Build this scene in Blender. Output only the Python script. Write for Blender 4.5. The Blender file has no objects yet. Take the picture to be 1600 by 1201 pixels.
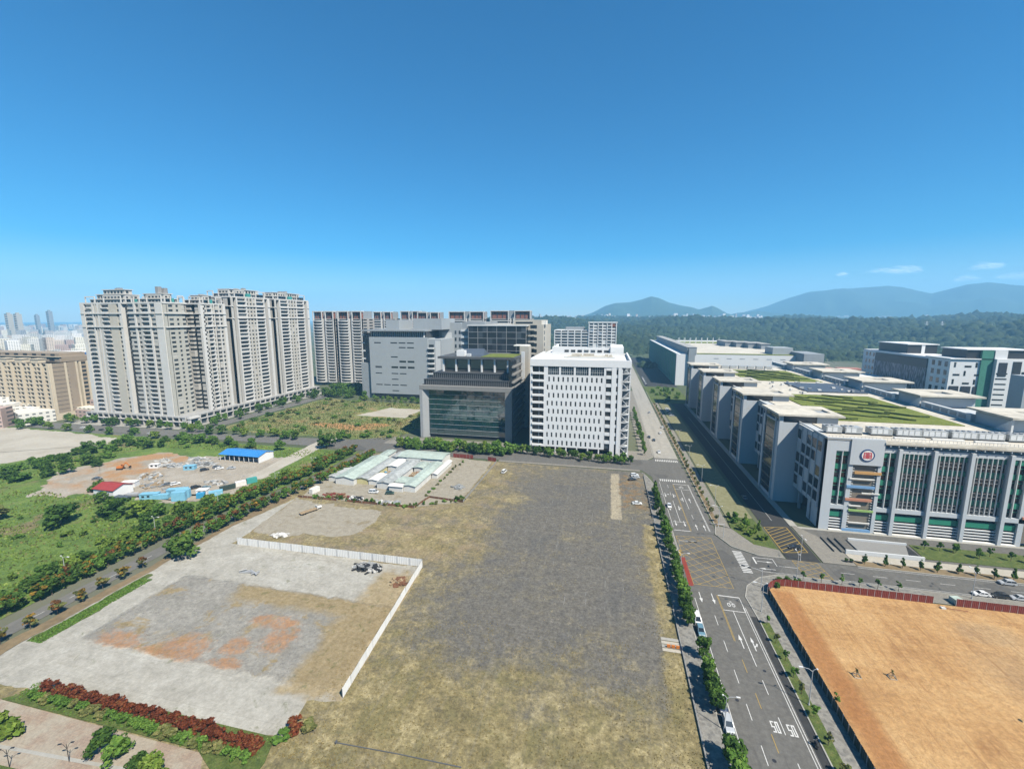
import bpy, bmesh, math, random
import numpy as np
from mathutils import Vector, Matrix

random.seed(7)
rng = np.random.default_rng(11)
scene = bpy.context.scene
COL = scene.collection
R = math.radians
PI = math.pi

# ------------------------------------------------------------------ camera
# World axes follow the street grid: +Y runs up the boulevard, +X to its right.
CAM_H, CAM_F, CAM_PITCH, CAM_YAW = 90.0, 681.0, R(8.6), R(12.4)
cam_data = bpy.data.cameras.new('camera')
cam = bpy.data.objects.new('camera', cam_data)
COL.objects.link(cam)
cam.location = (0, 0, CAM_H)
cam.rotation_euler = (R(90) - CAM_PITCH, 0, CAM_YAW)
cam_data.sensor_width = 36.0
cam_data.lens = 36.0 * CAM_F / 1600.0
cam_data.clip_start = 0.5
cam_data.clip_end = 60000.0
scene.camera = cam

# ------------------------------------------------------------------ sky, sun, exposure
SUN_AZ, SUN_EL = R(125.0), R(50.9)        # clockwise from +Y
world = bpy.data.worlds.new('World')
scene.world = world
world.use_nodes = True
wn = world.node_tree
bg = wn.nodes['Background']
sky = wn.nodes.new('ShaderNodeTexSky')
sky.sky_type = 'NISHITA'
sky.sun_disc = False
sky.sun_elevation = SUN_EL
sky.sun_rotation = SUN_AZ
sky.altitude = 300
sky.air_density = 1.0
sky.dust_density = 0.1
sky.ozone_density = 2.6
hs = wn.nodes.new('ShaderNodeHueSaturation')
hs.inputs['Saturation'].default_value = 1.95
wn.links.new(sky.outputs[0], hs.inputs['Color'])
wn.links.new(hs.outputs[0], bg.inputs[0])
bg.inputs[1].default_value = 0.058

sl = bpy.data.lights.new('sun', 'SUN')
sl.energy = 5.0
sl.angle = R(0.53)
sl.color = (1.0, 0.93, 0.81)
so = bpy.data.objects.new('sun', sl)
COL.objects.link(so)
sd = Vector((math.sin(SUN_AZ) * math.cos(SUN_EL), math.cos(SUN_AZ) * math.cos(SUN_EL), math.sin(SUN_EL)))
so.rotation_euler = sd.to_track_quat('Z', 'Y').to_euler()
so.location = (200, -100, 400)

vs = scene.view_settings
vs.view_transform = 'Standard'
vs.look = 'None'
vs.exposure = 1.08
vs.gamma = 1.0
vs.use_curve_mapping = False
cy = scene.cycles
cy.use_denoising = True
cy.max_bounces = 6
cy.diffuse_bounces = 1
cy.glossy_bounces = 3
cy.transmission_bounces = 2
cy.volume_bounces = 1
cy.transparent_max_bounces = 32
cy.use_adaptive_sampling = True
cy.adaptive_threshold = 0.012
cy.caustics_reflective = False
cy.caustics_refractive = False

# ------------------------------------------------------------------ node helper
def srgb(r, g, b):
    f = lambda c: c / 12.92 if c <= 0.04045 else ((c + 0.055) / 1.055) ** 2.4
    return (f(r / 255), f(g / 255), f(b / 255))

class NT:
    def __init__(s, name):
        s.m = bpy.data.materials.new(name)
        s.m.use_nodes = True
        s.t = s.m.node_tree
        s.b = s.t.nodes['Principled BSDF']
        g = s.t.nodes.new('ShaderNodeNewGeometry')
        s.g = g
        s.pos = g.outputs['Position']
        x = s.t.nodes.new('ShaderNodeSeparateXYZ')
        s.t.links.new(s.pos, x.inputs[0])
        s.x, s.y, s.z = x.outputs
    def n(s, typ): return s.t.nodes.new(typ)
    def set(s, sock, v):
        if hasattr(v, 'is_linked'): s.t.links.new(v, sock)
        elif isinstance(v, (tuple, list)) and len(v) == 3 and sock.type == 'RGBA': sock.default_value = (*v, 1)
        else: sock.default_value = v
    def noise(s, scale, detail=4, rough=0.55, dist=0.0, vec=None, stretch=None):
        k = s.n('ShaderNodeTexNoise')
        src = vec or s.pos
        if stretch:
            mp = s.n('ShaderNodeMapping'); mp.inputs['Scale'].default_value = stretch[:3]
            if len(stretch) > 3: mp.inputs['Rotation'].default_value = (0, 0, stretch[3])
            s.t.links.new(src, mp.inputs[0]); src = mp.outputs[0]
        s.t.links.new(src, k.inputs['Vector'])
        k.inputs['Scale'].default_value = scale; k.inputs['Detail'].default_value = detail
        k.inputs['Roughness'].default_value = rough; k.inputs['Distortion'].default_value = dist
        return k.outputs['Fac']
    def voro(s, scale, feature='F1', vec=None):
        k = s.n('ShaderNodeTexVoronoi'); k.feature = feature
        s.t.links.new(vec or s.pos, k.inputs['Vector']); k.inputs['Scale'].default_value = scale
        return k
    def ramp(s, fac, stops):
        k = s.n('ShaderNodeValToRGB'); e = k.color_ramp.elements
        while len(e) < len(stops): e.new(0.5)
        for a, (p, c) in zip(e, stops):
            a.position = p; a.color = (*c, 1) if len(c) == 3 else c
        s.t.links.new(fac, k.inputs[0]); return k.outputs[0]
    def mix(s, fac, a, b, mode='MIX'):
        k = s.n('ShaderNodeMix'); k.data_type = 'RGBA'; k.blend_type = mode
        s.set(k.inputs[0], fac); s.set(k.inputs[6], a); s.set(k.inputs[7], b)
        return k.outputs[2]
    def math(s, op, a, b=0.0, c=0.0):
        k = s.n('ShaderNodeMath'); k.operation = op
        s.set(k.inputs[0], a); s.set(k.inputs[1], b); s.set(k.inputs[2], c)
        return k.outputs[0]
    def step(s, v, a, b):
        k = s.n('ShaderNodeMapRange'); k.interpolation_type = 'SMOOTHSTEP'
        s.set(k.inputs[0], v); k.inputs[1].default_value = a; k.inputs[2].default_value = b
        return k.outputs[0]
    def box(s, x0, x1, y0, y1, soft=3.0, warp=0.0, wscale=0.08):
        x, y = s.x, s.y
        if warp:
            w = s.math('MULTIPLY_ADD', s.noise(wscale, 4, .65), 2 * warp, -warp)
            w2 = s.math('MULTIPLY_ADD', s.noise(wscale * 1.37, 4, .65, .3), 2 * warp, -warp)
            x = s.math('ADD', x, w); y = s.math('ADD', y, w2)
        a = s.step(x, x0 - soft, x0 + soft); b = s.step(x, x1 + soft, x1 - soft)
        c = s.step(y, y0 - soft, y0 + soft); d = s.step(y, y1 + soft, y1 - soft)
        return s.math('MULTIPLY', s.math('MULTIPLY', a, b), s.math('MULTIPLY', c, d))
    def blob(s, cx, cy_, r, soft=0.5, warp=0.4, wscale=0.12, asp=1.0):
        dx = s.math('ADD', s.x, -cx); dy = s.math('MULTIPLY', s.math('ADD', s.y, -cy_), asp)
        d = s.math('SQRT', s.math('ADD', s.math('MULTIPLY', dx, dx), s.math('MULTIPLY', dy, dy)))
        d = s.math('ADD', s.math('DIVIDE', d, r), s.math('MULTIPLY_ADD', s.noise(wscale, 5, .7), 2 * warp, -warp))
        return s.step(d, 1 + soft / 2, 1 - soft / 2)
    def rnd(s): return s.g.outputs['Random Per Island']
    def out(s, col, rough=0.85, bump=None, bs=0.3, bd=0.1, metallic=0.0, spec=0.3, normal=None):
        s.set(s.b.inputs['Base Color'], s.mix(1.0, col, (ALB, ALB, ALB), 'MULTIPLY')); s.set(s.b.inputs['Roughness'], rough)
        s.b.inputs['Metallic'].default_value = metallic
        s.b.inputs['Specular IOR Level'].default_value = spec
        if bump is not None:
            k = s.n('ShaderNodeBump'); k.inputs['Strength'].default_value = bs; k.inputs['Distance'].default_value = bd
            s.t.links.new(bump, k.inputs['Height']); s.t.links.new(k.outputs[0], s.b.inputs['Normal'])
        return s.m

MAT = {}
ALB = 0.80          # one reflectance level for the whole place
def plain(name, col, rough=0.8, var=0.12, scale=0.6, metallic=0.0, spec=0.3, isl=0.0, streak=0.0):
    """A painted or cast surface: one colour, weathered by two sizes of noise."""
    t = NT(name)
    f = t.math('ADD', t.math('MULTIPLY', t.noise(scale, 5, .6), .6), t.math('MULTIPLY', t.noise(scale * 0.13, 3), .4))
    if streak:
        f = t.math('ADD', t.math('MULTIPLY', f, 1 - streak), t.math('MULTIPLY', t.noise(1.0, 4, .6, stretch=(1.2, 1.2, 0.06)), streak))
    c0 = tuple(c * (1 - var * 1.6) for c in col); c1 = tuple(min(.95, c * (1 + var)) for c in col)
    c = t.ramp(f, [(0.28, c0), (0.72, c1)])
    if isl:
        v = t.math('MULTIPLY_ADD', t.rnd(), 2 * isl, 1 - isl)
        h = t.n('ShaderNodeHueSaturation'); t.set(h.inputs['Value'], v); t.set(h.inputs['Color'], c); c = h.outputs[0]
    MAT[name] = t.out(c, rough, metallic=metallic, spec=spec)
    return MAT[name]

# ------------------------------------------------------------------ mesh helper
ORG = {}
class MB:
    def __init__(s): s.v = []; s.f = []; s.pc = []
    def quad(s, a, b, c, d):
        n = len(s.v); s.v += [a, b, c, d]; s.f.append((n, n + 1, n + 2, n + 3))
    def poly(s, pts):
        n = len(s.v); s.v += pts; s.f.append(tuple(range(n, n + len(pts))))
    def box(s, x0, y0, z0, x1, y1, z1, bottom=True):
        n = len(s.v); s.pc.append((n, n + 8, len(s.f), len(s.f) + (6 if bottom else 5)))
        s.v += [(x0, y0, z0), (x1, y0, z0), (x1, y1, z0), (x0, y1, z0), (x0, y0, z1), (x1, y0, z1), (x1, y1, z1), (x0, y1, z1)]
        s.f += [(n + 4, n + 5, n + 6, n + 7), (n, n + 1, n + 5, n + 4), (n + 1, n + 2, n + 6, n + 5), (n + 2, n + 3, n + 7, n + 6), (n + 3, n, n + 4, n + 7)]
        if bottom: s.f.append((n + 3, n + 2, n + 1, n))
        return s
    def bar(s, p0, p1, w, h=None, up=(0, 0, 1)):
        """square bar from p0 to p1"""
        h = h or w
        a, b = Vector(p0), Vector(p1); d = (b - a).normalized(); up = Vector(up)
        if abs(d.dot(up)) > .95: up = Vector((1, 0, 0))
        x = d.cross(up).normalized() * (w / 2); y = x.cross(d).normalized() * (h / 2)
        n = len(s.v); s.pc.append((n, n + 8, len(s.f), len(s.f) + 6))
        for q in (a, b):
            s.v += [tuple(q - x - y), tuple(q + x - y), tuple(q + x + y), tuple(q - x + y)]
        s.f += [(n, n + 1, n + 5, n + 4), (n + 1, n + 2, n + 6, n + 5), (n + 2, n + 3, n + 7, n + 6), (n + 3, n, n + 4, n + 7), (n, n + 3, n + 2, n + 1), (n + 4, n + 5, n + 6, n + 7)]
        return s
    def tube(s, pts, rad, n=6, cap=True):
        rings = []
        for i, p in enumerate(pts):
            p = Vector(p)
            d = (Vector(pts[min(i + 1, len(pts) - 1)]) - Vector(pts[max(i - 1, 0)])).normalized()
            u = d.cross(Vector((0, 0, 1)));
            if u.length < .05: u = Vector((1, 0, 0))
            u.normalize(); w = u.cross(d)
            r = rad[i] if isinstance(rad, (list, tuple)) else rad
            st = len(s.v)
            for k in range(n):
                a = 2 * PI * k / n
                s.v.append(tuple(p + (u * math.cos(a) + w * math.sin(a)) * r))
            rings.append(st)
        for a, b in zip(rings, rings[1:]):
            for k in range(n): s.f.append((a + k, a + (k + 1) % n, b + (k + 1) % n, b + k))
        if cap: s.f.append(tuple(rings[0] + k for k in reversed(range(n)))); s.f.append(tuple(rings[-1] + k for k in range(n)))
        return s
    def prism(s, poly, z0, z1, bottom=False):
        n = len(s.v); m = len(poly); s.pc.append((n, n + 2 * m, len(s.f), len(s.f) + m + 1 + (1 if bottom else 0)))
        s.v += [(x, y, z0) for x, y in poly] + [(x, y, z1) for x, y in poly]
        s.f.append(tuple(range(n + m, n + 2 * m)))
        for i in range(m): s.f.append((n + i, n + (i + 1) % m, n + m + (i + 1) % m, n + m + i))
        if bottom: s.f.append(tuple(reversed(range(n, n + m))))
        return s
    def mesh(s, name, mat=None, smooth=False):
        me = bpy.data.meshes.new(name)
        me.from_pydata([tuple(p) for p in s.v], [], s.f)
        if mat: me.materials.append(MAT[mat] if isinstance(mat, str) else mat)
        if smooth: me.polygons.foreach_set('use_smooth', [True] * len(me.polygons))
        me.update(); return me
    def build(s, name, mat, parent=None, smooth=False, kind=None):
        """Coordinates are world ones; they are made relative to the parent's origin."""
        if parent is not None:
            o = ORG[parent.name]
            if any(o): s.v = [(a - o[0], b - o[1], c - o[2]) for a, b, c in s.v]
        ob = bpy.data.objects.new(name, s.mesh(name, mat, smooth))
        COL.objects.link(ob)
        if parent is not None: ob.parent = parent; ORG[ob.name] = ORG[parent.name]
        else: ORG[ob.name] = (0, 0, 0)
        if kind: ob['kind'] = kind
        return ob

def tag(o, label, cat, group=None, kind=None):
    o['label'] = label; o['category'] = cat
    if group: o['group'] = group
    if kind: o['kind'] = kind
    return o
def thing(name, label, cat, loc=(0, 0, 0), group=None, rz=0.0, sc=None):
    o = bpy.data.objects.new(name, None); COL.objects.link(o)
    o.empty_display_size = 0.5
    o.location = loc; o.rotation_euler = (0, 0, rz)
    if sc: o.scale = (sc, sc, sc) if not isinstance(sc, (tuple, list)) else sc
    ORG[o.name] = tuple(loc)
    return tag(o, label, cat, group)
def put(name, me, parent=None, loc=(0, 0, 0), rz=0.0, sc=None, world=False, rot=None):
    """One object of shared mesh data. world=True: loc is a world position under an unrotated parent."""
    o = bpy.data.objects.new(name, me); COL.objects.link(o)
    if parent is not None:
        og = ORG[parent.name]
        if world: loc = (loc[0] - og[0], loc[1] - og[1], loc[2] - og[2])
        o.parent = parent
        ORG[o.name] = (loc[0] + og[0], loc[1] + og[1], loc[2] + og[2])
    else: ORG[o.name] = tuple(loc)
    o.location = loc; o.rotation_euler = rot or (0, 0, rz)
    if sc is not None: o.scale = (sc, sc, sc) if not isinstance(sc, (tuple, list)) else sc
    return o
def dup(root, loc, rz=0.0, sc=None, label=None, group=None):
    """A thing copied with its parts and their sub-parts."""
    def cp(o, par):
        c = o.copy(); COL.objects.link(c); c.parent = par
        ORG[c.name] = (0, 0, 0)
        for ch in o.children: cp(ch, c)
        return c
    r = cp(root, None); r.location = loc; r.rotation_euler = (0, 0, rz)
    if sc: r.scale = (sc, sc, sc) if not isinstance(sc, (tuple, list)) else sc
    if label: r['label'] = label
    if group: r['group'] = group
    ORG[r.name] = tuple(loc)
    return r
ORD = ['first', 'second', 'third', 'fourth', 'fifth', 'sixth', 'seventh', 'eighth', 'ninth', 'tenth', 'eleventh', 'twelfth', 'thirteenth', 'fourteenth', 'fifteenth', 'sixteenth', 'seventeenth', 'eighteenth', 'nineteenth', 'twentieth']
TEN = {20: 'twenty', 30: 'thirty', 40: 'forty', 50: 'fifty', 60: 'sixty', 70: 'seventy', 80: 'eighty', 90: 'ninety'}
def ordn(i):
    i += 1
    if i <= 20: return ORD[i - 1]
    if i >= 100: return 'hundredth' if i == 100 else 'hundred-' + ordn(i - 101)
    t, r = i // 10 * 10, i % 10
    return (TEN[t][:-1] + 'ieth') if r == 0 else TEN[t] + '-' + ORD[r - 1]

def sheet(name, poly, z, mat, label=None, kind='structure', res=0):
    """A flat sheet of ground. poly: list of (x, y)."""
    if res:      # a worn, uneven edge
        from mathutils import noise as mn
        out = []
        for (x0, y0), (x1, y1) in zip(poly, poly[1:] + poly[:1]):
            L = math.hypot(x1 - x0, y1 - y0); k = max(1, int(L / 1.1))
            for i in range(k):
                x, y = x0 + (x1 - x0) * i / k, y0 + (y1 - y0) * i / k
                out.append((x + res * 2.2 * (mn.noise(Vector((x * .12, y * .12, 7))) + .55 * mn.noise(Vector((x * .5, y * .5, 3)))), y + res * 2.2 * (mn.noise(Vector((x * .12, y * .12, 17))) + .55 * mn.noise(Vector((x * .5, y * .5, 13))))))
        poly = out
    b = MB(); b.poly([(x, y, z) for x, y in poly])
    o = b.build(name, mat); o['kind'] = kind
    if label: o['label'] = label
    return o
def rect(x0, x1, y0, y1): return [(x0, y0), (x1, y0), (x1, y1), (x0, y1)]
def slab(name, poly, z0, z1, mat, label=None):
    o = MB().prism(poly, z0, z1).build(name, mat); o['kind'] = 'structure'
    if label: o['label'] = label
    return o
def arc(cx, cy_, r, a0, a1, n=8):
    return [(cx + r * math.cos(R(a0 + (a1 - a0) * i / n)), cy_ + r * math.sin(R(a0 + (a1 - a0) * i / n))) for i in range(n + 1)]

# ------------------------------------------------------------------ ground materials
def g_base():
    t = NT('far_ground')
    n = t.noise(.004, 6, .6); n2 = t.noise(.05, 4, .6)
    c = t.ramp(n, [(.35, (.045, .075, .03)), (.5, (.09, .10, .055)), (.65, (.16, .15, .12))])
    c = t.mix(t.math('MULTIPLY', n2, .35), c, (.05, .08, .03))
    MAT['far_ground'] = t.out(c, .95, n2, .3, .5)
def grain(t, c, scale=3.0, lo=.62, hi=1.3):
    """fine broken grain over a colour"""
    n = t.noise(scale, 6, .8); k = t.n('ShaderNodeMapRange'); t.t.links.new(n, k.inputs[0])
    k.inputs[1].default_value = .36; k.inputs[2].default_value = .64; k.inputs[3].default_value = lo; k.inputs[4].default_value = hi
    h = t.n('ShaderNodeHueSaturation'); t.set(h.inputs['Value'], k.outputs[0]); t.set(h.inputs['Color'], c); return h.outputs[0]
def g_lot():
    """worn asphalt of the vacant lot, dry grass growing through it"""
    t = NT('worn_asphalt')
    fine = t.noise(2.6, 6, .8); mid = t.noise(.25, 7, .72, .4); big = t.noise(.04, 5, .62, .5); fib = t.noise(1.1, 5, .75, stretch=(1, .35, 1, R(20)))
    asp = t.ramp(t.noise(.5, 7, .72), [(.32, (.098, .091, .078)), (.68, (.148, .138, .118))])
    asp = t.mix(t.step(t.noise(.06, 5, .65, .5), .5, .64), asp, (.108, .103, .093))
    field = t.box(-50, 24, 98, 262, 20, 26, .035)
    strip = t.box(-66, -44, 138, 258, 6, 12, .09)
    west = t.box(-160, -66, 126, 190, 4, 6, .1)
    south = t.step(t.y, 112, 78)
    dens = t.math('ADD', t.math('MULTIPLY', t.math('SUBTRACT', 1.0, field), .20), t.math('MULTIPLY', strip, .05))
    dens = t.math('ADD', dens, t.math('MULTIPLY', south, .08))
    dens = t.math('ADD', dens, t.math('MULTIPLY', west, .05))
    dens = t.math('ADD', dens, t.math('MULTIPLY', t.box(17.5, 23, 60, 190, 1.5, 3.0, .2), .2))
    f = t.math('ADD', t.math('MULTIPLY', mid, .5), t.math('MULTIPLY', big, .5))
    f = t.math('ADD', t.math('ADD', f, dens), t.math('ADD', t.math('MULTIPLY_ADD', fine, .34, -.17), t.math('MULTIPLY_ADD', fib, .24, -.12)))
    g = t.step(f, .50, .80)
    gcol = t.ramp(t.math('ADD', t.math('MULTIPLY', t.noise(.5, 7, .78), .5), t.math('MULTIPLY', t.noise(.11, 5, .7, .6), .5)), [(.38, (.12, .10, .045)), (.5, (.215, .175, .08)), (.6, (.34, .285, .15))])
    gcol = t.mix(t.math('MULTIPLY', t.step(t.noise(.12, 6, .7, .5), .46, .62), t.step(t.y, 165, 80)), gcol, (.165, .142, .06))
    tan = t.mix(t.step(t.noise(.1, 5, .65), .44, .66), gcol, (.25, .195, .115))
    gcol = t.mix(t.math('MAXIMUM', west, strip), gcol, tan)
    c = t.mix(t.math('MULTIPLY', g, .95), asp, gcol)
    c = t.mix(t.math('MULTIPLY', t.box(4, 8.6, 192, 252, .5, 1.4, .3), .85), c, (0.338, 0.294, 0.206))
    c = t.mix(t.math('MULTIPLY', t.box(8.5, 22, 205, 250, 2, 5, .2), t.step(t.noise(.2, 5, .7), .46, .6)), c, (0.188, 0.125, 0.062))
    c = t.mix(t.math('MULTIPLY', t.step(t.voro(.55).outputs['Distance'], .14, .05), .55), c, (0.037, 0.037, 0.022))
    c = t.mix(t.math('MULTIPLY', t.step(t.noise(.9, 4, .6), .66, .72), .5), c, (0.350, 0.300, 0.200))
    tr = t.noise(.5, 4, .65, stretch=(1.0, .05, 1))
    c = t.mix(t.math('MULTIPLY', t.step(tr, .55, .66), .25), c, (0.175, 0.163, 0.131))
    c = grain(t, c, 1.1, .62, 1.36)
    c = grain(t, c, .33, .82, 1.16)
    MAT['worn_asphalt'] = t.out(c, .93, t.math('ADD', fine, mid), .55, .16)
def g_yard():
    """pale concrete yard with a rough patch of broken ground in it"""
    t = NT('concrete_yard')
    n = t.noise(.25, 7, .7); n2 = t.noise(.05, 5, .65, .5); fine = t.noise(2.5, 6, .78)
    con = t.ramp(t.math('ADD', t.math('MULTIPLY', n, .5), t.math('MULTIPLY', n2, .5)), [(.36, (0.265, 0.254, 0.217)), (.5, (0.334, 0.320, 0.278)), (.64, (0.392, 0.382, 0.339))])
    br = t.n('ShaderNodeTexBrick'); br.offset = 0; br.inputs['Scale'].default_value = 1.0
    br.inputs['Brick Width'].default_value = 12.0; br.inputs['Row Height'].default_value = 9.0; br.inputs['Mortar Size'].default_value = .06
    t.t.links.new(t.pos, br.inputs[0]); con = t.mix(t.math('MULTIPLY', br.outputs['Fac'], .35), con, (0.191, 0.180, 0.148))
    con = t.mix(t.math('MULTIPLY', t.step(t.noise(.2, 6, .7, stretch=(.25, 1, 1, R(20))), .54, .66), .35), con, (0.233, 0.217, 0.175))
    dirt = t.box(-143.5, -62, 82.5, 114.5, .9, 2.2, .2)
    band = t.box(-77, -58, 79, 133, 2.5, 6, .1)
    gr = t.ramp(t.math('ADD', t.math('MULTIPLY', t.noise(.7, 7, .8), .6), t.math('MULTIPLY', t.noise(.09, 5, .7), .4)), [(.36, (.185, .175, .152)), (.5, (.265, .252, .22)), (.62, (.37, .352, .305))])
    gr = t.mix(t.math('MULTIPLY', t.step(fine, .58, .68), .6), gr, (0.382, 0.371, 0.350))
    gr = t.mix(t.math('MULTIPLY', t.step(t.voro(.9).outputs['Distance'], .2, .08), .5), gr, (0.053, 0.053, 0.053))
    tan = t.ramp(t.noise(.6, 7, .75), [(.3, (0.196, 0.146, 0.070)), (.5, (0.286, 0.223, 0.122)), (.7, (0.355, 0.286, 0.175))])
    tan = t.mix(t.math('MULTIPLY', t.step(t.noise(.35, 6, .75, .6), .56, .66), .6), tan, (0.106, 0.111, 0.037))
    d = t.mix(t.step(t.noise(.10, 6, .7, .6), .53, .62), gr, tan)
    top = t.box(-118, -66, 107, 119, 2.5, 3.5, .12)
    d = t.mix(t.math('MAXIMUM', top, band), d, tan)
    oc = t.ramp(t.noise(.9, 7, .75), [(.3, (.27, .135, .062)), (.55, (.38, .205, .10)), (.75, (.43, .30, .18))])
    om = None
    for (x, y, r, a) in ((-133, 84.4, 7.5, 2.0), (-112, 85.4, 7.5, 1.3), (-119, 83.6, 5, 2.6), (-92, 100.5, 5.2, 1.7), (-99, 100.5, 3.6, 1.3), (-88.5, 94.5, 4.6, .95), (-98, 89.5, 3.6, .9), (-96, 84, 4.5, 1.8)):
        b = t.blob(x, y, r * 1.15, 1.0, .8, .4, a); om = b if om is None else t.math('MAXIMUM', om, b)
    om = t.math('MULTIPLY', om, t.step(t.math('ADD', t.noise(.45, 6, .8), t.math('MULTIPLY_ADD', om, .3, -.24)), .34, .66))
    d = t.mix(t.math('MULTIPLY', om, .9), d, oc)
    c = t.mix(t.math('MAXIMUM', dirt, t.math('MULTIPLY', band, .9)), con, d)
    c = t.mix(t.math('MULTIPLY', t.step(t.noise(.15, 7, .75, 1.0), .60, .67), .5), c, (0.106, 0.117, 0.048))
    c = grain(t, c, 1.0, .87, 1.1)
    c = grain(t, c, .22, .88, 1.1)
    MAT['concrete_yard'] = t.out(c, .92, t.math('MULTIPLY', t.math('ADD', fine, n), dirt), .8, .4)
def g_pad():
    t = NT('gravel_pad')
    c = t.ramp(t.noise(.4, 6, .7), [(.3, (0.231, 0.203, 0.154)), (.7, (0.343, 0.315, 0.252))])
    c = t.mix(t.math('MULTIPLY', t.step(t.noise(.12, 5, .7), .56, .68), .6), c, (0.175, 0.133, 0.063))
    c = grain(t, c, 2.2, .72, 1.2)
    MAT['gravel_pad'] = t.out(c, .95, t.noise(2, 5, .7), .4, .1)
def g_field():
    """overgrown grassland"""
    t = NT('wild_grass')
    n = t.noise(.05, 6, .62, .4); n2 = t.noise(.3, 6, .7); fine = t.noise(1.6, 6, .75)
    c = t.ramp(t.math('ADD', t.math('MULTIPLY', n, .5), t.math('MULTIPLY', n2, .5)), [(.34, (0.061, 0.101, 0.022)), (.47, (0.115, 0.189, 0.032)), (.56, (0.169, 0.250, 0.047)), (.68, (0.257, 0.270, 0.081))])
    c = t.mix(t.step(t.noise(.035, 5, .65, .8), .56, .65), c, (0.230, 0.182, 0.095))
    c = t.mix(t.math('MULTIPLY', fine, .5), c, (0.041, 0.074, 0.016))
    c = grain(t, c, 1.3, .6, 1.4)
    MAT['wild_grass'] = t.out(c, .95, t.math('ADD', n2, fine), .9, .6)
    t = NT('dry_scrub')
    n = t.noise(.06, 6, .65, .4); fine = t.noise(.9, 6, .75)
    c = t.ramp(n, [(.34, (0.081, 0.128, 0.032)), (.46, (0.162, 0.196, 0.054)), (.56, (0.257, 0.230, 0.095)), (.68, (0.324, 0.203, 0.095))])
    om = None
    for (x, y, r, a) in ((-205, 318, 18, 2.2), (-232, 322, 16, 2.4), (-190, 330, 12, 2)):
        b = t.blob(x, y, r, .6, .6, .1, a); om = b if om is None else t.math('MAXIMUM', om, b)
    c = t.mix(t.math('MULTIPLY', om, .8), c, (0.486, 0.230, 0.101))
    c = t.mix(t.math('MULTIPLY', fine, .5), c, (0.068, 0.088, 0.027))
    c = grain(t, c, .9, .6, 1.4)
    MAT['dry_scrub'] = t.out(c, .95, fine, .9, .6)
    t = NT('lawn')
    c = t.ramp(t.noise(.5, 6, .7), [(.3, (.045, .072, .014)), (.55, (.085, .115, .026)), (.72, (.145, .14, .05))])
    c = grain(t, c, 2.5, .6, 1.35)
    MAT['lawn'] = t.out(c, .95, t.noise(3, 4, .7), .7, .2)
    t = NT('roof_grass')
    c = t.ramp(t.noise(.12, 6, .65), [(.3, (.095, .13, .018)), (.55, (.15, .18, .032)), (.72, (.20, .21, .055))])
    c = grain(t, c, 1.2, .7, 1.25)
    MAT['roof_grass'] = t.out(c, .95, t.noise(1.5, 5, .7), .5, .2)
def g_work():
    t = NT('work_yard')
    n = t.noise(.09, 6, .65, .3); f = t.noise(.8, 6, .7)
    c = t.ramp(t.math('ADD', t.math('MULTIPLY', n, .6), t.math('MULTIPLY', f, .4)), [(.32, (0.222, 0.192, 0.148)), (.5, (0.318, 0.281, 0.226)), (.68, (0.385, 0.359, 0.311))])
    o = t.box(-305, -262, 168, 232, 6, 9, .06)
    c = t.mix(t.math('MULTIPLY', o, t.step(t.noise(.07, 5, .6), .4, .58)), c, (0.340, 0.200, 0.096))
    c = t.mix(t.math('MULTIPLY', t.step(t.noise(.16, 5, .7), .57, .66), .6), c, (0.185, 0.185, 0.178))
    c = grain(t, c, 1.4, .72, 1.25)
    MAT['work_yard'] = t.out(c, .95, f, .6, .2)
    t = NT('sand')
    c = t.ramp(t.noise(.05, 6, .65), [(.3, (0.333, 0.303, 0.248)), (.7, (0.429, 0.403, 0.344))])
    c = grain(t, c, 1.0, .86, 1.1)
    MAT['sand'] = t.out(c, .95, t.noise(.8, 5, .7), .4, .15)
def g_orange():
    t = NT('bare_earth')
    n = t.noise(.05, 6, .6, .3)
    tr = t.noise(.55, 4, .6, stretch=(1.0, .10, 1, R(-8)), dist=.4); tr2 = t.noise(.4, 4, .6, stretch=(.10, 1, 1, R(14)), dist=.5)
    f = t.math('ADD', t.math('MULTIPLY', n, .55), t.math('ADD', t.math('MULTIPLY', tr, .25), t.math('MULTIPLY', tr2, .2)))
    c = t.ramp(f, [(.36, (0.273, 0.140, 0.053)), (.48, (0.407, 0.239, 0.098)), (.58, (0.465, 0.291, 0.128)), (.7, (0.505, 0.340, 0.168))])
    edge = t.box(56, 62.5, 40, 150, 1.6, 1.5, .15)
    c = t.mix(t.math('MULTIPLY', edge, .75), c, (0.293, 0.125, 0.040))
    gp = t.math('MAXIMUM', t.blob(110, 140, 8, .8, .5, .1, 1.6), t.blob(118, 122, 20, 1.0, .5, .06, 1.5))
    c = t.mix(t.math('MULTIPLY', gp, .38), c, (0.244, 0.189, 0.121))
    fine = t.noise(1.2, 6, .75)
    c = t.mix(t.math('MULTIPLY', t.step(fine, .55, .7), .35), c, (0.269, 0.144, 0.057))
    c = grain(t, c, .9, .76, 1.2)
    tr3 = t.noise(.9, 4, .7, stretch=(1.0, .045, 1, R(-30)), dist=.2)
    c = t.mix(t.math('MULTIPLY', t.step(tr3, .57, .64), .5), c, (.25, .125, .05))
    er = t.noise(.16, 6, .75, 1.2)
    c = t.mix(t.math('MULTIPLY', t.step(t.math('ABSOLUTE', t.math('ADD', er, -.5)), .018, .0), .45), c, (.22, .11, .045))
    MAT['bare_earth'] = t.out(c, .96, t.math('ADD', tr, fine), .7, .25)
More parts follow.
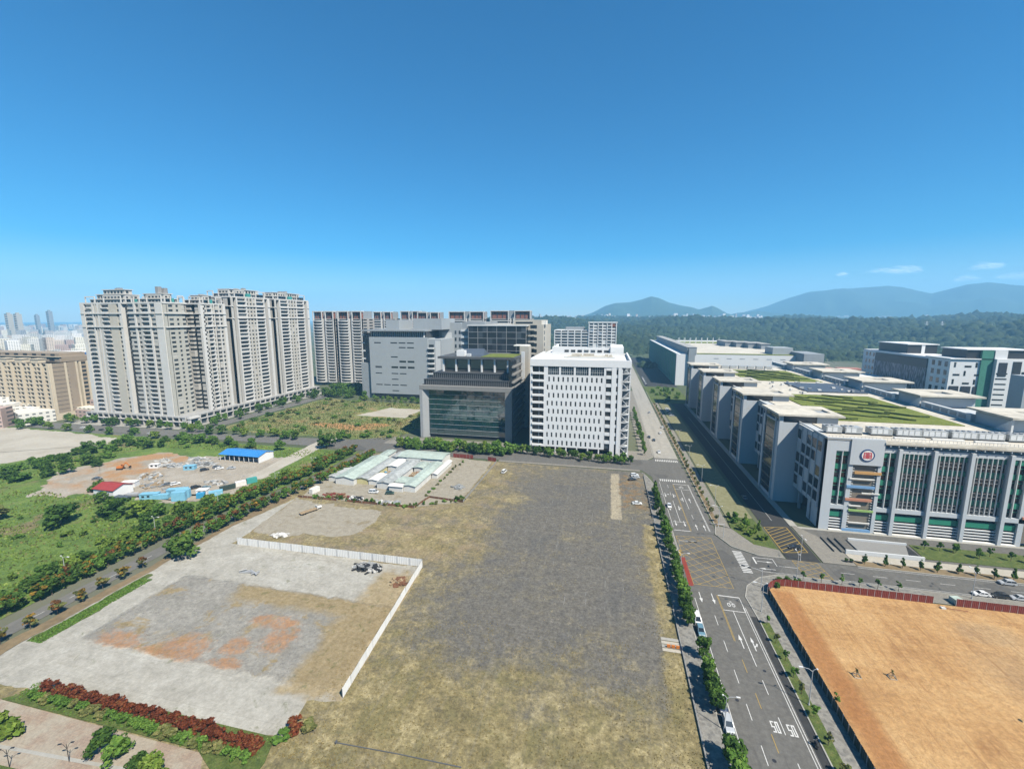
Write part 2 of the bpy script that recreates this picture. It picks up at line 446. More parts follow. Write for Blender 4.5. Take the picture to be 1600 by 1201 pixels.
def g_roads():
    t = NT('asphalt')
    c = t.ramp(t.noise(.5, 6, .7), [(.3, (0.097, 0.093, 0.084)), (.7, (0.132, 0.127, 0.115))])
    c = t.mix(t.math('MULTIPLY', t.step(t.noise(.35, 4, .6, stretch=(1, .05, 1)), .5, .68), .4), c, (0.149, 0.144, 0.130))
    c = t.mix(t.math('MULTIPLY', t.step(t.noise(.06, 5, .65), .55, .7), .4), c, (0.089, 0.087, 0.081))
    c = grain(t, c, 1.0, .88, 1.1)
    pt = t.voro(.09); c = t.mix(t.math('MULTIPLY', t.step(pt.outputs['Color'], .82, .84), .35), c, (.05, .05, .05))
    c = t.mix(t.math('MULTIPLY', t.step(t.noise(.35, 5, .7, stretch=(2.2, .16, 1)), .60, .68), .35), c, (.055, .053, .05))
    MAT['asphalt'] = t.out(c, .88, t.noise(6, 4, .7), .25, .03)
    t = NT('dark_shaded_asphalt')  # deep shade of the access road is put into this darker asphalt
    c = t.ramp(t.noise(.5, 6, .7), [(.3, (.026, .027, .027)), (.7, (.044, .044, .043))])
    MAT['dark_shaded_asphalt'] = t.out(c, .9, t.noise(6, 4, .7), .25, .03)
    t = NT('old_asphalt')
    c = t.ramp(t.noise(.4, 6, .7), [(.3, (0.105, 0.102, 0.093)), (.7, (0.155, 0.150, 0.138))])
    c = t.mix(t.math('MULTIPLY', t.step(t.noise(.3, 4, .6, stretch=(1, .05, 1)), .5, .68), .4), c, (0.180, 0.174, 0.158))
    MAT['old_asphalt'] = t.out(c, .9, t.noise(6, 4, .7), .25, .03)
    t = NT('pale_road')
    c = t.ramp(t.noise(.3, 6, .7), [(.3, (.25, .238, .208)), (.7, (.34, .325, .288))])
    c = t.mix(t.math('MULTIPLY', t.step(t.noise(.3, 4, .6, stretch=(1, .04, 1)), .5, .66), .45), c, (.21, .2, .178))
    MAT['pale_road'] = t.out(c, .9)
    t = NT('paving')
    br = t.n('ShaderNodeTexBrick'); br.inputs['Scale'].default_value = 1.0; br.inputs['Brick Width'].default_value = .8; br.inputs['Row Height'].default_value = .4; br.inputs['Mortar Size'].default_value = .02
    br.inputs['Color1'].default_value = (0.248, 0.229, 0.192, 1); br.inputs['Color2'].default_value = (0.192, 0.180, 0.155, 1); br.inputs['Mortar'].default_value = (0.124, 0.118, 0.105, 1)
    t.t.links.new(t.pos, br.inputs[0])
    c = t.mix(t.math('MULTIPLY', t.step(t.noise(.3, 5, .7), .5, .7), .5), br.outputs[0], (0.149, 0.140, 0.118))
    MAT['paving'] = t.out(c, .9)
    t = NT('grey_paving')
    v = t.voro(.9, 'F1')
    c = t.mix(t.step(v.outputs['Distance'], .3, .6), (0.167, 0.161, 0.146), (0.229, 0.220, 0.195))
    c = t.mix(t.math('MULTIPLY', t.step(t.noise(.5, 5, .7), .5, .65), .6), c, (0.124, 0.118, 0.102))
    c = grain(t, c, 2, .75, 1.2)
    MAT['grey_paving'] = t.out(c, .9)
    t = NT('plaza_paving')
    br = t.n('ShaderNodeTexBrick'); br.inputs['Scale'].default_value = 1.0; br.inputs['Brick Width'].default_value = .6; br.inputs['Row Height'].default_value = .6; br.inputs['Mortar Size'].default_value = .02
    br.inputs['Color1'].default_value = (0.310, 0.239, 0.177, 1); br.inputs['Color2'].default_value = (0.273, 0.205, 0.155, 1); br.inputs['Mortar'].default_value = (0.186, 0.155, 0.124, 1)
    t.t.links.new(t.pos, br.inputs[0])
    c = t.mix(t.step(t.noise(.12, 5, .65), .42, .62), br.outputs[0], (0.322, 0.285, 0.223))
    c = grain(t, c, 1.6, .8, 1.15)
    MAT['plaza_paving'] = t.out(c, .9)
    for nm, col in (('white_paint', (.55, .55, .53)), ('yellow_paint', (0.347, 0.236, 0.050)), ('red_paint', (0.223, 0.034, 0.019))):
        t = NT(nm)
        c = t.mix(t.math('MULTIPLY', t.step(t.noise(1.3, 6, .75), .50, .72), .6), col, (0.093, 0.091, 0.086))
        MAT[nm] = t.out(c, .7)
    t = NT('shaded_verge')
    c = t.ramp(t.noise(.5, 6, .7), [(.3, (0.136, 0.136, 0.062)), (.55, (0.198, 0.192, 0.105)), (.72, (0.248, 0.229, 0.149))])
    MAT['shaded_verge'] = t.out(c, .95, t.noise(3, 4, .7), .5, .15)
for f in (g_base, g_lot, g_yard, g_pad, g_field, g_work, g_orange, g_roads): f()
plain('kerb_stone', (.33, .32, .285), .85, .14, 1.2)
plain('tan_soil', (.20, .15, .085), .95, .25, .6)

# ------------------------------------------------------------------ the ground and the streets
g = MB()
NG = 24
xs = np.linspace(-13000, 13000, NG + 1)
for i in range(NG):
    for j in range(NG):
        g.quad((xs[i], xs[j], -.12), (xs[i + 1], xs[j], -.12), (xs[i + 1], xs[j + 1], -.12), (xs[i], xs[j + 1], -.12))
o = g.build('ground', 'far_ground'); o['kind'] = 'structure'

sheet('vacant_lot', [(-152, 40), (22.6, 40), (22.6, 200), (23.5, 258), (-66, 259), (-160, 259), (-160, 190)], 0.0, 'worn_asphalt', 'worn grey asphalt lot overgrown with dry yellow grass')
sheet('concrete_yard', [(-158, 66), (-66.5, 69.6), (-67, 78.8), (-59.2, 80.5), (-63.6, 137.2), (-146, 136.8), (-147, 149), (-152, 181), (-158.5, 150)], 0.03, 'concrete_yard', res=0.35)
sheet('gravel_pad', [(-146, 146), (-152, 181.5), (-137, 179), (-103, 176.5), (-98.5, 163), (-103, 152), (-112, 149.5), (-124, 150), (-133, 144.5)], 0.04, 'gravel_pad', res=1.2)
sheet('compound_ground', [(-150, 183.5), (-88, 184.5), (-69, 195), (-69.5, 257), (-105, 262), (-146, 262), (-158, 214)], 0.03, 'gravel_pad', res=0.5)
sheet('wild_field', [(-700, -40), (-177, -40), (-177, 140), (-172, 175), (-164, 222), (-164, 258), (-700, 258)], 0.0, 'wild_grass')
sheet('scrub_field', [(-312, 287), (-180, 287), (-160, 292), (-152, 312), (-150, 420), (-312, 430)], 0.0, 'dry_scrub', res=1.5)
sheet('sand_lot', [(-360, 205), (-351, 236), (-364, 248), (-420, 256), (-640, 256), (-640, 80), (-420, 130), (-372, 182)], 0.03, 'sand', res=1.6)
sheet('far_sand_lot', [(-229, 360), (-180, 360), (-178, 398), (-216, 398)], 0.03, 'sand', res=1.2)
sheet('work_yard', [(-286, 152), (-262, 163), (-236, 164), (-202, 162), (-189, 182), (-190, 206), (-200, 238), (-247, 228), (-273, 226), (-291, 231), (-306, 214), (-318, 186), (-300, 168)], 0.03, 'work_yard', res=2.2)
sheet('side_lane', [(-200, 200), (-190, 200), (-197, 285), (-209, 285)], 0.04, 'sand', res=0.5)
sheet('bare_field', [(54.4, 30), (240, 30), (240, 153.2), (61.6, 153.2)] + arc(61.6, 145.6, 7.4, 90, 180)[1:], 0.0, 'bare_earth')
sheet('cross_street', rect(46, 420, 160.2, 172), -0.005, 'asphalt')
road = sheet('main_road', [(27.2, 30), (47.3, 30), (47.3, 138), (48.5, 148)] + [(58, 158.5), (66, 161), (66, 172.5), (58, 172.6), (50.4, 177), (46.2, 186.5), (47.6, 190), (47.6, 252), (46.4, 290), (46.6, 1060), (32, 1060), (31.8, 290), (30, 284), (22, 281), (-160, 281), (-160, 262), (22, 262), (27.2, 252)], 0.015, 'asphalt')
sheet('far_road', rect(31.9, 46.5, 288, 1050), 0.03, 'pale_road')
sheet('shoulder', rect(45.25, 47.2, 30, 134), .024, 'dark_shaded_asphalt')
sheet('left_road', [(-172, 20), (-165.4, 20), (-165.4, 130), (-162.6, 168), (-153.5, 222), (-153.5, 262), (-161.5, 262), (-161.5, 222), (-169.3, 168), (-172, 130)], 0.02, 'old_asphalt')
sheet('junction_left', [(-196, 262), (-158, 262), (-158, 290), (-150, 296), (-160, 299), (-186, 284)], 0.025, 'asphalt')
sheet('tower_road', [(-700, 259), (-196, 264), (-186, 284), (-310, 276), (-318, 284), (-316, 520), (-330, 520), (-332, 279), (-700, 275)], 0.02, 'old_asphalt')
sheet('access_road', rect(68.8, 80.3, 172.1, 600), 0.02, 'dark_shaded_asphalt')
sheet('fab_road', rect(50, 92, 604, 1050), 0.025, 'dark_shaded_asphalt')
slab('shaded_green', [(55.4, 206), (66.6, 206), (66.6, 600), (55.4, 600)], -.02, .12, 'shaded_verge')
sheet('fab_lawn', rect(48, 90, 485, 600), .14, 'lawn')
slab('strip_lawn', [(48.6, 195), (50.5, 195), (50.5, 480), (48.6, 480)], 0, .14, 'tan_soil')
slab('median_path', [(50.5, 196), (54.2, 194), (54.2, 560), (50.5, 560)], 0, .13, 'paving')
slab('corner_island', [(48.6, 194.8), (46.9, 186.6), (50.9, 177.5), (58.6, 172.9), (68.2, 172.6), (68.2, 178.2), (54.4, 193.8)], 0, .12, 'paving')
slab('corner_lawn', [(54.6, 193.8), (60, 181.0), (67.9, 178.6), (67.9, 189), (66.6, 205.8), (55.4, 205.8)], 0, .16, 'lawn')
slab('left_pavement', [(22.7, 30), (27.0, 30), (27.0, 166), (29.4, 171), (29.4, 188), (27.0, 192), (27.0, 240), (24, 252), (22.7, 256)], 0, .13, 'grey_paving')
slab('right_verge', [(47.4, 30), (49.8, 30), (49.8, 132), (47.4, 132)], 0, .15, 'lawn')
slab('right_pavement', [(49.8, 30), (54.1, 30), (54.1, 145.6)] + arc(61.6, 145.6, 7.7, 180, 90)[1:] + [(105, 153.6), (105, 160), (62, 160), (54.6, 156.6), (49, 150.5), (46.7, 144), (47.4, 132), (49.8, 132)], 0, .13, 'grey_paving')
slab('fence_pavement', rect(105, 260, 153.6, 160), 0, .11, 'paving')
slab('factory_verge', rect(92.2, 260, 172.2, 176.2), 0, .13, 'tan_soil')
slab('factory_pavement', rect(92.2, 260, 176.2, 181.0), 0, .14, 'sand')
slab('entrance_path', [(81, 172.2), (92, 172.2), (92, 181), (89, 192), (83, 201.6), (81, 201.6)], 0, .13, 'paving')
sheet('factory_drive', [(81, 181), (300, 181), (300, 202), (81, 202)], 0.01, 'asphalt')
slab('factory_lawn', [(119.6, 183), (260, 183), (260, 194), (120.6, 194)], 0, .2, 'lawn')
slab('building_kerb', rect(83, 300, 200.2, 201.9), 0, .12, 'kerb_stone')
slab('tooth_pavement', rect(80.5, 83.5, 202, 560), 0, .12, 'kerb_stone')
slab('office_pavement', [(-158, 281.5), (21, 281.5), (27, 283), (31.4, 290), (31.6, 560), (23, 560), (23, 300), (-158, 300)], 0, .12, 'paving')
slab('lot_pavement', rect(-66, 21, 259.2, 261.8), 0, .12, 'paving')
slab('tower_pavement', [(-460, 277), (-336, 281), (-334, 520), (-345, 520), (-345, 292), (-460, 292)], 0, .12, 'kerb_stone')
sheet('plaza', [(-260, -10), (-66, -10), (-66, 46), (-80, 63), (-160, 63.6), (-260, 60)], .02, 'plaza_paving')
slab('hedge_bed', [(-139, 63.5), (-82, 63.4), (-66, 56), (-66, 64), (-68, 69.2), (-124, 69.4), (-134, 67.4)], 0, .2, 'lawn')
sheet('roadside_grass', [(-157.4, 78.5), (-152.2, 80), (-152.8, 96), (-155, 112), (-157.6, 112)], .05, 'lawn', res=0.5)
sheet('roadside_verge', [(-164.4, 20), (-158.2, 20), (-158.2, 150), (-153.5, 180), (-160, 190), (-160.5, 168)], .04, 'tan_soil', res=0.4)
for i, y in enumerate((30, 36.5, 43, 49.5, 56)):     # stone bands across the plaza
    b = MB(); b.poly([(-150, y - 3, .03), (-82, y + 1.2, .03), (-82, y + 1.9, .03), (-150, y - 2.3, .03)])
    put('paving_band', b.mesh('paving_band', 'kerb_stone'), bpy.data.objects['plaza'])
slab('plaza_lawn', [(-120, 52), (-96, 53), (-80, 47), (-72, 30), (-110, 40)], 0, .12, 'lawn')

# ------------------------------------------------------------------ kerbs
def kerb(pts, w=.3, h=.17, name='kerb', mat='kerb_stone'):
    b = MB()
    for (x0, y0), (x1, y1) in zip(pts, pts[1:]):
        b.bar((x0, y0, h / 2), (x1, y1, h / 2), w, h)
    return b.build(name, mat, road)
kerb([(27.1, 40), (27.1, 166), (29.5, 171), (29.5, 188), (27.1, 192), (27.1, 240), (24, 252.5), (22, 257)])
kerb([(47.25, 40), (47.25, 132), (46.55, 144), (48.9, 150.6), (54.6, 156.7), (62, 160.15), (260, 160.15)])
kerb([(48.5, 560), (48.5, 194.8), (46.8, 186.6), (50.8, 177.4), (58.6, 172.8), (68.3, 172.5)])
kerb([(92.1, 172.1), (260, 172.1)])
kerb([(31.5, 560), (31.5, 290), (27, 283), (21, 281.4), (-158, 281.4)])

# ------------------------------------------------------------------ road paint
def line_mesh(nm, w, l, mat):
    b = MB(); b.quad((-w / 2, 0, 0), (w / 2, 0, 0), (w / 2, l, 0), (-w / 2, l, 0)); return b.mesh(nm, mat)
ZP = 0.022
def mark(me, x, y, rz=0.0, sc=None, name=None): return put(name or me.name, me, road, (x, y, ZP), rz, sc)
dash = line_mesh('lane_dash', .16, 4.4, 'white_paint'); ydash = line_mesh('centre_dash', .16, 4.4, 'yellow_paint')
for y0 in (43.4, 54, 64.4, 75, 85.6, 96, 106.4, 117, 127.8): mark(dash, 34.65, y0)
for y0 in (46, 56.8, 67.4, 78.2, 88.9, 99.7, 110.5): mark(ydash, 37.7, y0)
for y0 in (51, 61.6, 72.3, 83, 93.7, 104.3): mark(dash, 40.68, y0)
def vline(x, y0, y1, w=.18, mat='white_paint', nm='lane_line'): return mark(line_mesh(nm, w, y1 - y0, mat), x, y0)
def hline(x0, x1, y, w=.3, mat='white_paint', nm='stop_line'):
    b = MB(); b.quad((x0, y - w / 2, 0), (x1, y - w / 2, 0), (x1, y + w / 2, 0), (x0, y + w / 2, 0)); return mark(b.mesh(nm, mat), 0, 0)
for x in (37.55, 37.85): vline(x, 121.8, 143, .14, 'yellow_paint', 'centre_line')
vline(40.7, 113.2, 135.6); vline(30.3, 40, 140, .16)
for x in (44.25, 44.85): vline(x, 40, 138, .15)
hline(37.9, 44.4, 143, .4); hline(37.9, 44.4, 135.6, .25); vline(44.4, 135.6, 143)
hline(30.4, 37.2, 187.4, .4); hline(31, 37.2, 195.6, .25); vline(34.15, 195.6, 219.6); vline(40.35, 210.4, 234.4)
for x in (37.1, 37.4): vline(x, 187.4, 242, .13, 'yellow_paint', 'centre_line')
hline(37.2, 44.5, 242.6, .4); hline(37.2, 44.5, 235.4, .25); vline(44.9, 189, 243, .15); vline(45.25, 189, 243, .15)
vline(30.4, 190, 245, .15)
for y0 in (226, 236.5): mark(dash, 34.2, y0)
for y0 in (189.5, 200): mark(dash, 40.4, y0)
def arrow_mesh(nm, kind):
    b = MB(); q = lambda *p: b.poly([(x, y, 0) for x, y in p])
    if kind == 'straight':
        q((-.12, 0), (.12, 0), (.12, 3.4), (-.12, 3.4)); q((-.5, 3.4), (.5, 3.4), (0, 5.6))
    elif kind == 'right':
        q((-.12, 0), (.12, 0), (.12, 3.4), (-.12, 3.4)); q((-.42, 3.4), (.42, 3.4), (0, 5.4))
        q((.12, 1.3), (.75, 2.1), (.75, 2.5), (.12, 1.8)); q((.75, 1.5), (1.15, 2.9), (.75, 3.1))
    else:
        q((-.12, 0), (.12, 0), (.12, 3.4), (-.12, 3.4)); q((-.42, 3.4), (.42, 3.4), (0, 5.4))
        q((-.12, 1.3), (-.75, 2.1), (-.75, 2.5), (-.12, 1.8)); q((-.75, 1.5), (-1.15, 2.9), (-.75, 3.1))
    return b.mesh(nm, 'white_paint')
AS, AR, AL = arrow_mesh('straight_arrow', 'straight'), arrow_mesh('right_arrow', 'right'), arrow_mesh('left_arrow', 'left')
mark(AS, 39.4, 119.3); mark(AR, 42.4, 119.0)
for x in (32.2, 36.05): mark(AS, x, 143.6, PI)
for x in (32, 40.3, 43.6): mark(AS, x, 189.2 if x > 36 else 197, 0 if x > 36 else PI)
mark(AS, 31.6, 213, PI); mark(AL, 35.8, 213.5, PI); mark(AS, 31.4, 229, PI); mark(AL, 35.3, 228.6, PI)
mark(AL, 39.2, 219); mark(AS, 42.4, 218.4); mark(AS, 35.7, 197, PI)
def digits(nm, s):
    """road numerals, drawn long"""
    seg = {'4': 'fgbc', '5': 'afgcd', '0': 'abcdef'}; b = MB(); w, h, t = .72, 2.9, .24
    for k, ch in enumerate(s):
        ox = k * .9 - .45 * (len(s) - 1) - w / 2
        R_ = {'a': (0, h - .34, w, h), 'd': (0, 0, w, .34), 'g': (0, h / 2 - .17, w, h / 2 + .17), 'f': (0, h / 2, t, h), 'b': (w - t, h / 2, w, h), 'e': (0, 0, t, h / 2), 'c': (w - t, 0, w, h / 2)}
        for i, c in enumerate(seg[ch]):
            x0, y0, x1, y1 = R_[c]; z = i * .0006
            b.quad((ox + x0, y0, z), (ox + x1, y0, z), (ox + x1, y1, z), (ox + x0, y1, z))
    return b.mesh(nm, 'white_paint')
D50 = digits('speed_number', '50')
mark(D50, 39.2, 93.9); mark(D50, 42.5, 93.7); mark(D50, 39.2, 76)
bk = MB()
for cx in (-.55, .55):
    p = arc(cx, 0, .42, 0, 360, 14); pi = arc(cx, 0, .28, 0, 360, 14)
    for a, b_, c, d in zip(p, p[1:], pi[1:], pi): bk.quad((*a, 0), (*b_, 0), (*c, 0), (*d, 0))
bk.quad((-.55, 0, .0008), (-.45, 0, .0008), (.2, .75, .0008), (.1, .75, .0008)); bk.quad((.5, 0, .001), (.6, 0, .001), (.3, .9, .001), (.2, .9, .001)); bk.quad((-.2, .7, .0012), (.3, .7, .0012), (.3, .8, .0012), (-.2, .8, .0012))
BK = bk.mesh('cycle_mark', 'white_paint'); mark(BK, 40.9, 138.6, 0, (1.2, 2.2, 1)); mark(BK, 40.9, 238.2, 0, (1.2, 2.2, 1))
def zebra(x0, x1, y0, y1, n, along):
    """bars of a crossing; along='x': bars side by side along x"""
    for i in range(n):
        b = MB()
        if along == 'x':
            w = (x1 - x0) / n; a = x0 + i * w; b.quad((a, y0, 0), (a + w * .5, y0, 0), (a + w * .5, y1, 0), (a, y1, 0))
        else:
            w = (y1 - y0) / n; a = y0 + i * w; b.quad((x0, a, 0), (x1, a, 0), (x1, a + w * .5, 0), (x0, a + w * .5, 0))
        mark(b.mesh('crossing_bar', 'white_paint'), 0, 0)
zebra(50.1, 53.3, 159.2, 174.6, 14, 'y'); zebra(31, 45, 246.2, 249.4, 13, 'x'); zebra(32, 46, 281.4, 285, 13, 'x')
def hatch(name, poly, step, ang, both=True, w=.16, z=ZP):
    """yellow box junction: outline and crossed diagonals clipped to a convex polygon"""
    b = MB(); zz = [z]
    def seg(p, q):
        d = Vector((q[0] - p[0], q[1] - p[1])); n_ = Vector((-d.y, d.x)).normalized() * (w / 2); zz[0] += .00015
        b.quad((p[0] - n_.x, p[1] - n_.y, zz[0]), (q[0] - n_.x, q[1] - n_.y, zz[0]), (q[0] + n_.x, q[1] + n_.y, zz[0]), (p[0] + n_.x, p[1] + n_.y, zz[0]))
    for p, q in zip(poly, poly[1:] + poly[:1]): seg(p, q)
    for a in ((ang, ang + 90) if both else (ang,)):
        d = Vector((math.cos(R(a)), math.sin(R(a)))); n_ = Vector((-d.y, d.x))
        t_ = [n_.dot(Vector(p)) for p in poly]; s = min(t_) + step
        while s < max(t_) - .3:
            hit = []
            for p, q in zip(poly, poly[1:] + poly[:1]):
                a0, a1 = n_.dot(Vector(p)) - s, n_.dot(Vector(q)) - s
                if a0 * a1 < 0: k = a0 / (a0 - a1); hit.append((p[0] + (q[0] - p[0]) * k, p[1] + (q[1] - p[1]) * k))
            if len(hit) == 2: seg(*hit)
            s += step
    return b.build(name, 'yellow_paint', road)
hatch('box_junction', [(31.4, 147.9), (44.0, 148.0), (44.2, 183.3), (30.3, 182)], 3.2, 35)
hatch('keep_clear_box', [(69.2, 177), (78.5, 179), (78.4, 200), (69, 198.4)], 1.9, 38, False, .3, .032)
hatch('keep_clear_box', [(70.8, 161.0), (79.4, 160.8), (78.6, 171.5), (70.2, 171.4)], 2.4, 30)
b = MB(); b.poly([(29.65, 146.6, .14), (31.2, 146.8, .02), (31.2, 165.2, .02), (29.7, 165, .02)]); b.v[0] = (29.65, 146.6, .0205)
mark(b.mesh('red_bus_bay', 'red_paint'), 0, 0).location.z = .003
mark(line_mesh('yellow_patch', .9, 4.6, 'yellow_paint'), 29.95, 166)
hline(56.4, 63.4, 170.8, .25); vline(56.5, 166.2, 170.8, .5); vline(63.3, 165.9, 170.8)
mark(AS, 57.2, 168.2, -PI / 2); mark(AS, 62, 163.2, PI / 2)
for x in (66, 84, 94, 104, 114, 124, 134): mark(dash, x, 166.2, -PI / 2)
for y0 in range(30, 250, 11):
    xx = float(np.interp(y0, [20, 130, 168, 222, 262], [-168.7, -168.7, -166, -157.5, -157.5])); mark(dash, xx, y0, R(-2 if y0 < 150 else -9)).location.z = .03
hline(64, 70, 166.1, .12); hline(56.4, 70, 161.2, .15); hline(81, 240, 161.2, .14); hline(92, 240, 171.2, .14)
vline(74.6, 206, 420, .14).location.z = .026

# faded bay marks on the old car park
lot = bpy.data.objects['vacant_lot']
t = NT('faded_paint'); MAT['faded_paint'] = t.out(t.mix(t.step(t.noise(1.1, 5, .7), .45, .6), (.26, .255, .24), (.10, .097, .09)), .9)
rs = random.Random(12)
fm = {k: line_mesh('faded_mark', .16, k, 'faded_paint') for k in (1.2, 2.2, 4.0)}
for x in (-32, -24.5, -17.5, -11, -4.5, 1.5, 7.5, 13.5):
    for y in np.arange(128, 236, 5.4):
        if rs.random() < .42: put('faded_mark', fm[rs.choice((1.2, 2.2, 4.0))], lot, (x + rs.uniform(-.2, .2), y + rs.uniform(-.6, .6), .006), rs.choice((0, 0, 0, PI / 2)))

# ------------------------------------------------------------------ far country: forest, hills, mountains, city
def dirpt(px, py, dist, z=None):
    """A point of the far country seen under a bearing; dist is measured over the ground."""
    tx = (px - 800) / CAM_F; tv = (py - 600) / CAM_F
    fw = math.cos(CAM_PITCH) - math.sin(CAM_PITCH) * tv; dn = math.sin(CAM_PITCH) + math.cos(CAM_PITCH) * tv
    a = math.atan2(tx, fw) - CAM_YAW
    h = math.hypot(tx, fw)
    return Vector((dist * math.sin(a), dist * math.cos(a), CAM_H - dist * dn / h if z is None else z))

from mathutils import noise as mnoise
def fbm(x, y, s, o=4, seed=0.0):
    return mnoise.fractal(Vector((x / s + seed, y / s - seed, seed * 1.7)), 1.0, 2.0, o)

# mountains: crest lines seen under the photo's bearings, real distance and height, slopes on both sides
t = NT('mountain_forest')
n = t.noise(.004, 6, .65); n2 = t.noise(.03, 5, .7)
c = t.ramp(t.math('ADD', t.math('MULTIPLY', n, .5), t.math('MULTIPLY', n2, .5)), [(.35, (.02, .04, .018)), (.6, (.045, .075, .03))])
MAT['mountain_forest'] = t.out(c, .95)
def ridge(name, pts, dist, depth, label, wob=60, seed=1.0):
    xs_ = [p[0] for p in pts]; ys_ = [p[1] for p in pts]
    n = 150; rows = 26; V = []; F = []
    for i in range(n + 1):
        px = xs_[0] + (xs_[-1] - xs_[0]) * i / n
        py = np.interp(px, xs_, ys_)
        c = dirpt(px, py, dist); rad = Vector((c.x, c.y, 0)).normalized()
        for j in range(rows + 1):
            tt = (j / rows) * 2 - 1                    # -1 in front, 0 the crest, 1 behind
            prof = max(0.0, 1 - abs(tt)) ** 1.15
            p = rad * (dist + tt * depth)
            spur = fbm(p.x, p.y, depth * .42, 5, seed) * .42 * (1 - prof) * prof * 4
            z = c.z * max(0, prof + spur * .75) + fbm(p.x, p.y, 260, 4, seed + 3) * wob * prof * (.15 if j == rows // 2 else .6)
            V.append((p.x, p.y, max(z, -2) - 1 + (-3 if j in (0, rows) else 0)))
    for i in range(n):
        for j in range(rows):
            a = i * (rows + 1) + j; F.append((a, a + 1, a + rows + 2, a + rows + 1))
    b = MB(); b.v = V; b.f = F
    o = b.build(name, 'mountain_forest', smooth=True); o['kind'] = 'structure'; o['label'] = label
ridge('near_mountain', [(870, 497), (905, 494), (925, 488), (945, 478), (962, 473), (985, 471), (1003, 467), (1018, 462), (1030, 465), (1045, 472), (1062, 476), (1080, 479), (1092, 483), (1103, 480), (1113, 477), (1122, 481), (1136, 489), (1160, 494), (1185, 496)], 6300, 1500, 'blue mountain with a pointed summit behind the road', 30, 1.3)
ridge('low_hill', [(1130, 494), (1152, 488), (1185, 485), (1215, 489), (1260, 492), (1330, 495)], 7300, 800, 'low dark blue hill right of the pointed mountain', 15, 4.1)
ridge('far_mountain', [(1120, 495), (1160, 488), (1200, 477), (1235, 464), (1265, 455), (1300, 452), (1345, 449), (1385, 446), (1410, 448), (1435, 454), (1456, 458), (1480, 452), (1510, 444), (1545, 440), (1580, 444), (1620, 447), (1680, 455), (1760, 470), (1850, 488)], 9300, 2000, 'long hazy mountain range fading into the sky', 40, 2.2)

# wooded hills between the estate and the far city
FA0, FA1 = -16, 66                                   # bearings in degrees from +Y
def hill_z(a, r):
    x, y = r * math.sin(a), r * math.cos(a)
    k = min(1, max(0, (r - 900) / 1900)); k2 = min(1, max(0, (r - 2600) / 1500))
    base = -14 * math.sin(min(1, (r - 820) / 420) * PI) + 62 * k * k * (3 - 2 * k) + 4 * k2
    return base + fbm(x, y, 520, 4, 2.0) * 30 * min(1, (r - 800) / 500) + fbm(x, y, 190, 3, 5.0) * 7 * min(1, (r - 800) / 500)
b = MB(); NA, NR = 80, 46
rr = [820 * (6400 / 820) ** (j / NR) for j in range(NR + 1)]
for i in range(NA + 1):
    a = R(FA0 + (FA1 - FA0) * i / NA)
    for r_ in rr: b.v.append((r_ * math.sin(a), r_ * math.cos(a), max(-.4, hill_z(a, r_)) - (.4 if r_ < 840 else 0)))
for i in range(NA):
    for j in range(NR):
        q = i * (NR + 1) + j; b.f.append((q, q + 1, q + NR + 2, q + NR + 1))
plain('hill_soil', (.03, .05, .02), .95, .3, .02)
o = b.build('wooded_hills', 'hill_soil', smooth=True); o['kind'] = 'structure'
t = NT('forest_canopy')
v = t.rnd(); n = t.noise(.006, 5, .6)
c = t.ramp(v, [(0, (.010, .022, .009)), (.5, (.022, .042, .014)), (.85, (.036, .062, .019)), (1, (.06, .078, .028))])
c = t.mix(t.step(n, .45, .65), c, (.017, .032, .012))
c = t.mix(t.math('MULTIPLY', t.noise(.35, 4, .7), .55), c, (.012, .022, .008))
MAT['forest_canopy'] = t.out(c, .95, t.noise(.5, 4, .7), .8, 1.0)
# crown caps: a squashed dome of 5 x 2 facets with a jagged outline
N_CR = 34000
dome = [(0, 0, 1)] + [(math.cos(2 * PI * k / 6) * .62, math.sin(2 * PI * k / 6) * .62, .72) for k in range(6)] + [(math.cos(2 * PI * (k + .5) / 6), math.sin(2 * PI * (k + .5) / 6), -.1) for k in range(6)]
dome = np.array(dome); df = [(0, 1 + k, 1 + (k + 1) % 6) for k in range(6)] + [(1 + k, 7 + k, 1 + (k + 1) % 6) for k in range(6)] + [(1 + (k + 1) % 6, 7 + k, 7 + (k + 1) % 6) for k in range(6)]
df = np.array(df)
u_ = rng.random(N_CR); aa = np.radians(FA0 + (FA1 - FA0) * rng.random(N_CR)); rad = 835 * (4300 / 835) ** (u_ ** .93)
keep = []; pts = []
for a, r_ in zip(aa, rad):
    x, y = r_ * math.sin(a), r_ * math.cos(a)
    if 86 < x < 262 and y < 1030: continue            # the fab stands here
    if 24 < x < 60 and y < 1080: continue              # the road
    if -140 < x < 24 and y < 700: continue
    if 250 < x < 420 and y < 660: continue
    pts.append((x, y, hill_z(a, r_), r_))
pts = np.array(pts); m = len(pts)
size = (4.2 + pts[:, 3] / 230) * (.65 + .75 * rng.random(m))
ang = rng.random(m) * 6.28; ca, sa = np.cos(ang), np.sin(ang)
jit = 1 + (rng.random((m, 13, 1)) - .5) * .55
D = dome[None] * jit
X = (D[:, :, 0] * ca[:, None] - D[:, :, 1] * sa[:, None]) * size[:, None] + pts[:, 0:1]
Y = (D[:, :, 0] * sa[:, None] + D[:, :, 1] * ca[:, None]) * size[:, None] + pts[:, 1:2]
Z = D[:, :, 2] * (size * (.75 + .5 * rng.random(m)))[:, None] + pts[:, 2:3] + 2 + 3 * rng.random(m)[:, None]
P = np.stack([X, Y, Z], -1).reshape(-1, 3)
Fc = (df[None] + (np.arange(m) * 13)[:, None, None]).reshape(-1, 3)
me = bpy.data.meshes.new('forest'); me.vertices.add(len(P)); me.vertices.foreach_set('co', P.ravel())
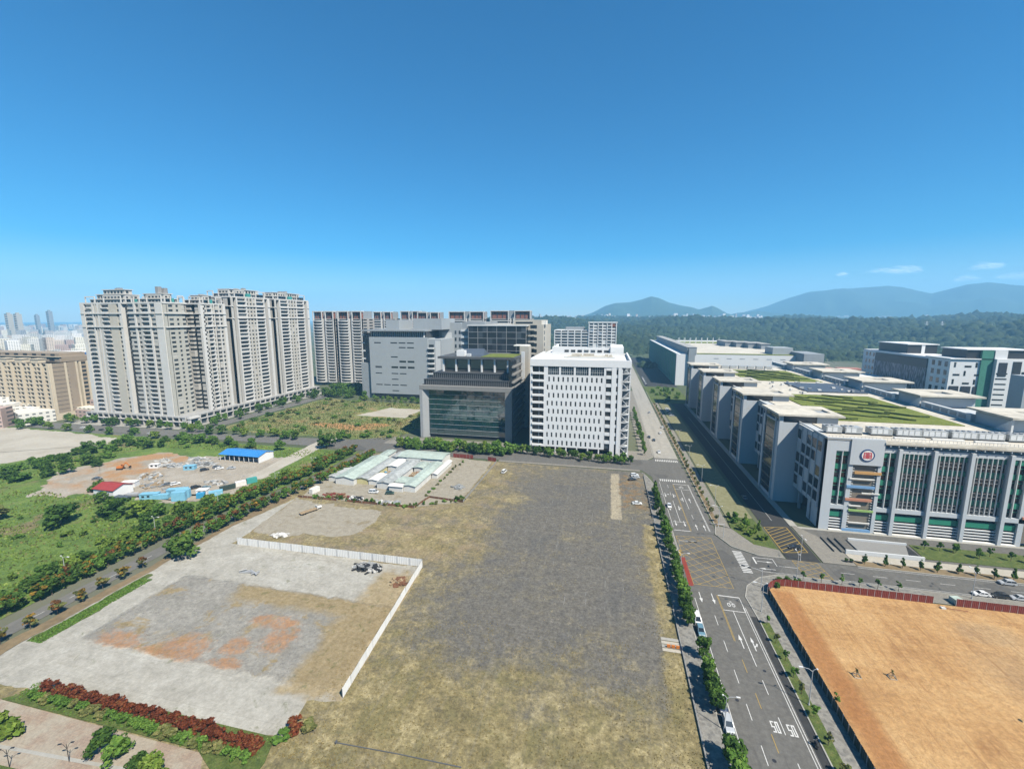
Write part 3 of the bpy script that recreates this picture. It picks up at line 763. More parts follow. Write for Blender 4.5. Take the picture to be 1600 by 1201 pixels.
me.loops.add(Fc.size); me.loops.foreach_set('vertex_index', Fc.ravel().astype(np.int32))
me.polygons.add(len(Fc)); me.polygons.foreach_set('loop_start', np.arange(len(Fc), dtype=np.int32) * 3); me.update(calc_edges=True)
me.materials.append(MAT['forest_canopy'])
o = bpy.data.objects.new('forest', me); COL.objects.link(o); tag(o, 'dense dark green forest covering the hills', 'forest', kind='stuff'); ORG[o.name] = (0, 0, 0)

# the far city: masses of houses too small to tell apart
t = NT('far_city_wall')
v = t.rnd()
c = t.ramp(v, [(0, (.62, .60, .55)), (.3, (.74, .72, .68)), (.5, (.55, .46, .38)), (.62, (.40, .40, .40)), (.75, (.70, .66, .55)), (.88, (.45, .34, .30)), (1, (.8, .8, .78))])
c.node.color_ramp.interpolation = 'CONSTANT'
zz = t.math('FRACT', t.math('DIVIDE', t.z, 3.4)); xx = t.math('FRACT', t.math('DIVIDE', t.math('ADD', t.x, t.y), 5.2))
win = t.math('MULTIPLY', t.math('MULTIPLY', t.step(zz, .3, .34), t.step(zz, .78, .74)), t.math('MULTIPLY', t.step(xx, .25, .3), t.step(xx, .8, .75)))
nz = t.n('ShaderNodeSeparateXYZ'); t.t.links.new(t.g.outputs['Normal'], nz.inputs[0])
win = t.math('MULTIPLY', win, t.step(t.math('ABSOLUTE', nz.outputs[2]), .6, .3))
c = t.mix(t.math('MULTIPLY', win, .8), c, (.06, .07, .08))
MAT['far_city_wall'] = t.out(c, .8)
def city(name, label, n, rg, zone, seed):
    rs = random.Random(seed); b = MB()
    for _ in range(n):
        x, y, w, d, h, z = zone(rs)
        a = R(rs.choice((0, 12, -20, 35))) + rs.uniform(-.05, .05); ca, sa = math.cos(a), math.sin(a)
        k = len(b.v); b.box(-w / 2, -d / 2, z - 5, w / 2, d / 2, z + h, False)
        b.v[k:] = [(x + p[0] * ca - p[1] * sa, y + p[0] * sa + p[1] * ca, p[2]) for p in b.v[k:]]
    o = b.build(name, 'far_city_wall'); tag(o, label, 'city', kind='stuff'); return o
def zone_left(rs):
    a = R(rs.uniform(-74, -42)); r_ = 560 * (6500 / 560) ** rs.random()
    big = rs.random() < .25
    return r_ * math.sin(a), r_ * math.cos(a), rs.uniform(12, 34) * (2.2 if big else 1), rs.uniform(12, 26) * (1.6 if big else 1), (rs.uniform(8, 20) if r_ < 1500 else rs.uniform(10, 46)) * (.8 if big else 1), 0
city('far_city_left', 'hazy sprawl of pale low-rise blocks beyond the towers on the left', 1500, None, zone_left, 3)
def zone_mid(rs):
    a = R(rs.uniform(-15, 17)); r_ = rs.uniform(4300, 6000)
    return r_ * math.sin(a), r_ * math.cos(a), rs.uniform(12, 46), rs.uniform(12, 30), (rs.uniform(10, 34) if rs.random() < .8 else rs.uniform(30, 62)), hill_z(a, r_) - 2
city('far_city_middle', 'band of tiny white buildings at the foot of the pointed mountain', 700, None, zone_mid, 5)
def zone_right(rs):
    a = R(rs.uniform(17, 48)); r_ = rs.uniform(7400, 7800)
    return r_ * math.sin(a), r_ * math.cos(a), rs.uniform(20, 60), rs.uniform(20, 40), rs.uniform(12, 40), 10 + max(0, (r_ - 7300)) * .2
city('far_city_right', 'faint white specks of buildings below the far mountain range', 220, None, zone_right, 8)

# haze: even air over the whole scene
hz = bpy.data.materials.new('haze_air'); hz.use_nodes = True
ht = hz.node_tree; ht.nodes.remove(ht.nodes['Principled BSDF'])
pv = ht.nodes.new('ShaderNodeVolumePrincipled')
pv.inputs['Color'].default_value = (.28, .64, 1.0, 1)
pv.inputs['Density'].default_value = 1.3e-4
pv.inputs['Anisotropy'].default_value = 0.0
ht.links.new(pv.outputs[0], ht.nodes['Material Output'].inputs['Volume'])
b = MB(); b.box(-13200, -13200, -8, 13200, 13200, 900)
MAT['haze_air'] = hz
o = b.build('haze', 'haze_air'); o['kind'] = 'stuff'; o['label'] = 'pale blue haze over the whole landscape'

# ------------------------------------------------------------------ building materials
plain('tower_wall', (.47, .455, .42), .85, .10, .25, streak=.35)
plain('tower_pale', (.585, .575, .55), .85, .08, .25, streak=.4)
plain('tower_tan', (.48, .45, .385), .85, .08, .25, streak=.3)
plain('tower_side', (.42, .41, .365), .85, .10, .25, streak=.3)
plain('podium_grey', (.26, .265, .265), .8, .12, .4)
plain('tan_wall', (.55, .475, .36), .85, .09, .25, streak=.3)
plain('brown_wall', (.30, .245, .185), .85, .10, .25, streak=.3)
plain('brick_red', (.25, .105, .075), .85, .12, .5)
plain('white_wall', (.70, .71, .71), .75, .04, .3, streak=.35)
plain('cool_grey', (.33, .36, .38), .7, .06, .3, streak=.4)
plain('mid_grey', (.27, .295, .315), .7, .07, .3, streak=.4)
plain('pale_grey', (.56, .58, .585), .7, .06, .3, streak=.4)
plain('concrete_grey', (.23, .228, .218), .85, .10, .3, streak=.4)
plain('beige_wall', (.44, .415, .36), .85, .08, .3, streak=.3)
plain('roof_pale', (.54, .505, .43), .9, .24, .35)
plain('roof_white', (.70, .69, .65), .85, .16, .35)
plain('roof_grey', (.33, .33, .32), .9, .15, .2)
plain('green_panel', (.025, .215, .135), .45, .10, .5, spec=.5, isl=.12)
plain('dull_green', (.06, .215, .155), .6, .12, .4)
plain('dark_void', (.025, .027, .03), .9, .2, .5)
plain('steel_white', (.66, .67, .67), .5, .06, .8, spec=.5)
plain('steel_grey', (.34, .35, .36), .5, .08, .8, spec=.5)
plain('galvanised', (.50, .51, .50), .45, .10, 1.2, metallic=.35, isl=.08)
plain('orange_bar', (.50, .29, .11), .5, .06, 1); plain('blue_bar', (.17, .32, .52), .5, .06, 1); plain('salmon_bar', (.48, .22, .14), .5, .06, 1); plain('lime_bar', (.27, .42, .13), .5, .06, 1)
plain('logo_blue', (.02, .055, .16), .5, .05, 1); plain('logo_red', (.52, .02, .035), .5, .05, 1)
plain('taupe_panel', (.20, .175, .14), .6, .08, .6)
plain('black_panel', (.03, .03, .033), .45, .1, .6, spec=.5)
plain('teal_glassy', (.06, .30, .28), .4, .1, .6)
plain('solar_blue', (.075, .095, .125), .55, .12, .5, spec=.3)
def glassmat(name, col, rough=.08, var=.5, tint=(.5, .6, .65)):
    """window glass seen from outside by day: dark inside, sky in it, blinds behind some panes"""
    t = NT(name)
    oi = t.n('ShaderNodeObjectInfo'); v = t.math('FRACT', t.math('ADD', t.rnd(), oi.outputs['Random'])); n = t.noise(.35, 2, .5)
    c = t.mix(t.step(v, .72, .95), col, tuple(min(.4, q * (2.2 + var) + .02) for q in col))
    c = t.mix(t.math('MULTIPLY', n, .5), c, tuple(q * .5 for q in col))
    t.b.inputs['IOR'].default_value = 1.52
    MAT[name] = t.out(c, rough, spec=.5)
glassmat('window_glass', (.035, .042, .048))
glassmat('dark_glass', (.022, .028, .034), .06)
glassmat('blue_glass', (.03, .055, .075), .06)
def curtain():
    t = NT('teal_curtain_glass')
    c = t.mix(t.step(t.rnd(), .5, 1), (.010, .042, .045), (.022, .08, .082))
    t.b.inputs['IOR'].default_value = 1.8
    MAT['teal_curtain_glass'] = t.out(c, .04, t.noise(.25, 2, .5, 1.2), .045, 1.0, spec=.9)
curtain()
def striped():
    t = NT('striped_panel')
    s = t.noise(1.6, 3, .6, stretch=(.6, .6, .10))
    MAT['striped_panel'] = t.out(t.ramp(s, [(.42, (.04, .04, .046)), (.52, (.17, .165, .185)), (.6, (.36, .35, .39))]), .6)
striped()

# ------------------------------------------------------------------ facade: a wall whose cells stand at different depths
class Bag(dict):
    def __missing__(s, k): s[k] = MB(); return s[k]
def facade(B, o, side, us, zs, cell, back=3.0, end=True):
    if side == 'S': P = lambda a, z, d: (o[0] + a, o[1] + d, z)
    elif side == 'E': P = lambda a, z, d: (o[0] - d, o[1] + a, z)
    elif side == 'W': P = lambda a, z, d: (o[0] + d, o[1] + a, z)
    n, m = len(us) - 1, len(zs) - 1
    C = [[cell(i, j) for j in range(m)] for i in range(n)]
    for i in range(n):
        for j in range(m):
            d, mt = C[i][j]
            a0, a1, z0, z1 = us[i], us[i + 1], zs[j], zs[j + 1]
            if mt: B[mt].quad(P(a0, z0, d), P(a1, z0, d), P(a1, z1, d), P(a0, z1, d))
            mt = mt or 'dark_void'
            e, me_ = C[i + 1][j] if i + 1 < n else (back if end else d, mt)
            if abs(e - d) > 1e-4: B[mt if d < e else (me_ or mt)].quad(P(a1, z0, d), P(a1, z0, e), P(a1, z1, e), P(a1, z1, d))
            if i == 0 and end: B[mt].quad(P(a0, z0, d), P(a0, z0, back), P(a0, z1, back), P(a0, z1, d))
            e, me_ = C[i][j + 1] if j + 1 < m else (back if end else d, mt)
            if abs(e - d) > 1e-4: B[mt if d < e else (me_ or mt)].quad(P(a0, z1, d), P(a1, z1, d), P(a1, z1, e), P(a0, z1, e))
def spread(cols, width):
    k = width / sum(w for w, _ in cols); us = [0]
    for w, _ in cols: us.append(us[-1] + w * k)
    return us, [c for _, c in cols]

KIND = {   # (sill, window, head) rows: depth, material
    'W': ((0, 'tower_wall'),) * 3, 'P': ((-.7, 'tower_pale'),) * 3, 'Q': ((-.5, 'tower_wall'),) * 3, 'T': ((-.3, 'tower_tan'),) * 3, 'S': ((0, 'tower_side'),) * 3,
    'w': ((0, 'tower_wall'), (.35, 'window_glass'), (0, 'tower_wall')), 'v': ((0, 'tower_tan'), (.35, 'window_glass'), (0, 'tower_tan')), 's': ((0, 'tower_side'), (.35, 'window_glass'), (0, 'tower_side')),
    'b': ((-.9, 'tower_pale'), (1.2, 'window_glass'), (-.1, 'tower_wall')), 'B': ((-1.3, 'tower_pale'), (1.4, 'window_glass'), (1.4, 'tower_wall')),
    'r': ((2.2, 'tower_wall'), (2.4, 'window_glass'), (2.2, 'tower_wall')), 'd': ((2.6, 'dark_void'), (2.6, 'window_glass'), (2.6, 'dark_void')),
}
def kindmap(sub):   # the same kinds in another building's colours
    return {k: tuple((d, sub.get(m, m)) for d, m in v) for k, v in KIND.items()}
srs = random.Random(77)
def storeys(B, o, side, cols, width, z0, nf, fh, bands=(), km=KIND, band_mat='tower_pale', sill=.28, head=.78):
    us, ks = spread(cols, width); zs = [z0]; rows = []
    for f in range(nf):
        zs += [z0 + f * fh + fh * sill, z0 + f * fh + fh * head, z0 + (f + 1) * fh]; rows += [(f, 0), (f, 1), (f, 2)]
    def cell(i, j):
        f, r = rows[j]
        if f in bands and r == 2 and ks[i] not in 'd': return (-1.2, band_mat)
        d_, m_ = km[ks[i]][r]
        if ks[i] in 'bB' and r == 1:
            q = srs.random()
            if q < .16: return (.15, m_)                    # balcony glazed in
            if q < .22: return (d_ * .5, km['W'][0][1])     # screened or shuttered
        if ks[i] in 'wvs' and r == 1 and srs.random() < .07: return (.15, km['W'][0][1])
        return d_, m_
    facade(B, o, side, us, zs, cell)
STUFFY = {'window_glass', 'dark_glass', 'blue_glass'}
NAMES = {'window_glass': 'glazing', 'dark_glass': 'glazing', 'blue_glass': 'glazing', 'dark_void': 'recess', 'tower_pale': 'pilaster_work', 'tower_wall': 'wall', 'tower_tan': 'tan_panel_wall', 'tower_side': 'side_wall', 'podium_grey': 'podium', 'tan_wall': 'pier_work', 'brown_wall': 'wall', 'white_wall': 'wall', 'cool_grey': 'wall', 'mid_grey': 'mid_grey_wall', 'pale_grey': 'pale_wall', 'beige_wall': 'wall', 'brick_red': 'red_panel_work', 'roof_pale': 'roof', 'roof_white': 'roof', 'roof_grey': 'roof', 'teal_glassy': 'teal_screen', 'concrete_grey': 'frame', 'steel_white': 'frame_work', 'green_panel': 'green_panel_work', 'dull_green': 'green_wall', 'striped_panel': 'striped_screen', 'black_panel': 'black_panel_work', 'steel_grey': 'louvre_work', 'galvanised': 'plant_units', 'solar_blue': 'solar_panels', 'roof_grass': 'green_roof', 'dark_shaded_asphalt': 'roof_felt'}  # mid grey parts are walls of a plain darker grey
def emit(B, root, names=None):
    """Large pieces become parts of their own; pieces too small to tell apart in the picture stay joined."""
    for mt, b in B.items():
        if not b.f: continue
        nm = (names or {}).get(mt) or NAMES.get(mt, mt)
        big, used = [], set()
        for (v0, v1, f0, f1) in b.pc:
            P = np.array(b.v[v0:v1]); dim = np.sort(P.max(0) - P.min(0)); dist = np.linalg.norm(P.mean(0) - np.array((0, 0, CAM_H)))
            if dim[1] * CAM_F / dist > 9 and len(big) < 300: big.append((v0, v1, f0, f1)); used.update(range(f0, f1))
        small = set()
        for (v0, v1, f0, f1) in b.pc:
            if f0 not in used: small.update(range(f0, f1))
        def sub(fs):
            q = MB(); mp = {}
            for fi in fs:
                f = []
                for k in b.f[fi]:
                    if k not in mp: mp[k] = len(q.v); q.v.append(b.v[k])
                    f.append(mp[k])
                q.f.append(tuple(f))
            return q
        for (v0, v1, f0, f1) in big: sub(range(f0, f1)).build(nm, mt, root)
        base = [i for i in range(len(b.f)) if i not in used and i not in small]
        if base:
            o = sub(base).build(nm, mt, root)
            if mt in STUFFY or len(base) > 40: o['kind'] = 'stuff'
        if small:
            o = sub(sorted(small)).build(nm if mt in STUFFY else nm + '_trim', mt, root)
            if len(small) > 6: o['kind'] = 'stuff'

# ------------------------------------------------------------------ the five residential towers on the left
FH = 3.72
PAT_E = [(1.8, 'Q'), (3.4, 'd'), (1.1, 'P'), (8.5, 'b'), (1.1, 'P'), (2, 'w'), (1.4, 'Q'), (2.2, 'v'), (1.4, 'Q'), (2, 'w'), (1.1, 'P'), (8.5, 'b'), (1.1, 'P'), (3.4, 'd'), (2.6, 'P')]
PAT_E3 = [(4, 'P'), (2, 'd'), (1.1, 'P'), (4, 'w'), (1, 'W'), (5.5, 'b'), (1.1, 'P'), (2.4, 'v'), (1, 'P'), (2.2, 'd'), (4, 'w'), (1, 'P'), (4, 'w'), (1.1, 'W'), (3.6, 'P')]
PAT_S1 = [(3.4, 'P'), (1.2, 'd'), (5.2, 'b'), (1.4, 'w'), (1.2, 'P'), (1.2, 'r'), (1.2, 'Q'), (1.4, 'r'), (1.2, 'P'), (2.6, 'Q'), (6, 'b'), (1, 'd'), (7.4, 'T'), (2.8, 'v'), (2.2, 'P'), (1.4, 'd')]
PAT_S2 = [(1.4, 'w'), (3.6, 'w'), (1.2, 'P'), (2.6, 'w'), (1.8, 'Q'), (5.6, 'b'), (1.2, 'P'), (3, 'w'), (1, 'd'), (5.4, 'P'), (.6, 'd')]
PAT_SIDE = [(3.4, 'S'), (3.0, 's'), (2.2, 'S'), (1.6, 's'), (2.4, 'S'), (2, 's'), (2, 'r')]
PLAIN_S = [(3, 'd'), (3, 'w'), (4, 'W'), (3, 'w'), (4, 'W'), (3, 'w'), (4, 'W'), (4, 'W')]
def crown(B, x0, x1, y0, y1, z, tall, seed):
    """roof structures: set-back penthouses with frames, pergolas and tanks"""
    rs = random.Random(seed)
    for lv in range(tall):
        ins = 3.5 + lv * 3.2; zz = z + lv * 4.2; a0, a1, b0, b1 = x0 + ins + 3, x1 - ins, y0 + ins, y1 - ins
        if a1 - a0 < 6 or b1 - b0 < 6: break
        B['tower_wall'].box(a0, b0, zz, a1, b1, zz + 3.7)
        B['tower_pale'].box(a0 - .7, b0 - .7, zz + 3.7, a1 + .7, b1 + .7, zz + 4.2)
        w = 3.6
        k = a0 + 1.2
        while k + w * .6 < a1: B['window_glass'].box(k, b0 - .12, zz + .9, k + w * .55, b0 + .1, zz + 3); k += w
        k = b0 + 1.2
        while k + w * .6 < b1: B['window_glass'].box(a1 - .1, k, zz + .9, a1 + .12, k + w * .55, zz + 3); k += w
    # open frames along the parapet
    def frame(p, q, h):
        B['tower_pale'].bar((*p, z), (*p, z + h), .7); B['tower_pale'].bar((*q, z), (*q, z + h), .7); B['tower_pale'].bar((p[0], p[1], z + h), (q[0], q[1], z + h), .8)
    L = y1 - y0
    frame((x1 - .6, y0 + L * .12), (x1 - .6, y0 + L * .36), 6.5); frame((x1 - .6, y0 + L * .66), (x1 - .6, y0 + L * .9), 6.5)
    W = x1 - x0
    frame((x0 + W * .12, y0 + .6), (x0 + W * .34, y0 + .6), 6); frame((x0 + W * .55, y0 + .6), (x0 + W * .95, y0 + .6), 6.5)
    B['teal_glassy'].box(x1 - 3.5, y0 + L * .44, z + .5, x1 - 1.2, y0 + L * .54, z + 4.5)
    for _ in range(3):
        a, c = (x0 + x1) / 2 + rs.uniform(-3, 3), (y0 + y1) / 2 + rs.uniform(-3, 3); B['podium_grey'].box(a, c, z, a + 3, c + 3, z + tall * 4.2 + rs.uniform(.5, 2.2))
    B['tower_pale'].box(x0 - .4, y0 - .4, z, x1 + .4, y0 + .2, z + 1.2); B['tower_pale'].box(x1 - .2, y0 + .2, z, x1 + .4, y1, z + 1.2)
    B['tower_pale'].box(x0 - .4, y1 - .2, z, x1 - .2, y1 + .4, z + 1.2); B['tower_pale'].box(x0 - .4, y0 + .2, z, x0 + .2, y1 - .2, z + 1.2)
def res_tower(label, x0, x1, y0, y1, nf, patS, patE, tall, seed, zb=9.0, bands=(-6, -3)):
    root = thing('apartment_tower', label, 'tower', ((x0 + x1) / 2, (y0 + y1) / 2, 0), 'tall residential towers on the left')
    B = Bag(); z = zb + nf * FH; bd = tuple(nf + k for k in bands)
    B['tower_wall'].box(x0, y0 + 2.9, 0, x1 - 2.9, y1, z)
    if patS: storeys(B, (x0, y0), 'S', patS, x1 - x0, zb, nf, FH, bd)
    else: B['tower_wall'].quad((x0, y0, zb), (x1, y0, zb), (x1, y0, z), (x0, y0, z))
    storeys(B, (x1, y0), 'E', patE, y1 - y0, zb, nf, FH, bd)
    B['roof_pale'].quad((x0, y0, z), (x1, y0, z), (x1, y1, z), (x0, y1, z))
    crown(B, x0, x1, y0, y1, z + .05, tall, seed)
    emit(B, root); return root
res_tower('leftmost pale apartment tower with a blank tan strip down its front', -441, -395, 290, 316, 25, PAT_S1, PLAIN_S, 3, 1)
res_tower('corner apartment tower with an olive side wall, second from the left', -388.5, -352, 288.5, 309, 25, PAT_S2, PAT_SIDE, 3, 2)
res_tower('middle apartment tower of the five, right of the dark gap', -372, -345, 316, 340, 25, [(2, 'd'), (1, 'P'), (3, 'w'), (1, 'W'), (3, 'w'), (3, 'd'), (3, 'w'), (1.5, 'P')], [(2.4, 'd')] + PAT_E3[3:], 2, 3)
res_tower('apartment tower with the highest roof, second from the right of the five', -374, -345, 347, 395, 27, PLAIN_S, PAT_E, 2, 4)
res_tower('rightmost of the five pale apartment towers, beside the scrub field', -374, -345, 402, 456, 27, PLAIN_S, PAT_E, 2, 5)
# shared podium along both streets
root = thing('shop_podium', 'dark grey two-storey podium with pale piers below the five towers', 'podium', (-345, 290, 0))
B = Bag()
def podium_front(o, side, length, n):
    us = [0]; ks = []
    for i in range(n): us += [us[-1] + .8, us[-1] + length / n]; ks += ['p', 'g']
    zs = [0, .6, 4.0, 4.9, 5.3, 8.0, 9.0]
    def cell(i, j):
        if ks[i] == 'p': return (-.5, 'tower_wall')
        return [(0, 'podium_grey'), (.9, 'dark_glass'), (0, 'podium_grey'), (-.9, 'tower_pale'), (.6, 'dark_glass'), (-.2, 'podium_grey')][j]
    facade(B, o, side, us, zs, cell)
podium_front((-446, 286), 'S', 106, 17); podium_front((-340, 286), 'E', 174, 26)
B['podium_grey'].box(-446, 288.9, 0, -342.9, 460, 8.9)
B['roof_grey'].quad((-446, 286, 9.01), (-340, 286, 9.01), (-340, 460, 9.01), (-446, 460, 9.01))
emit(B, root)
B = Bag()   # portal at the corner
for y in (288, 296): B['tower_pale'].box(-340, y, 0, -337.5, y + 1.2, 7)
B['tower_pale'].box(-340, 287.6, 7, -337, 297.6, 8.6); emit(B, root, {'tower_pale': 'entrance_portal'})

# ------------------------------------------------------------------ brown mid-rise at the left edge
root = thing('brown_apartment_block', 'brown and tan mid-rise apartment block at the left edge', 'building', (-560, 300, 0))
KB = kindmap({'tower_wall': 'brown_wall', 'tower_pale': 'tan_wall', 'tower_tan': 'brown_wall', 'tower_side': 'brown_wall'})
B = Bag()
front = []
for i in range(15): front += [(.9, 'P'), (2.6, 'b'), (.9, 'P'), (2.2, 'd'), (2.4, 'b')]
storeys(B, (-660, 284), 'S', front + [(2, 'P')], 182, 6, 12, 3.75, (), KB)
storeys(B, (-478, 284), 'E', [(1.3, 'P'), (6.5, 'T'), (1.1, 'P'), (5, 'T'), (1.1, 'P'), (1.2, 'd'), (1, 'P'), (3, 'w'), (1, 'P'), (2.2, 'd'), (1, 'P'), (3.4, 'w'), (1, 'P'), (3.2, 'w'), (1.4, 'P')], 46, 6, 12, 3.75, (), KB)
for f in range(12):   # slab lines on the blank side panel
    B['dark_void'].box(-478.1, 286, 6 + f * 3.75 + 3.4, -477.62, 297.6, 6 + f * 3.75 + 3.7)
B['brown_wall'].box(-660, 286.9, 0, -480.9, 330, 51); B['tan_wall'].box(-660.5, 283.2, 0, -477.4, 330.2, 6)
B['roof_grey'].quad((-660, 284, 51), (-478, 284, 51), (-478, 330, 51), (-660, 330, 51))
for k in range(9):
    x = -652 + k * 19; B['tan_wall'].box(x, 284.5, 51, x + 9, 290, 54.2); B['tan_wall'].box(x - .6, 284, 54.2, x + 9.6, 290.6, 54.8)
B['brown_wall'].box(-640, 296, 51, -484, 324, 55.5); B['brown_wall'].box(-630, 300, 55.5, -490, 320, 58.5); B['tan_wall'].box(-641, 295, 55.5, -483, 297, 55.9)
for k in range(12): B['dark_void'].box(-628 + k * 12, 295.85, 52, -622 + k * 12, 296.05, 54.4); B['dark_void'].box(-626 + k * 11.4, 299.85, 56.2, -621 + k * 11.4, 300.05, 57.8)
emit(B, root)

# ------------------------------------------------------------------ blue-clad hall behind it
root = thing('blue_hall', 'blue metal-clad hall between the brown block and the towers', 'building', (-520, 420, 0))
plain('blue_clad', (.06, .15, .36), .5, .1, .4)
B = Bag(); B['blue_clad'].box(-585, 400, 0, -500, 450, 46); B['blue_clad'].box(-610, 395, 46, -498, 452, 50)
for k in range(14): B['dark_glass'].box(-582 + k * 6, 399.9, 12 + (k % 3) * 9, -579 + k * 6, 400.05, 20 + (k % 3) * 9)
emit(B, root, {'blue_clad': 'blue_cladding'})

# ------------------------------------------------------------------ balcony towers behind the grey building
plain('umber_wall', (.37, .35, .325), .85, .1, .3, streak=.3)
KW = kindmap({'tower_wall': 'umber_wall', 'tower_tan': 'brick_red', 'tower_side': 'mid_grey'})
NAMES['umber_wall'] = 'wall'
def balcony_tower(label, x0, x1, y0, y1, nf, z_crown, curved, grp='white balconied towers further back'):
    root = thing('balcony_tower', label, 'tower', ((x0 + x1) / 2, (y0 + y1) / 2, 0), grp)
    B = Bag(); fh = 3.9; top = 4 + nf * fh
    w = x1 - x0
    B['mid_grey'].box(x0, y0 + 3, 0, x1 - 3, y1, top + z_crown)
    storeys(B, (x0, y0), 'S', [(1.2, 'S'), (w * .38, 'B'), (1.3, 'P'), (2.6, 'r'), (1.3, 'P'), (w * .30, 'B'), (2, 'W')], w, 4, nf, fh, (), KW, sill=.36)
    storeys(B, (x1, y0), 'E', [(2, 'W'), (5, 'w'), (3, 'W'), (5, 'w'), (2, 'W')], y1 - y0, 4, nf, fh, (), KW)
    if curved:   # rounded balcony fronts
        for f in range(nf):
            z = 4 + f * fh; pts = [(x0 + w * .06 + w * .40 * k / 10, y0 - 1.2 - 1.8 * math.sin(PI * k / 10)) for k in range(11)]
            B['tower_pale'].prism(pts + [(pts[-1][0], y0 - .5), (pts[0][0], y0 - .5)], z, z + 1.35, True)
    for (a, c) in ((x0, x0 + w * .46), (x0 + w * .6, x1)):      # framed red crown
        B['brick_red'].box(a + 1, y0 + 1.5, top, c - 1, y0 + 6, top + z_crown - 1.2)
        for k in range(4): xx = a + 2 + (c - a - 4) * k / 3; B['window_glass'].box(xx - .6, y0 + 1.3, top + .8, xx + .6, y0 + 1.6, top + z_crown - 2.4)
        B['tower_pale'].box(a, y0 - 1, top + z_crown - 1.2, c, y0 + 7, top + z_crown)
        for xx in (a, c - 1.1): B['tower_pale'].box(xx, y0 - 1, 4, xx + 1.1, y0 + .0, top + z_crown - 1.2)
    emit(B, root); return root
balcony_tower('white balconied tower just right of the pale towers', -389, -358, 522, 552, 22, 10, True)
balcony_tower('rounded white balcony tower left of the grey windowless building', -353, -318, 524, 556, 22, 10, True)
balcony_tower('distant tower with red crown above the left end of the grey building', -368, -336, 640, 670, 22, 11, False)
balcony_tower('distant tower with red crown behind the middle of the grey building', -328, -294, 655, 685, 22, 12, False)
balcony_tower('distant tower with red crown behind the right end of the grey building', -288, -253, 632, 660, 22, 10, False)
balcony_tower('distant tower with red crown behind the dark glass office, left one', -240, -184, 640, 670, 22, 11, False)
balcony_tower('distant tower with red crown behind the dark glass office, right one', -176, -114, 648, 678, 22, 12, False)

# ------------------------------------------------------------------ grey windowless building
root = thing('grey_data_building', 'tall grey windowless building with slit windows and a finned top', 'building', (-225, 470, 0))
B = Bag(); X0, X1, Y0 = -262, -192, 445
us = [0, 6]; ks = ['W']
for k in range(5): us += [us[-1] + 8.2, us[-1] + 9.9]; ks += ['s', 'W']
us.append(70); ks.append('W'); zs = [6]; rk = ['W']
for z in (9, 15.5, 22, 28.5, 35, 41.5, 47, 52.3, 57.5, 62.6): zs += [z, z + (1.2 if z < 34 else 2.2 if z < 42 else 1.3)]; rk += ['s', 'W']
zs.append(68.5)
rs = random.Random(4)
blank = {(i, j): rs.random() < .45 for i in range(20) for j in range(30)}
facade(B, (X0, Y0), 'S', us, zs, lambda i, j: (.5, 'dark_glass') if ks[i] == 's' and rk[j] == 's' and not blank[(i, j)] else (0, 'cool_grey'))
B['cool_grey'].box(X0, Y0 + 2.9, 0, X1, 520, 68.5); B['dark_glass'].box(X0 + 3, Y0 + .6, 0, X1 - 3, Y0 + 3, 6)
B['cool_grey'].box(X0, Y0 + .3, 68.5, X1, Y0 + 1, 69.6)
B['dark_glass'].box(X0 + 2, Y0 + 5, 68.5, X1 - 4, 515, 76)
for k in range(26): x = X0 + 2 + k * 2.5; B['pale_grey'].box(x, Y0 + 2, 68.6, x + .5, Y0 + 4.9, 76)
B['mid_grey'].box(X0 - 8, Y0 - 2, 76, X1 - 2, 522, 77.6)
B['cool_grey'].box(X1, Y0 + 2, 0, X1 + 15, 515, 67.5); B['pale_grey'].box(X1 + 8, Y0 + 1.8, 20, X1 + 14, Y0 + 2, 66)
for f in range(8): B['pale_grey'].box(X1 + .5, Y0 - 1.6, 18 + f * 5.6, X1 + 7, Y0 + 2, 19.6 + f * 5.6); B['dark_glass'].box(X1 + 1, Y0 + 1.5, 19.7 + f * 5.6, X1 + 6.4, Y0 + 1.98, 22.6 + f * 5.6)
B['mid_grey'].box(X0 - 13, Y0 + 3, 0, X0, 500, 40); B['dark_glass'].box(X0 - 12, Y0 + 8, 40, X0, 500, 74)
for f in range(8): B['pale_grey'].box(X0 - 13, Y0 + 5, 8 + f * 9, X0 - 8.4, Y0 + 8, 9.2 + f * 9)
B['cool_grey'].box(X0 + 16, 455, 77.6, X0 + 32, 490, 88.5); B['cool_grey'].box(X0 + 46, 462, 77.6, X1 + 10, 505, 90)
emit(B, root)
root = thing('grey_slab_tower', 'plain grey slab tower with a pale panel behind the glass office', 'building', (-186, 515, 0))
B = Bag(); B['cool_grey'].box(-204, 488, 0, -167, 540, 84); B['mid_grey'].box(-206, 490, 0, -204, 540, 84); B['pale_grey'].box(-192, 487.6, 20, -180, 488, 74)
for f in range(7): B['dark_glass'].box(-176, 487.8, 24 + f * 8, -174, 488.1, 28 + f * 8); B['dark_glass'].box(-171, 487.8, 24 + f * 8, -169, 488.1, 28 + f * 8)
for f in range(8): B['pale_grey'].box(-166, 486, 20 + f * 8, -156, 496, 22.4 + f * 8)
B['dark_glass'].box(-166.9, 489, 0, -157, 500, 84); B['cool_grey'].box(-190, 489, 84.05, -169, 500, 85.4)
emit(B, root)

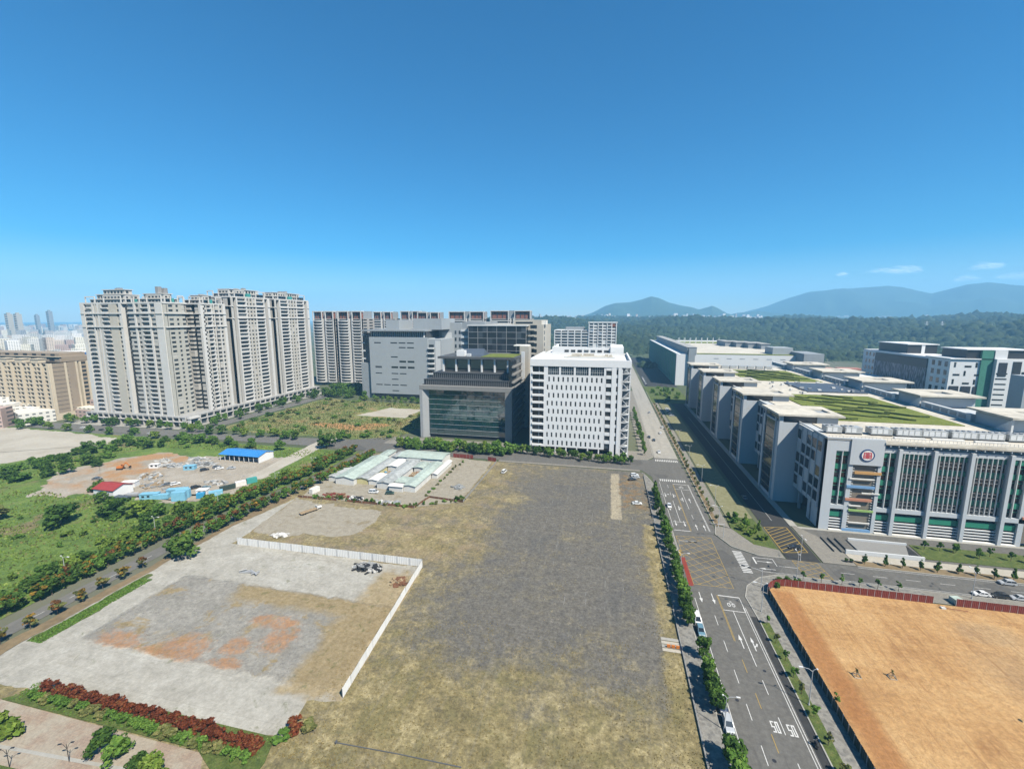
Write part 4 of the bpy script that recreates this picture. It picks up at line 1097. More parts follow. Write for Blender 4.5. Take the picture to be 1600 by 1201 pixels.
# ------------------------------------------------------------------ dark glass tower behind
root = thing('dark_glass_tower', 'dark glass office tower with a beige end wall behind the teal office', 'building', (-90, 410, 0))
B = Bag()
B['beige_wall'].box(-112, 397, 0, -58, 450, 84.5); B['beige_wall'].box(-86, 398, 84.5, -60, 440, 88.6); B['mid_grey'].box(-134, 392, 0, -112, 440, 86.8)
nx, nz = 12, 15
facade(B, (-126, 386), 'S', [0] + [k * 4.5 + .12 * (k % 2) for k in range(1, nx + 1)], [0] + [k * 5.55 for k in range(1, nz + 1)], lambda i, j: (.1 * ((i * 7 + j * 3) % 3) * .3, 'dark_glass'), end=True)
B['dark_glass'].box(-125.8, 388.9, 0, -72.2, 397, 83.2)
for k in range(1, nz): B['steel_grey'].box(-126.2, 385.75, k * 5.55 - .15, -71.8, 386.4, k * 5.55 + .15)
for k in range(0, nx + 1, 2): B['steel_grey'].box(-126 + k * 4.5 - .12, 385.7, 0, -126 + k * 4.5 + .12, 386.4, 83.25)
B['pale_grey'].box(-127, 385.2, 83.25, -71, 396.9, 84.2)
for f in range(15):
    B['dark_glass'].box(-58.1, 402, 4 + f * 5.5, -57.85, 406, 7.4 + f * 5.5); B['dark_glass'].box(-70, 396.85, 4 + f * 5.5, -64, 397.1, 7 + f * 5.5); B['beige_wall'].box(-71.8, 395, 2.2 + f * 5.5, -66, 397, 3.4 + f * 5.5)
for f in range(13): B['pale_grey'].box(-134.5, 389.5, 6 + f * 6, -127.2, 392, 8 + f * 6)
B['dark_glass'].box(-84, 397.9, 85.3, -68, 398.1, 87); B['roof_white'].box(-60, 400, 84.5, -56, 410, 88)
emit(B, root)

# ------------------------------------------------------------------ white apartments further up the road
root = thing('white_apartment_block', 'white grid-fronted apartment block with a taller right part behind the white office', 'building', (-30, 640, 0))
B = Bag(); KA = kindmap({'tower_wall': 'white_wall', 'tower_pale': 'white_wall', 'tower_tan': 'brick_red'})
c1 = []
for k in range(5): c1 += [(1, 'P'), (6.5, 'b')]
storeys(B, (-75, 620), 'S', c1 + [(1, 'P')], 48, 2, 18, 4.0, (), KA)
c2 = []
for k in range(6): c2 += [(.9, 'P'), (4, 'w' if k % 2 else 'b')]
storeys(B, (-27, 619), 'S', c2 + [(.9, 'P')], 38, 2, 20, 4.1, (), KA)
B['white_wall'].box(-75, 622.9, 0, -27, 660, 74); B['white_wall'].box(-27, 621.9, 0, 11, 660, 84); B['mid_grey'].box(-60, 630, 74, -34, 650, 78); B['brick_red'].box(2, 618.6, 79, 9, 619.2, 83); B['white_wall'].box(-28, 618, 84, 12, 660, 85)
emit(B, root)

# ------------------------------------------------------------------ small shared pieces
def box_mesh(nm, w, d, h, mat, ctr=True):
    b = MB(); b.box(-w / 2 if ctr else 0, 0, 0, w / 2 if ctr else w, d, h); return b.mesh(nm, mat)
_cache = {}
def piece(nm, root, x, y, z, w, d, h, mat):
    """A box part with its low front-left corner at x, y, z; alike boxes share mesh data."""
    k = (nm, round(w, 2), round(d, 2), round(h, 2), mat)
    if k not in _cache: _cache[k] = box_mesh(nm, w, d, h, mat, False)
    return put(nm, _cache[k], root, (x, y, z), world=True)

# ------------------------------------------------------------------ teal glass office
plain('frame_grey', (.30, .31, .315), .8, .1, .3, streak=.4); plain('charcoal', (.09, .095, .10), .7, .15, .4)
root = thing('teal_glass_office', 'office with a huge teal glass front in a concrete frame and stepped terraces', 'building', (-100, 330, 0))
GX0, GX1, GV = -138, -66.5, 302
piece('body', root, GX0 + 2, GV + 3.6, 0, 68, 70, 39.6, 'mid_grey')
b = MB(); b.prism([(GX0, GV), (GX0 + 2.2, GV), (GX0 + 6.4, GV + 3.4), (GX0 + 6.4, GV + 10), (GX0, GV + 10)], 0, 40.3); b.build('frame_pillar', 'frame_grey', root)
piece('frame_pillar', root, -71.6, GV, 0, 5.1, 10, 40.3, 'concrete_grey')
piece('frame_beam', root, GX0, GV - .1, 37.3, GX1 - GX0 - .02, 4, 3.1, 'concrete_grey')
NXP, NZP = 10, 9
pw, ph = (-71.7 + 131.5) / NXP, 34.4 / NZP
rs = random.Random(3)
for i in range(NXP):
    for j in range(NZP):
        k = ('teal_pane', 0)
        if k not in _cache:
            b = MB(); b.box(-pw / 2 + .06, -.06, -ph / 2 + .06, pw / 2 - .06, .06, ph / 2 - .06); _cache[k] = b.mesh('glass_pane', 'teal_curtain_glass')
        put('glass_pane', _cache[k], root, (-131.5 + (i + .5) * pw, GV + 2.9, 2.9 + (j + .5) * ph), world=True, rot=(rs.gauss(0, .012), 0, rs.gauss(0, .012)))
for j in range(NZP + 1): piece('transom', root, -131.6, GV + 2.6, 2.8 + j * ph, 60, .4, .16, 'steel_grey')
for j in range(8): piece('spandrel_band', root, -131.6, GV + 3.25, 5.6 + j * ph, 60, .2, .7, 'dull_green')
piece('backing', root, -131.6, GV + 3.5, 0, 60, .12, 40, 'dark_void')
# terraces
piece('terrace_deck', root, GX0, GV + 4, 39.7, 70, 20, .6, 'charcoal'); piece('upper_body', root, GX0 + 2, GV + 4.6, 40.3, 66, 66, 4.2, 'black_panel')
for k in range(42): piece('rail_post', root, GX0 + 4 + k * 1.56, GV + 4.2, 40.4, .14, .2, 3.9, 'frame_grey')
piece('terrace_rail', root, GX0 + 2, GV + 4, 44.4, 67, .9, .5, 'charcoal')
piece('upper_deck', root, GX0 + 4, GV + 9, 44.55, 64, 60, .5, 'charcoal'); piece('setback_body', root, -131, GV + 10.6, 45, 60, 58, 4.0, 'black_panel')
for k in range(38): piece('rail_post', root, -130.6 + k * 1.6, GV + 10.2, 45.0, .13, .2, 3.6, 'frame_grey')
piece('terrace_rail', root, -131.6, GV + 10, 48.8, 61.6, .8, .4, 'charcoal')
piece('penthouse', root, -125.5, 320.8, 49, 52, 44, 10.5, 'dark_glass'); piece('penthouse_deck', root, -127, 316, 49.0, 55, 46, .4, 'charcoal')
for k in range(5): piece('penthouse_pane', root, -124.2 + k * 10.3, 320.3, 52, 8.9, .3, 6.6, 'teal_curtain_glass'); piece('penthouse_sill', root, -124.2 + k * 10.3, 320.25, 50, 8.9, .35, .5, 'charcoal')
for x in (-125.4, -115.1, -104.8, -94.5, -84.2, -74.0): piece('column', root, x, 318.6, 49.4, 1.3, 1.3, 9.9, 'steel_white')
piece('roof_slab', root, -128.6, 316.5, 59.4, 61.6, 50, 1.6, 'charcoal')
piece('roof_garden', root, -94, 318, 61.05, 25, 30, .35, 'roof_grass')
b = MB(); b.poly([(-116, 325, 61.1), (-94, 325, 61.1), (-97, 338, 66), (-113, 338, 66)]); b.poly([(-116, 325, 61.1), (-113, 338, 66), (-113, 350, 61.1), (-116, 350, 61.1)]); b.poly([(-94, 325, 61.1), (-94, 350, 61.1), (-97, 350, 61.1), (-97, 338, 66)]); b.poly([(-113, 338, 66), (-97, 338, 66), (-97, 350, 61.1), (-113, 350, 61.1)])
b.build('skylight', 'solar_blue', root)
piece('plant_box', root, -115, 322, 61.05, 6.5, 5, 4.4, 'white_wall'); piece('plant_box', root, -106.6, 321, 61.05, 3, 3, 2, 'pale_grey')
# right flank: louvred side and tall slab
for f in range(10): piece('side_louvre', root, -67.5, 306 + (f % 2) * .02, 4 + f * 5.6, 1.6, 58, 1.1, 'concrete_grey')
piece('side_glass', root, -69.8, 306.5, 40.3, 2.3, 60, 19, 'dark_glass'); piece('stair_slab', root, -70.5, 350, 0, 7.5, 12, 67.5, 'beige_wall'); piece('stair_slab', root, -66.8, 338, 42, 2.4, 2.4, 22, 'pale_grey'); piece('roof_canopy', root, -76, 352, 67.5, 12, 12, .8, 'roof_white')

# ------------------------------------------------------------------ white office
root = thing('white_office', 'white office block with rows of slit windows and a braced stair tower', 'building', (-17, 330, 0))
WV = 286
B = Bag()
# main panel with openings
us = [-50.4, -48.9, -41.1, -39.6]; kk = ['W', 'B', 'W']
base_us = us[:]
rows = [(4.0 + 5.42 * r, 6.1 + 5.42 * r, 9.0 + 5.42 * r) for r in range(9)]
def strip(x0, x1, zlist, depth=.45, mt='white_wall'):
    """wall strip x0..x1 with openings at zlist (z0, z1)"""
    zs = [4.0]; ks = []
    for a, c in zlist: zs += [a, c]; ks += ['W', 'o']
    zs.append(61.8); ks.append('W')
    return zs, ks
facW = MB()
def wall_strip(x0, x1, holes, d=.5):
    zs, ks = strip(x0, x1, holes)
    for j, k in enumerate(ks):
        z0, z1 = zs[j], zs[j + 1]
        if k == 'W': facW.quad((x0, WV, z0), (x1, WV, z0), (x1, WV, z1), (x0, WV, z1))
        else:
            for (p, q) in (((x0, z0), (x1, z0)), ((x1, z0), (x1, z1)), ((x1, z1), (x0, z1)), ((x0, z1), (x0, z0))):
                facW.quad((p[0], WV, p[1]), (q[0], WV, q[1]), (q[0], WV + d, q[1]), (p[0], WV + d, p[1]))
            facW.quad((x0, WV + d, z0), (x1, WV + d, z0), (x1, WV + d, z1), (x0, WV + d, z1))
cols = [-39.1 + 3.12 * k for k in range(12)]
cuts = [-39.6]
hw = .5
# even and odd rows are shifted: build the panel row by row
for r in range(9):
    sh = 0.0 if r % 2 else .95
    z0, z1, z2 = 4.0 + 5.42 * r, 5.2 + 5.42 * r, 8.4 + 5.42 * r
    zt = 4.0 + 5.42 * (r + 1)
    x = -39.6
    facW.quad((x, WV, z0), (-1.1, WV, z0), (-1.1, WV, z1), (x, WV, z1)); facW.quad((x, WV, z2), (-1.1, WV, z2), (-1.1, WV, zt), (x, WV, zt))
    for c in cols:
        a, e = c + sh, c + sh + 1.05
        facW.quad((x, WV, z1), (a, WV, z1), (a, WV, z2), (x, WV, z2))
        for (p, q) in (((a, z1), (e, z1)), ((e, z1), (e, z2)), ((e, z2), (a, z2)), ((a, z2), (a, z1))):
            facW.quad((p[0], WV, p[1]), (q[0], WV, q[1]), (q[0], WV + .5, q[1]), (p[0], WV + .5, p[1]))
        x = e
        piece('slit_window', root, a, WV + .38, z1, 1.05, .1, z2 - z1, 'window_glass')
    facW.quad((x, WV, z1), (-1.1, WV, z1), (-1.1, WV, z2), (x, WV, z2))
zt = 4 + 5.42 * 9
facW.quad((-39.6, WV, zt), (-1.1, WV, zt), (-1.1, WV, 53.2), (-39.6, WV, 53.2))
facW.build('front_wall', 'white_wall', root)
for x in (-39.6, -31.1, -21.4, -11.8, -1.9): piece('top_pier', root, x, WV, 53.2, 1.3 if x > -39 else 1.2, 1.2, 5.6, 'white_wall')
for x0, x1 in ((-38.4, -31.1), (-29.8, -21.4), (-20.1, -11.8), (-10.5, -1.9)):
    w = piece('top_window', root, x0, WV + .7, 53.25, x1 - x0, .2, 5.5, 'blue_glass')
    for q in range(1, 6): piece('mullion', w, x0 + (x1 - x0) * q / 6 - .07, WV + .55, 53.25, .14, .14, 5.5, 'steel_white')
    for q in range(1, 3): piece('glazing_bar', w, x0, WV + .57, 53.25 + 5.5 * q / 3, x1 - x0, .12, .12, 'steel_white')
piece('fascia', root, -50.4, WV - .3, 58.8, 65.6, 1.8, 4.6, 'white_wall')
piece('corner_pier', root, -50.4, WV, 0, 1.5, 3, 58.8, 'white_wall'); piece('inner_pier', root, -41.1, WV, 3.8, 1.5, 3, 55, 'white_wall')
for r in range(11):
    z = 4.0 + 4.93 * r
    piece('balcony', root, -48.9, WV - .7, z, 7.8, 2.2, 1.25, 'white_wall'); piece('balcony_glass', root, -48.9, WV + 1.6, z + 1.25, 7.8, .2, 3.65, 'dark_glass')
piece('balcony_wall', root, -44.8, WV + 1.3, 4, .7, .3, 55, 'mid_grey')
piece('right_pier', root, -1.08, WV + .05, 4, .5, 2, 54.8, 'white_wall')
for r in range(10): piece('corner_window', root, -.55, WV + .5, 5.0 + 5.4 * r, 3.5, .2, 3.1, 'window_glass'); piece('window_rail', root, -.55, WV - .1, 8.15 + 5.4 * r, 3.5, 1.2, 2.2, 'white_wall')
piece('stair_pier', root, 3.0, WV - .25, 0, 2.9, 3, 59, 'white_wall'); piece('stair_pier', root, 7.1, WV - .25, 0, 2.1, 3, 59, 'white_wall')
for r in range(10): piece('stair_window', root, 5.92, WV + .5, 4.6 + 5.5 * r, 1.16, .2, 3.4, 'window_glass'); piece('stair_panel', root, 5.92, WV + .2, 8.0 + 5.5 * r, 1.16, .6, 2.1, 'white_wall')
# open stair tower with cross bracing
for x in (9.3, 14.4): piece('stair_post', root, x, WV + .2, 0, .55, .55, 59, 'steel_white')
for x in (9.3, 14.4): piece('stair_post', root, x, WV + 5.4, 0, .55, .55, 59, 'steel_white')
for r in range(11):
    z = 1.0 + 5.35 * r
    piece('stair_landing', root, 9.3, WV + .5, z, 5.6, 5, .35, 'pale_grey')
    me = MB().bar((9.6, WV + .35, z + (.2 if r % 2 else 5.2)), (14.6, WV + .35, z + (5.2 if r % 2 else .2)), .3).mesh('brace', 'steel_white'); put('brace', me, root, world=True)
    me = MB().bar((9.6, WV + 2.5, z + .3), (14.6, WV + 2.5, z + 2.9), .9, .25).mesh('stair_flight', 'steel_grey'); put('stair_flight', me, root, world=True)
piece('stair_back', root, 9.2, WV + 6, 0, 5.9, .4, 59, 'mid_grey')
piece('body', root, -50.4, WV + 3, 4.2, 59.4, 62, 57.6, 'white_wall'); piece('rear_body', root, -50.4, WV + 65.02, 0, 62, 60, 62, 'white_wall'); piece('side_body', root, 9.3, WV + 6.6, 0, 5.6, 58.4, 58, 'white_wall')
piece('ground_glass', root, -48, WV + 6, 0, 57, .5, 4.2, 'dark_glass')
for k in range(7): piece('ground_column', root, -40.4 + 7.2 * k, WV + .1, 0, .8, .8, 4.1, 'white_wall')
# roof: parapets, sunken deck, plant
for (x, y, w, d, h) in ((-50.4, WV + 1.55, 1, 63, 2.0), (13.9, WV + 1.55, 1, 63, 2.0), (-49.3, WV + 60, 63, 1.0, 1.5)): piece('parapet', root, x, y, 61.85, w, d, h, 'white_wall')
piece('roof_deck', root, -49.3, WV + 1.6, 61.82, 63, 58, .1, 'roof_white'); piece('roof_well', root, -30, WV + 30, 61.95, 34, 22, .08, 'roof_pale')
piece('roof_edge', root, -31, WV + 29, 61.95, 36, .8, .9, 'pale_grey')
for (x, y, w, d, h) in ((-26, 322, 7, 5, 2.4), (-24, 330, 5, 4, 2.0), (-18, 334, 8, 3, 1.6), (-2, 331, 2.5, 2.5, 1.5), (1, 324, 2, 2, 1.8)): piece('roof_plant', root, x, y, 62.05, w, d, h, 'roof_pale')
piece('rear_wall', root, -44, WV + 66, 62, 48, .8, 5.4, 'white_wall'); piece('rear_wall', root, -44, WV + 67, 62, .8, 40, 5.4, 'white_wall'); piece('rear_block', root, 2, WV + 62, 62, 10, 40, 5.8, 'white_wall')
for k in range(7): piece('rear_window', root, -34 + k * 5.2, WV + 65.8, 63.4, 3.4, .25, 1.8, 'window_glass')

plain('factory_grey', (.48, .51, .53), .7, .05, .3, streak=.4)
# ------------------------------------------------------------------ comb-shaped factory with the emblem
root = thing('comb_factory', 'long grey factory with comb-like stair towers, green roofs and a round emblem', 'factory', (130, 330, 0))
FV = 202.0
piece('front_wing', root, 91.5, FV + 2.2, 0, 110, 9.8, 39.6, 'factory_grey'); 
piece('main_body', root, 97, FV + 12, 0, 80, 277, 39.9, 'factory_grey')
piece('front_roof', root, 91.3, FV - .2, 39.9, 112, 13, .5, 'roof_pale'); piece('roof_deck', root, 96.8, FV + 12.9, 39.95, 80.4, 276, .3, 'roof_pale')
piece('roof_parapet', root, 91.2, FV - .35, 40.4, 20.9, .5, .5, 'factory_grey'); piece('roof_parapet', root, 91.1, FV + .2, 40.4, .5, 28, .6, 'pale_grey')
# front wall pieces
FW = Bag()
def fbox(mt, x0, x1, z0, z1, y0=0.0, y1=2.2, nm=None): return piece(nm or 'front_panel', root, x0, FV + y0, z0, x1 - x0, y1 - y0, z1 - z0, mt)
fbox('factory_grey', 91.5, 95.2, 0, 39.9); fbox('factory_grey', 95.2, 100.2, 35.2, 39.9); fbox('factory_grey', 95.2, 100.2, 9.7, 11.5)
fbox('factory_grey', 100.25, 112.3, 29.7, 40.6, -.5); fbox('factory_grey', 100.25, 101.9, 0, 29.7); fbox('factory_grey', 111.0, 112.3, 0, 29.7)
fbox('taupe_panel', 101.9, 111.0, 1.2, 29.7, .7, 2.1, 'taupe_panel'); fbox('blue_bar', 100.3, 111, .1, 1.2, -.1, .65, 'plinth')
def stripes(x0, x1, n):      # paired strip windows with green spandrels
    w = (x1 - x0) / n
    for k in range(n):
        a = x0 + k * w
        for f in range(4):
            z = 11.6 + f * 5.95
            piece('window', root, a + .12, FV + 1.3, z, w - .24, .15, 3.6, 'dark_glass'); piece('window_ledge', root, a + .12, FV + .9, z + 2.1, w - .24, .3, .22, 'dull_green')
            piece('green_spandrel', root, a + .12, FV + .75, z + 3.62, w - .24, .6, 2.2, 'green_panel')
        if k: piece('mullion', root, a - .12, FV + .1, 11.5, .24, 1.0, 23.7, 'steel_white')
stripes(95.2, 100.2, 2); stripes(112.3, 117.3, 2); stripes(156.1, 161.2, 2)
def low_bay(x0, x1):
    piece('green_spandrel', root, x0, FV + .8, 6.0, x1 - x0, .6, 2.3, 'green_panel'); piece('bay_glass', root, x0, FV + 1.5, 0, x1 - x0, .2, 9.7, 'dark_glass')
    for z in (1.3, 2.5, 3.7, 4.9): piece('louvre', root, x0, FV + .4, z, x1 - x0, .5, .42, 'steel_white')
    piece('door_sill', root, x0, FV - .6, 0, x1 - x0, 1.2, .5, 'roof_white')
low_bay(95.2, 100.2)
fbox('factory_grey', 112.3, 163, 9.7, 11.5, nm='beam'); fbox('factory_grey', 112.3, 163, 35.3, 37.2, .4, nm='beam')
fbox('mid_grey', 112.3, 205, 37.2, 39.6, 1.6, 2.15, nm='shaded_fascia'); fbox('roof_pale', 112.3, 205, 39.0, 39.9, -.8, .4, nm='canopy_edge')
for x in range(20): piece('canopy_bracket', root, 114 + x * 2.9, FV - .6, 38.1, .35, 2.0, .9, 'factory_grey')
cols_x = [117.3, 129.5, 142.0, 154.8]
for x in cols_x: piece('column', root, x, FV - .9, 0, 1.25, 3, 37.3, 'factory_grey')
for x0, x1 in ((118.55, 129.5), (130.75, 142.0), (143.25, 154.8)):
    for f in range(4):
        z = 11.6 + f * 5.95
        for s in range(7):
            w = (x1 - x0) / 7
            piece('window', root, x0 + s * w + .08, FV + 1.5, z, w - .16, .12, 3.6, 'dark_glass')
            piece('green_spandrel', root, x0 + s * w + .04, FV + 1.0, z + 3.62, w - .08, .5, 2.1, 'green_panel' if s in (0, 6) else 'dull_green')
        piece('service_rail', root, x0 + 1.6, FV + .55, z + 1.5, x1 - x0 - 3.2, .12, .12, 'steel_grey'); piece('service_rail', root, x0 + 1.6, FV + .57, z + 3.0, x1 - x0 - 3.2, .12, .12, 'steel_grey')
    for s in range(6): piece('fin', root, x0 + 1.55 + s * (x1 - x0 - 3.1) / 5 - .08, FV + .35, 11.6, .16, .6, 23.9, 'steel_white')
    low_bay(x0, x1)
low_bay(112.3, 117.3); low_bay(156.1, 161.2)
fbox('factory_grey', 161.2, 163, 0, 36.9); fbox('taupe_panel', 163, 172, 1.2, 29.7, .7, 2.1, 'taupe_panel'); fbox('factory_grey', 163, 205, 29.7, 40.6, -.5); fbox('factory_grey', 172, 205, 0, 29.7)
# coloured bars over the taupe panels
for (mt, x0, x1, z, h) in (('orange_bar', 102.6, 112.35, 25.7, 1.1), ('roof_white', 101.0, 110.2, 23.3, .45), ('blue_bar', 100.3, 110.6, 19.5, 1.1), ('roof_white', 106.1, 112.6, 17.2, .45), ('salmon_bar', 100.3, 110, 13.8, 1.1), ('roof_white', 101.8, 106.3, 11.5, .4), ('lime_bar', 102, 111.1, 9.2, .8), ('roof_white', 102.4, 110.3, 4.0, .4), ('salmon_bar', 162, 172, 11.5, 1.0), ('orange_bar', 163, 172, 22, 1.0)):
    piece('colour_bar', root, x0, FV - .35, z, x1 - x0, .5, h, mt)
for k in range(24):
    for x in (101.95, 110.1): piece('ladder_rung', root, x, FV + .3, 2 + k * 1.12, .8, .25, .22, 'steel_white')
# emblem: blue ring, white disc, red four-part sign
emx, emz = 106.3, 34.0
em = MB(); c = arc(0, 0, 2.62, 0, 360, 32)[:-1]; em.v += [(x, -.22, z) for x, z in c] + [(x, 0, z) for x, z in c]; em.f.append(tuple(range(32))); em.f += [(i, (i + 1) % 32, 32 + (i + 1) % 32, 32 + i) for i in range(32)]
E_ = put('emblem', em.mesh('emblem', 'logo_blue'), root, (emx, FV - .51, emz), world=True)
em = MB(); c = arc(0, 0, 2.12, 0, 360, 32)[:-1]; em.v += [(x, -.27, z) for x, z in c]; em.f.append(tuple(range(32))); put('white_disc', em.mesh('white_disc', 'roof_white'), E_)
em = MB()
def erect(x0, x1, z0, z1): em.quad((x0, -.32, z0), (x1, -.32, z0), (x1, -.32, z1), (x0, -.32, z1))
erect(-.15, .15, -1.35, 1.45); em.f[-1] = em.f[-1]
for sx in (-1, 1):
    for (x0, x1, z0, z1) in ((.28, 1.45, 1.0, 1.32), (.28, .56, .1, .99), (1.17, 1.45, .1, .99), (.57, 1.16, .42, .68), (.28, 1.6, -.22, .08), (.28, 1.5, -1.3, -1.0), (.28, .56, -.99, -.24), (1.22, 1.5, -.99, -.24), (.57, 1.21, -.74, -.48)):
        erect(min(sx * x0, sx * x1), max(sx * x0, sx * x1), z0, z1)
put('red_sign', em.mesh('red_sign', 'logo_red'), E_)
# left flank of the front wing, raised above an open undercroft
def flank(y0, y1, u=91.0, zb=9.0):
    piece('flank_wall', root, u + .02, y0, zb, 10, y1 - y0, 39.9 - zb, 'factory_grey')
    n = max(2, int((y1 - y0) / 5)); w = (y1 - y0) / n
    for k in range(n):
        for f in range(5): 
            if (k + f) % 4 != 3: piece('flank_window', root, u - .06, y0 + k * w + w * .1, 11.0 + f * 5.6, .1, w * .8, 4.3, 'dark_glass')
        piece('flank_rib', root, u - .35, y0 + k * w - .15, zb, .35, .3, 39.9 - zb, 'factory_grey')
    piece('undercroft', root, u + 5, y0 + .1, 0, 1, y1 - y0 - .2, zb, 'dark_void')
    for k in range(2): piece('undercroft_column', root, u + .5, y0 + 6 + k * (y1 - y0 - 13), 0, 1, 1, zb, 'mid_grey')
flank(FV + 2.3, 229.8)
piece('flank_corner', root, 91.5, FV + .01, 0, .015, 2.2, 39.9, 'factory_grey')
TV = [230 + 58.5 * k for k in range(5)]
for k, v in enumerate(TV):
    piece('stair_tower', root, 82.7, v, 0, 25, 22, 40.2, 'factory_grey')
    piece('clerestory', root, 83.6, v + .9, 40.2, 22, 20, 3.2, 'dark_glass'); piece('tower_side', root, 99, v + .3, 40.2, 8.8, 21.4, 3.4, 'factory_grey')
    piece('tower_corner', root, 82.8, v + .1, 40.2, 1.6, 1.6, 3.4, 'factory_grey')
    # roof plate with a sunken light well
    for (x0, x1, y0, y1) in ((81.6, 101.5, -1.2, 23.4), (107, 110, -1.2, 23.4), (101.5, 107, -1.2, 6), (101.5, 107, 15, 23.4)): piece('roof_plate', root, x0, v + y0, 43.6, x1 - x0, y1 - y0, .9, 'roof_pale')
    piece('light_well', root, 101.5, v + 6, 43.55, 5.5, 9, .2, 'mid_grey')
    piece('glass_strip', root, 82.55, v + 4, 2, .2, 14, 37.5, 'window_glass')
    for f in range(7): piece('strip_transom', root, 82.4, v + 4, 5 + f * 5, .2, 14, .35, 'taupe_panel')
    for q in (3.6, 18): piece('strip_frame', root, 82.1, v + q, 0, .6, .45, 42, 'factory_grey')
    if k < 4:
        flank(v + 22, v + 58.4, 91.0)
        piece('roof_parapet', root, 91.1, v + 22.1, 39.95, 1.0, 36, 1.1, 'pale_grey')
    # matching roof houses on the right side
    y = v - 58.5 + 56
    piece('roof_house', root, 176, y + 4, 40.2, 26, 20, 5.2, 'factory_grey'); piece('roof_house_glass', root, 177, y + 4.6, 45.4, 24, 18, .9, 'dull_green')
    for (x0, x1, y0, y1) in ((173, 186, 0, 26), (194, 204, 0, 26), (186, 194, 0, 8), (186, 194, 17, 26)): piece('roof_plate', root, x0, y + y0, 46.3, x1 - x0, y1 - y0, .9, 'roof_pale')
    piece('light_well', root, 186, y + 8, 46.2, 8, 9, .2, 'mid_grey')
    b = MB(); b.prism([(174.2, y + 24), (176, y + 24), (176, y + 59), (174.2, y + 59)], 40.2, 43.8); b.build('roof_wall', 'pale_grey', root)
    for q in range(5): piece('roof_wall_panel', root, 174.05, y + 27 + q * 6, 41, .14, 4.4, 2.0, 'mid_grey')
    b = MB(); b.poly([(173.8, y + 1.2, 40.25), (173.8, y + 10, 40.25), (173.8, y + 1.2, 46.2)]); b.poly([(174.6, y + 1.2, 40.25), (174.6, y + 10, 40.25), (174.6, y + 1.2, 46.2)]); b.quad((173.8, y + 10, 40.25), (174.6, y + 10, 40.25), (174.6, y + 1.2, 46.2), (173.8, y + 1.2, 46.2)); b.quad((173.8, y + 1.2, 40.25), (174.6, y + 1.2, 40.25), (174.6, y + 1.2, 46.2), (173.8, y + 1.2, 46.2)); b.build('roof_buttress', 'pale_grey', root)
piece('east_wing', root, 177.02, FV + 12, 0, 26, 277, 39.9, 'factory_grey')
# roof gardens with wavy beds, solar field, pale decks
def garden(x0, x1, y0, y1, seed):
    piece('roof_garden', root, x0, y0, 40.25, x1 - x0, y1 - y0, .35, 'roof_grass')
    rs = random.Random(seed)
    for k in range(15):
        cx, cy_ = x0 + 4 + (x1 - x0 - 10) * ((k * .618) % 1), y0 + 5 + (y1 - y0 - 12) * k / 14
        L = rs.uniform(12, 26); n = 14; ph_ = rs.uniform(0, 2); sl = rs.uniform(-.55, -.3)
        up = [(cx + L * (q / n - .5), cy_ + sl * L * (q / n - .5) + 1.3 * math.sin(q / n * 5 + ph_)) for q in range(n + 1)]
        wd = [.5 + 1.1 * math.sin(PI * (q + .5) / (n + 1)) * rs.uniform(.7, 1.2) for q in range(n + 1)]
        up = [(min(max(x, x0 + .5), x1 - .5), min(max(y, y0 + 2), y1 - .5)) for x, y in up]; dn = [(x, y - w_) for (x, y), w_ in zip(up, wd)]
        b = MB(); b.prism(up[::-1] + dn, 40.6, 41.2 + rs.uniform(0, .4)); b.build('hedge_bed', 'lawn', root)
garden(110.5, 164, 239, 318, 1); garden(112, 166, 384, 460, 2)
s = piece('solar_field', root, 134, 330, 40.3, 36, 42, .8, 'solar_blue')
for k in range(5): piece('vent_box', root, 128 + (k % 3) * 14, 321 + k * 12.6, 40.25, 2, 2, 1.6, 'roof_white')
rs = random.Random(9)
x = 94.5
for w, g_ in ((6, 1.2), (6.5, 3.2), (8, 1.4), (9.2, .15), (9, 1.4), (9, .15), (9, 1.4), (8.6, 1.4)):
    u_ = piece('plant_unit', root, x, 210.6, 40.9, w, 4.6, 2.6, 'galvanised')
    for q in range(int(w / 2.2)):
        fx = x + 1.2 + q * 2.1
        fb = MB(); fb.tube([(0, 0, 0), (0, 0, .45)], .8, 10); k = ('fan',)
        if k not in _cache: _cache[k] = fb.mesh('fan_cowl', 'steel_grey')
        put('fan_cowl', _cache[k], u_, (fx, 212.8, 43.5), world=True)
        piece('louvre_panel', u_, fx - .85, 210.55, 41.3, 1.7, .06, 1.9, 'steel_white')
    piece('unit_base', u_, x + .2, 210.4, 40.42, w - .4, .5, .5, 'dark_void')
    x += w + g_
for k in range(46):
    qx, qy = rs.uniform(98, 172), rs.uniform(322, 378) if k % 2 else rs.uniform(462, 486)
    piece('roof_plant', root, qx, qy, 41.2 if 133 < qx < 171 and 329 < qy < 373 else 40.28, rs.uniform(.8, 2.6), rs.uniform(.8, 2.2), rs.uniform(.5, 1.6), rs.choice(('galvanised', 'roof_white', 'mid_grey')))
for k in range(60): piece('guard_rail_post', root, 92 + k * 1.33, FV + .5, 40.42, .08, .08, 1.1, 'steel_grey')
piece('guard_rail', root, 92, FV + .5, 41.5, 80, .07, .07, 'steel_grey')
for k in range(3): piece('duct', root, 118 + k * 14, 206.5 + (k % 2), 40.42, 11, 1, .7, 'roof_white')
for k in range(6): piece('plant_unit', root, 112 + k * 8, 470, 40.4, 6, 4, 3, 'galvanised')

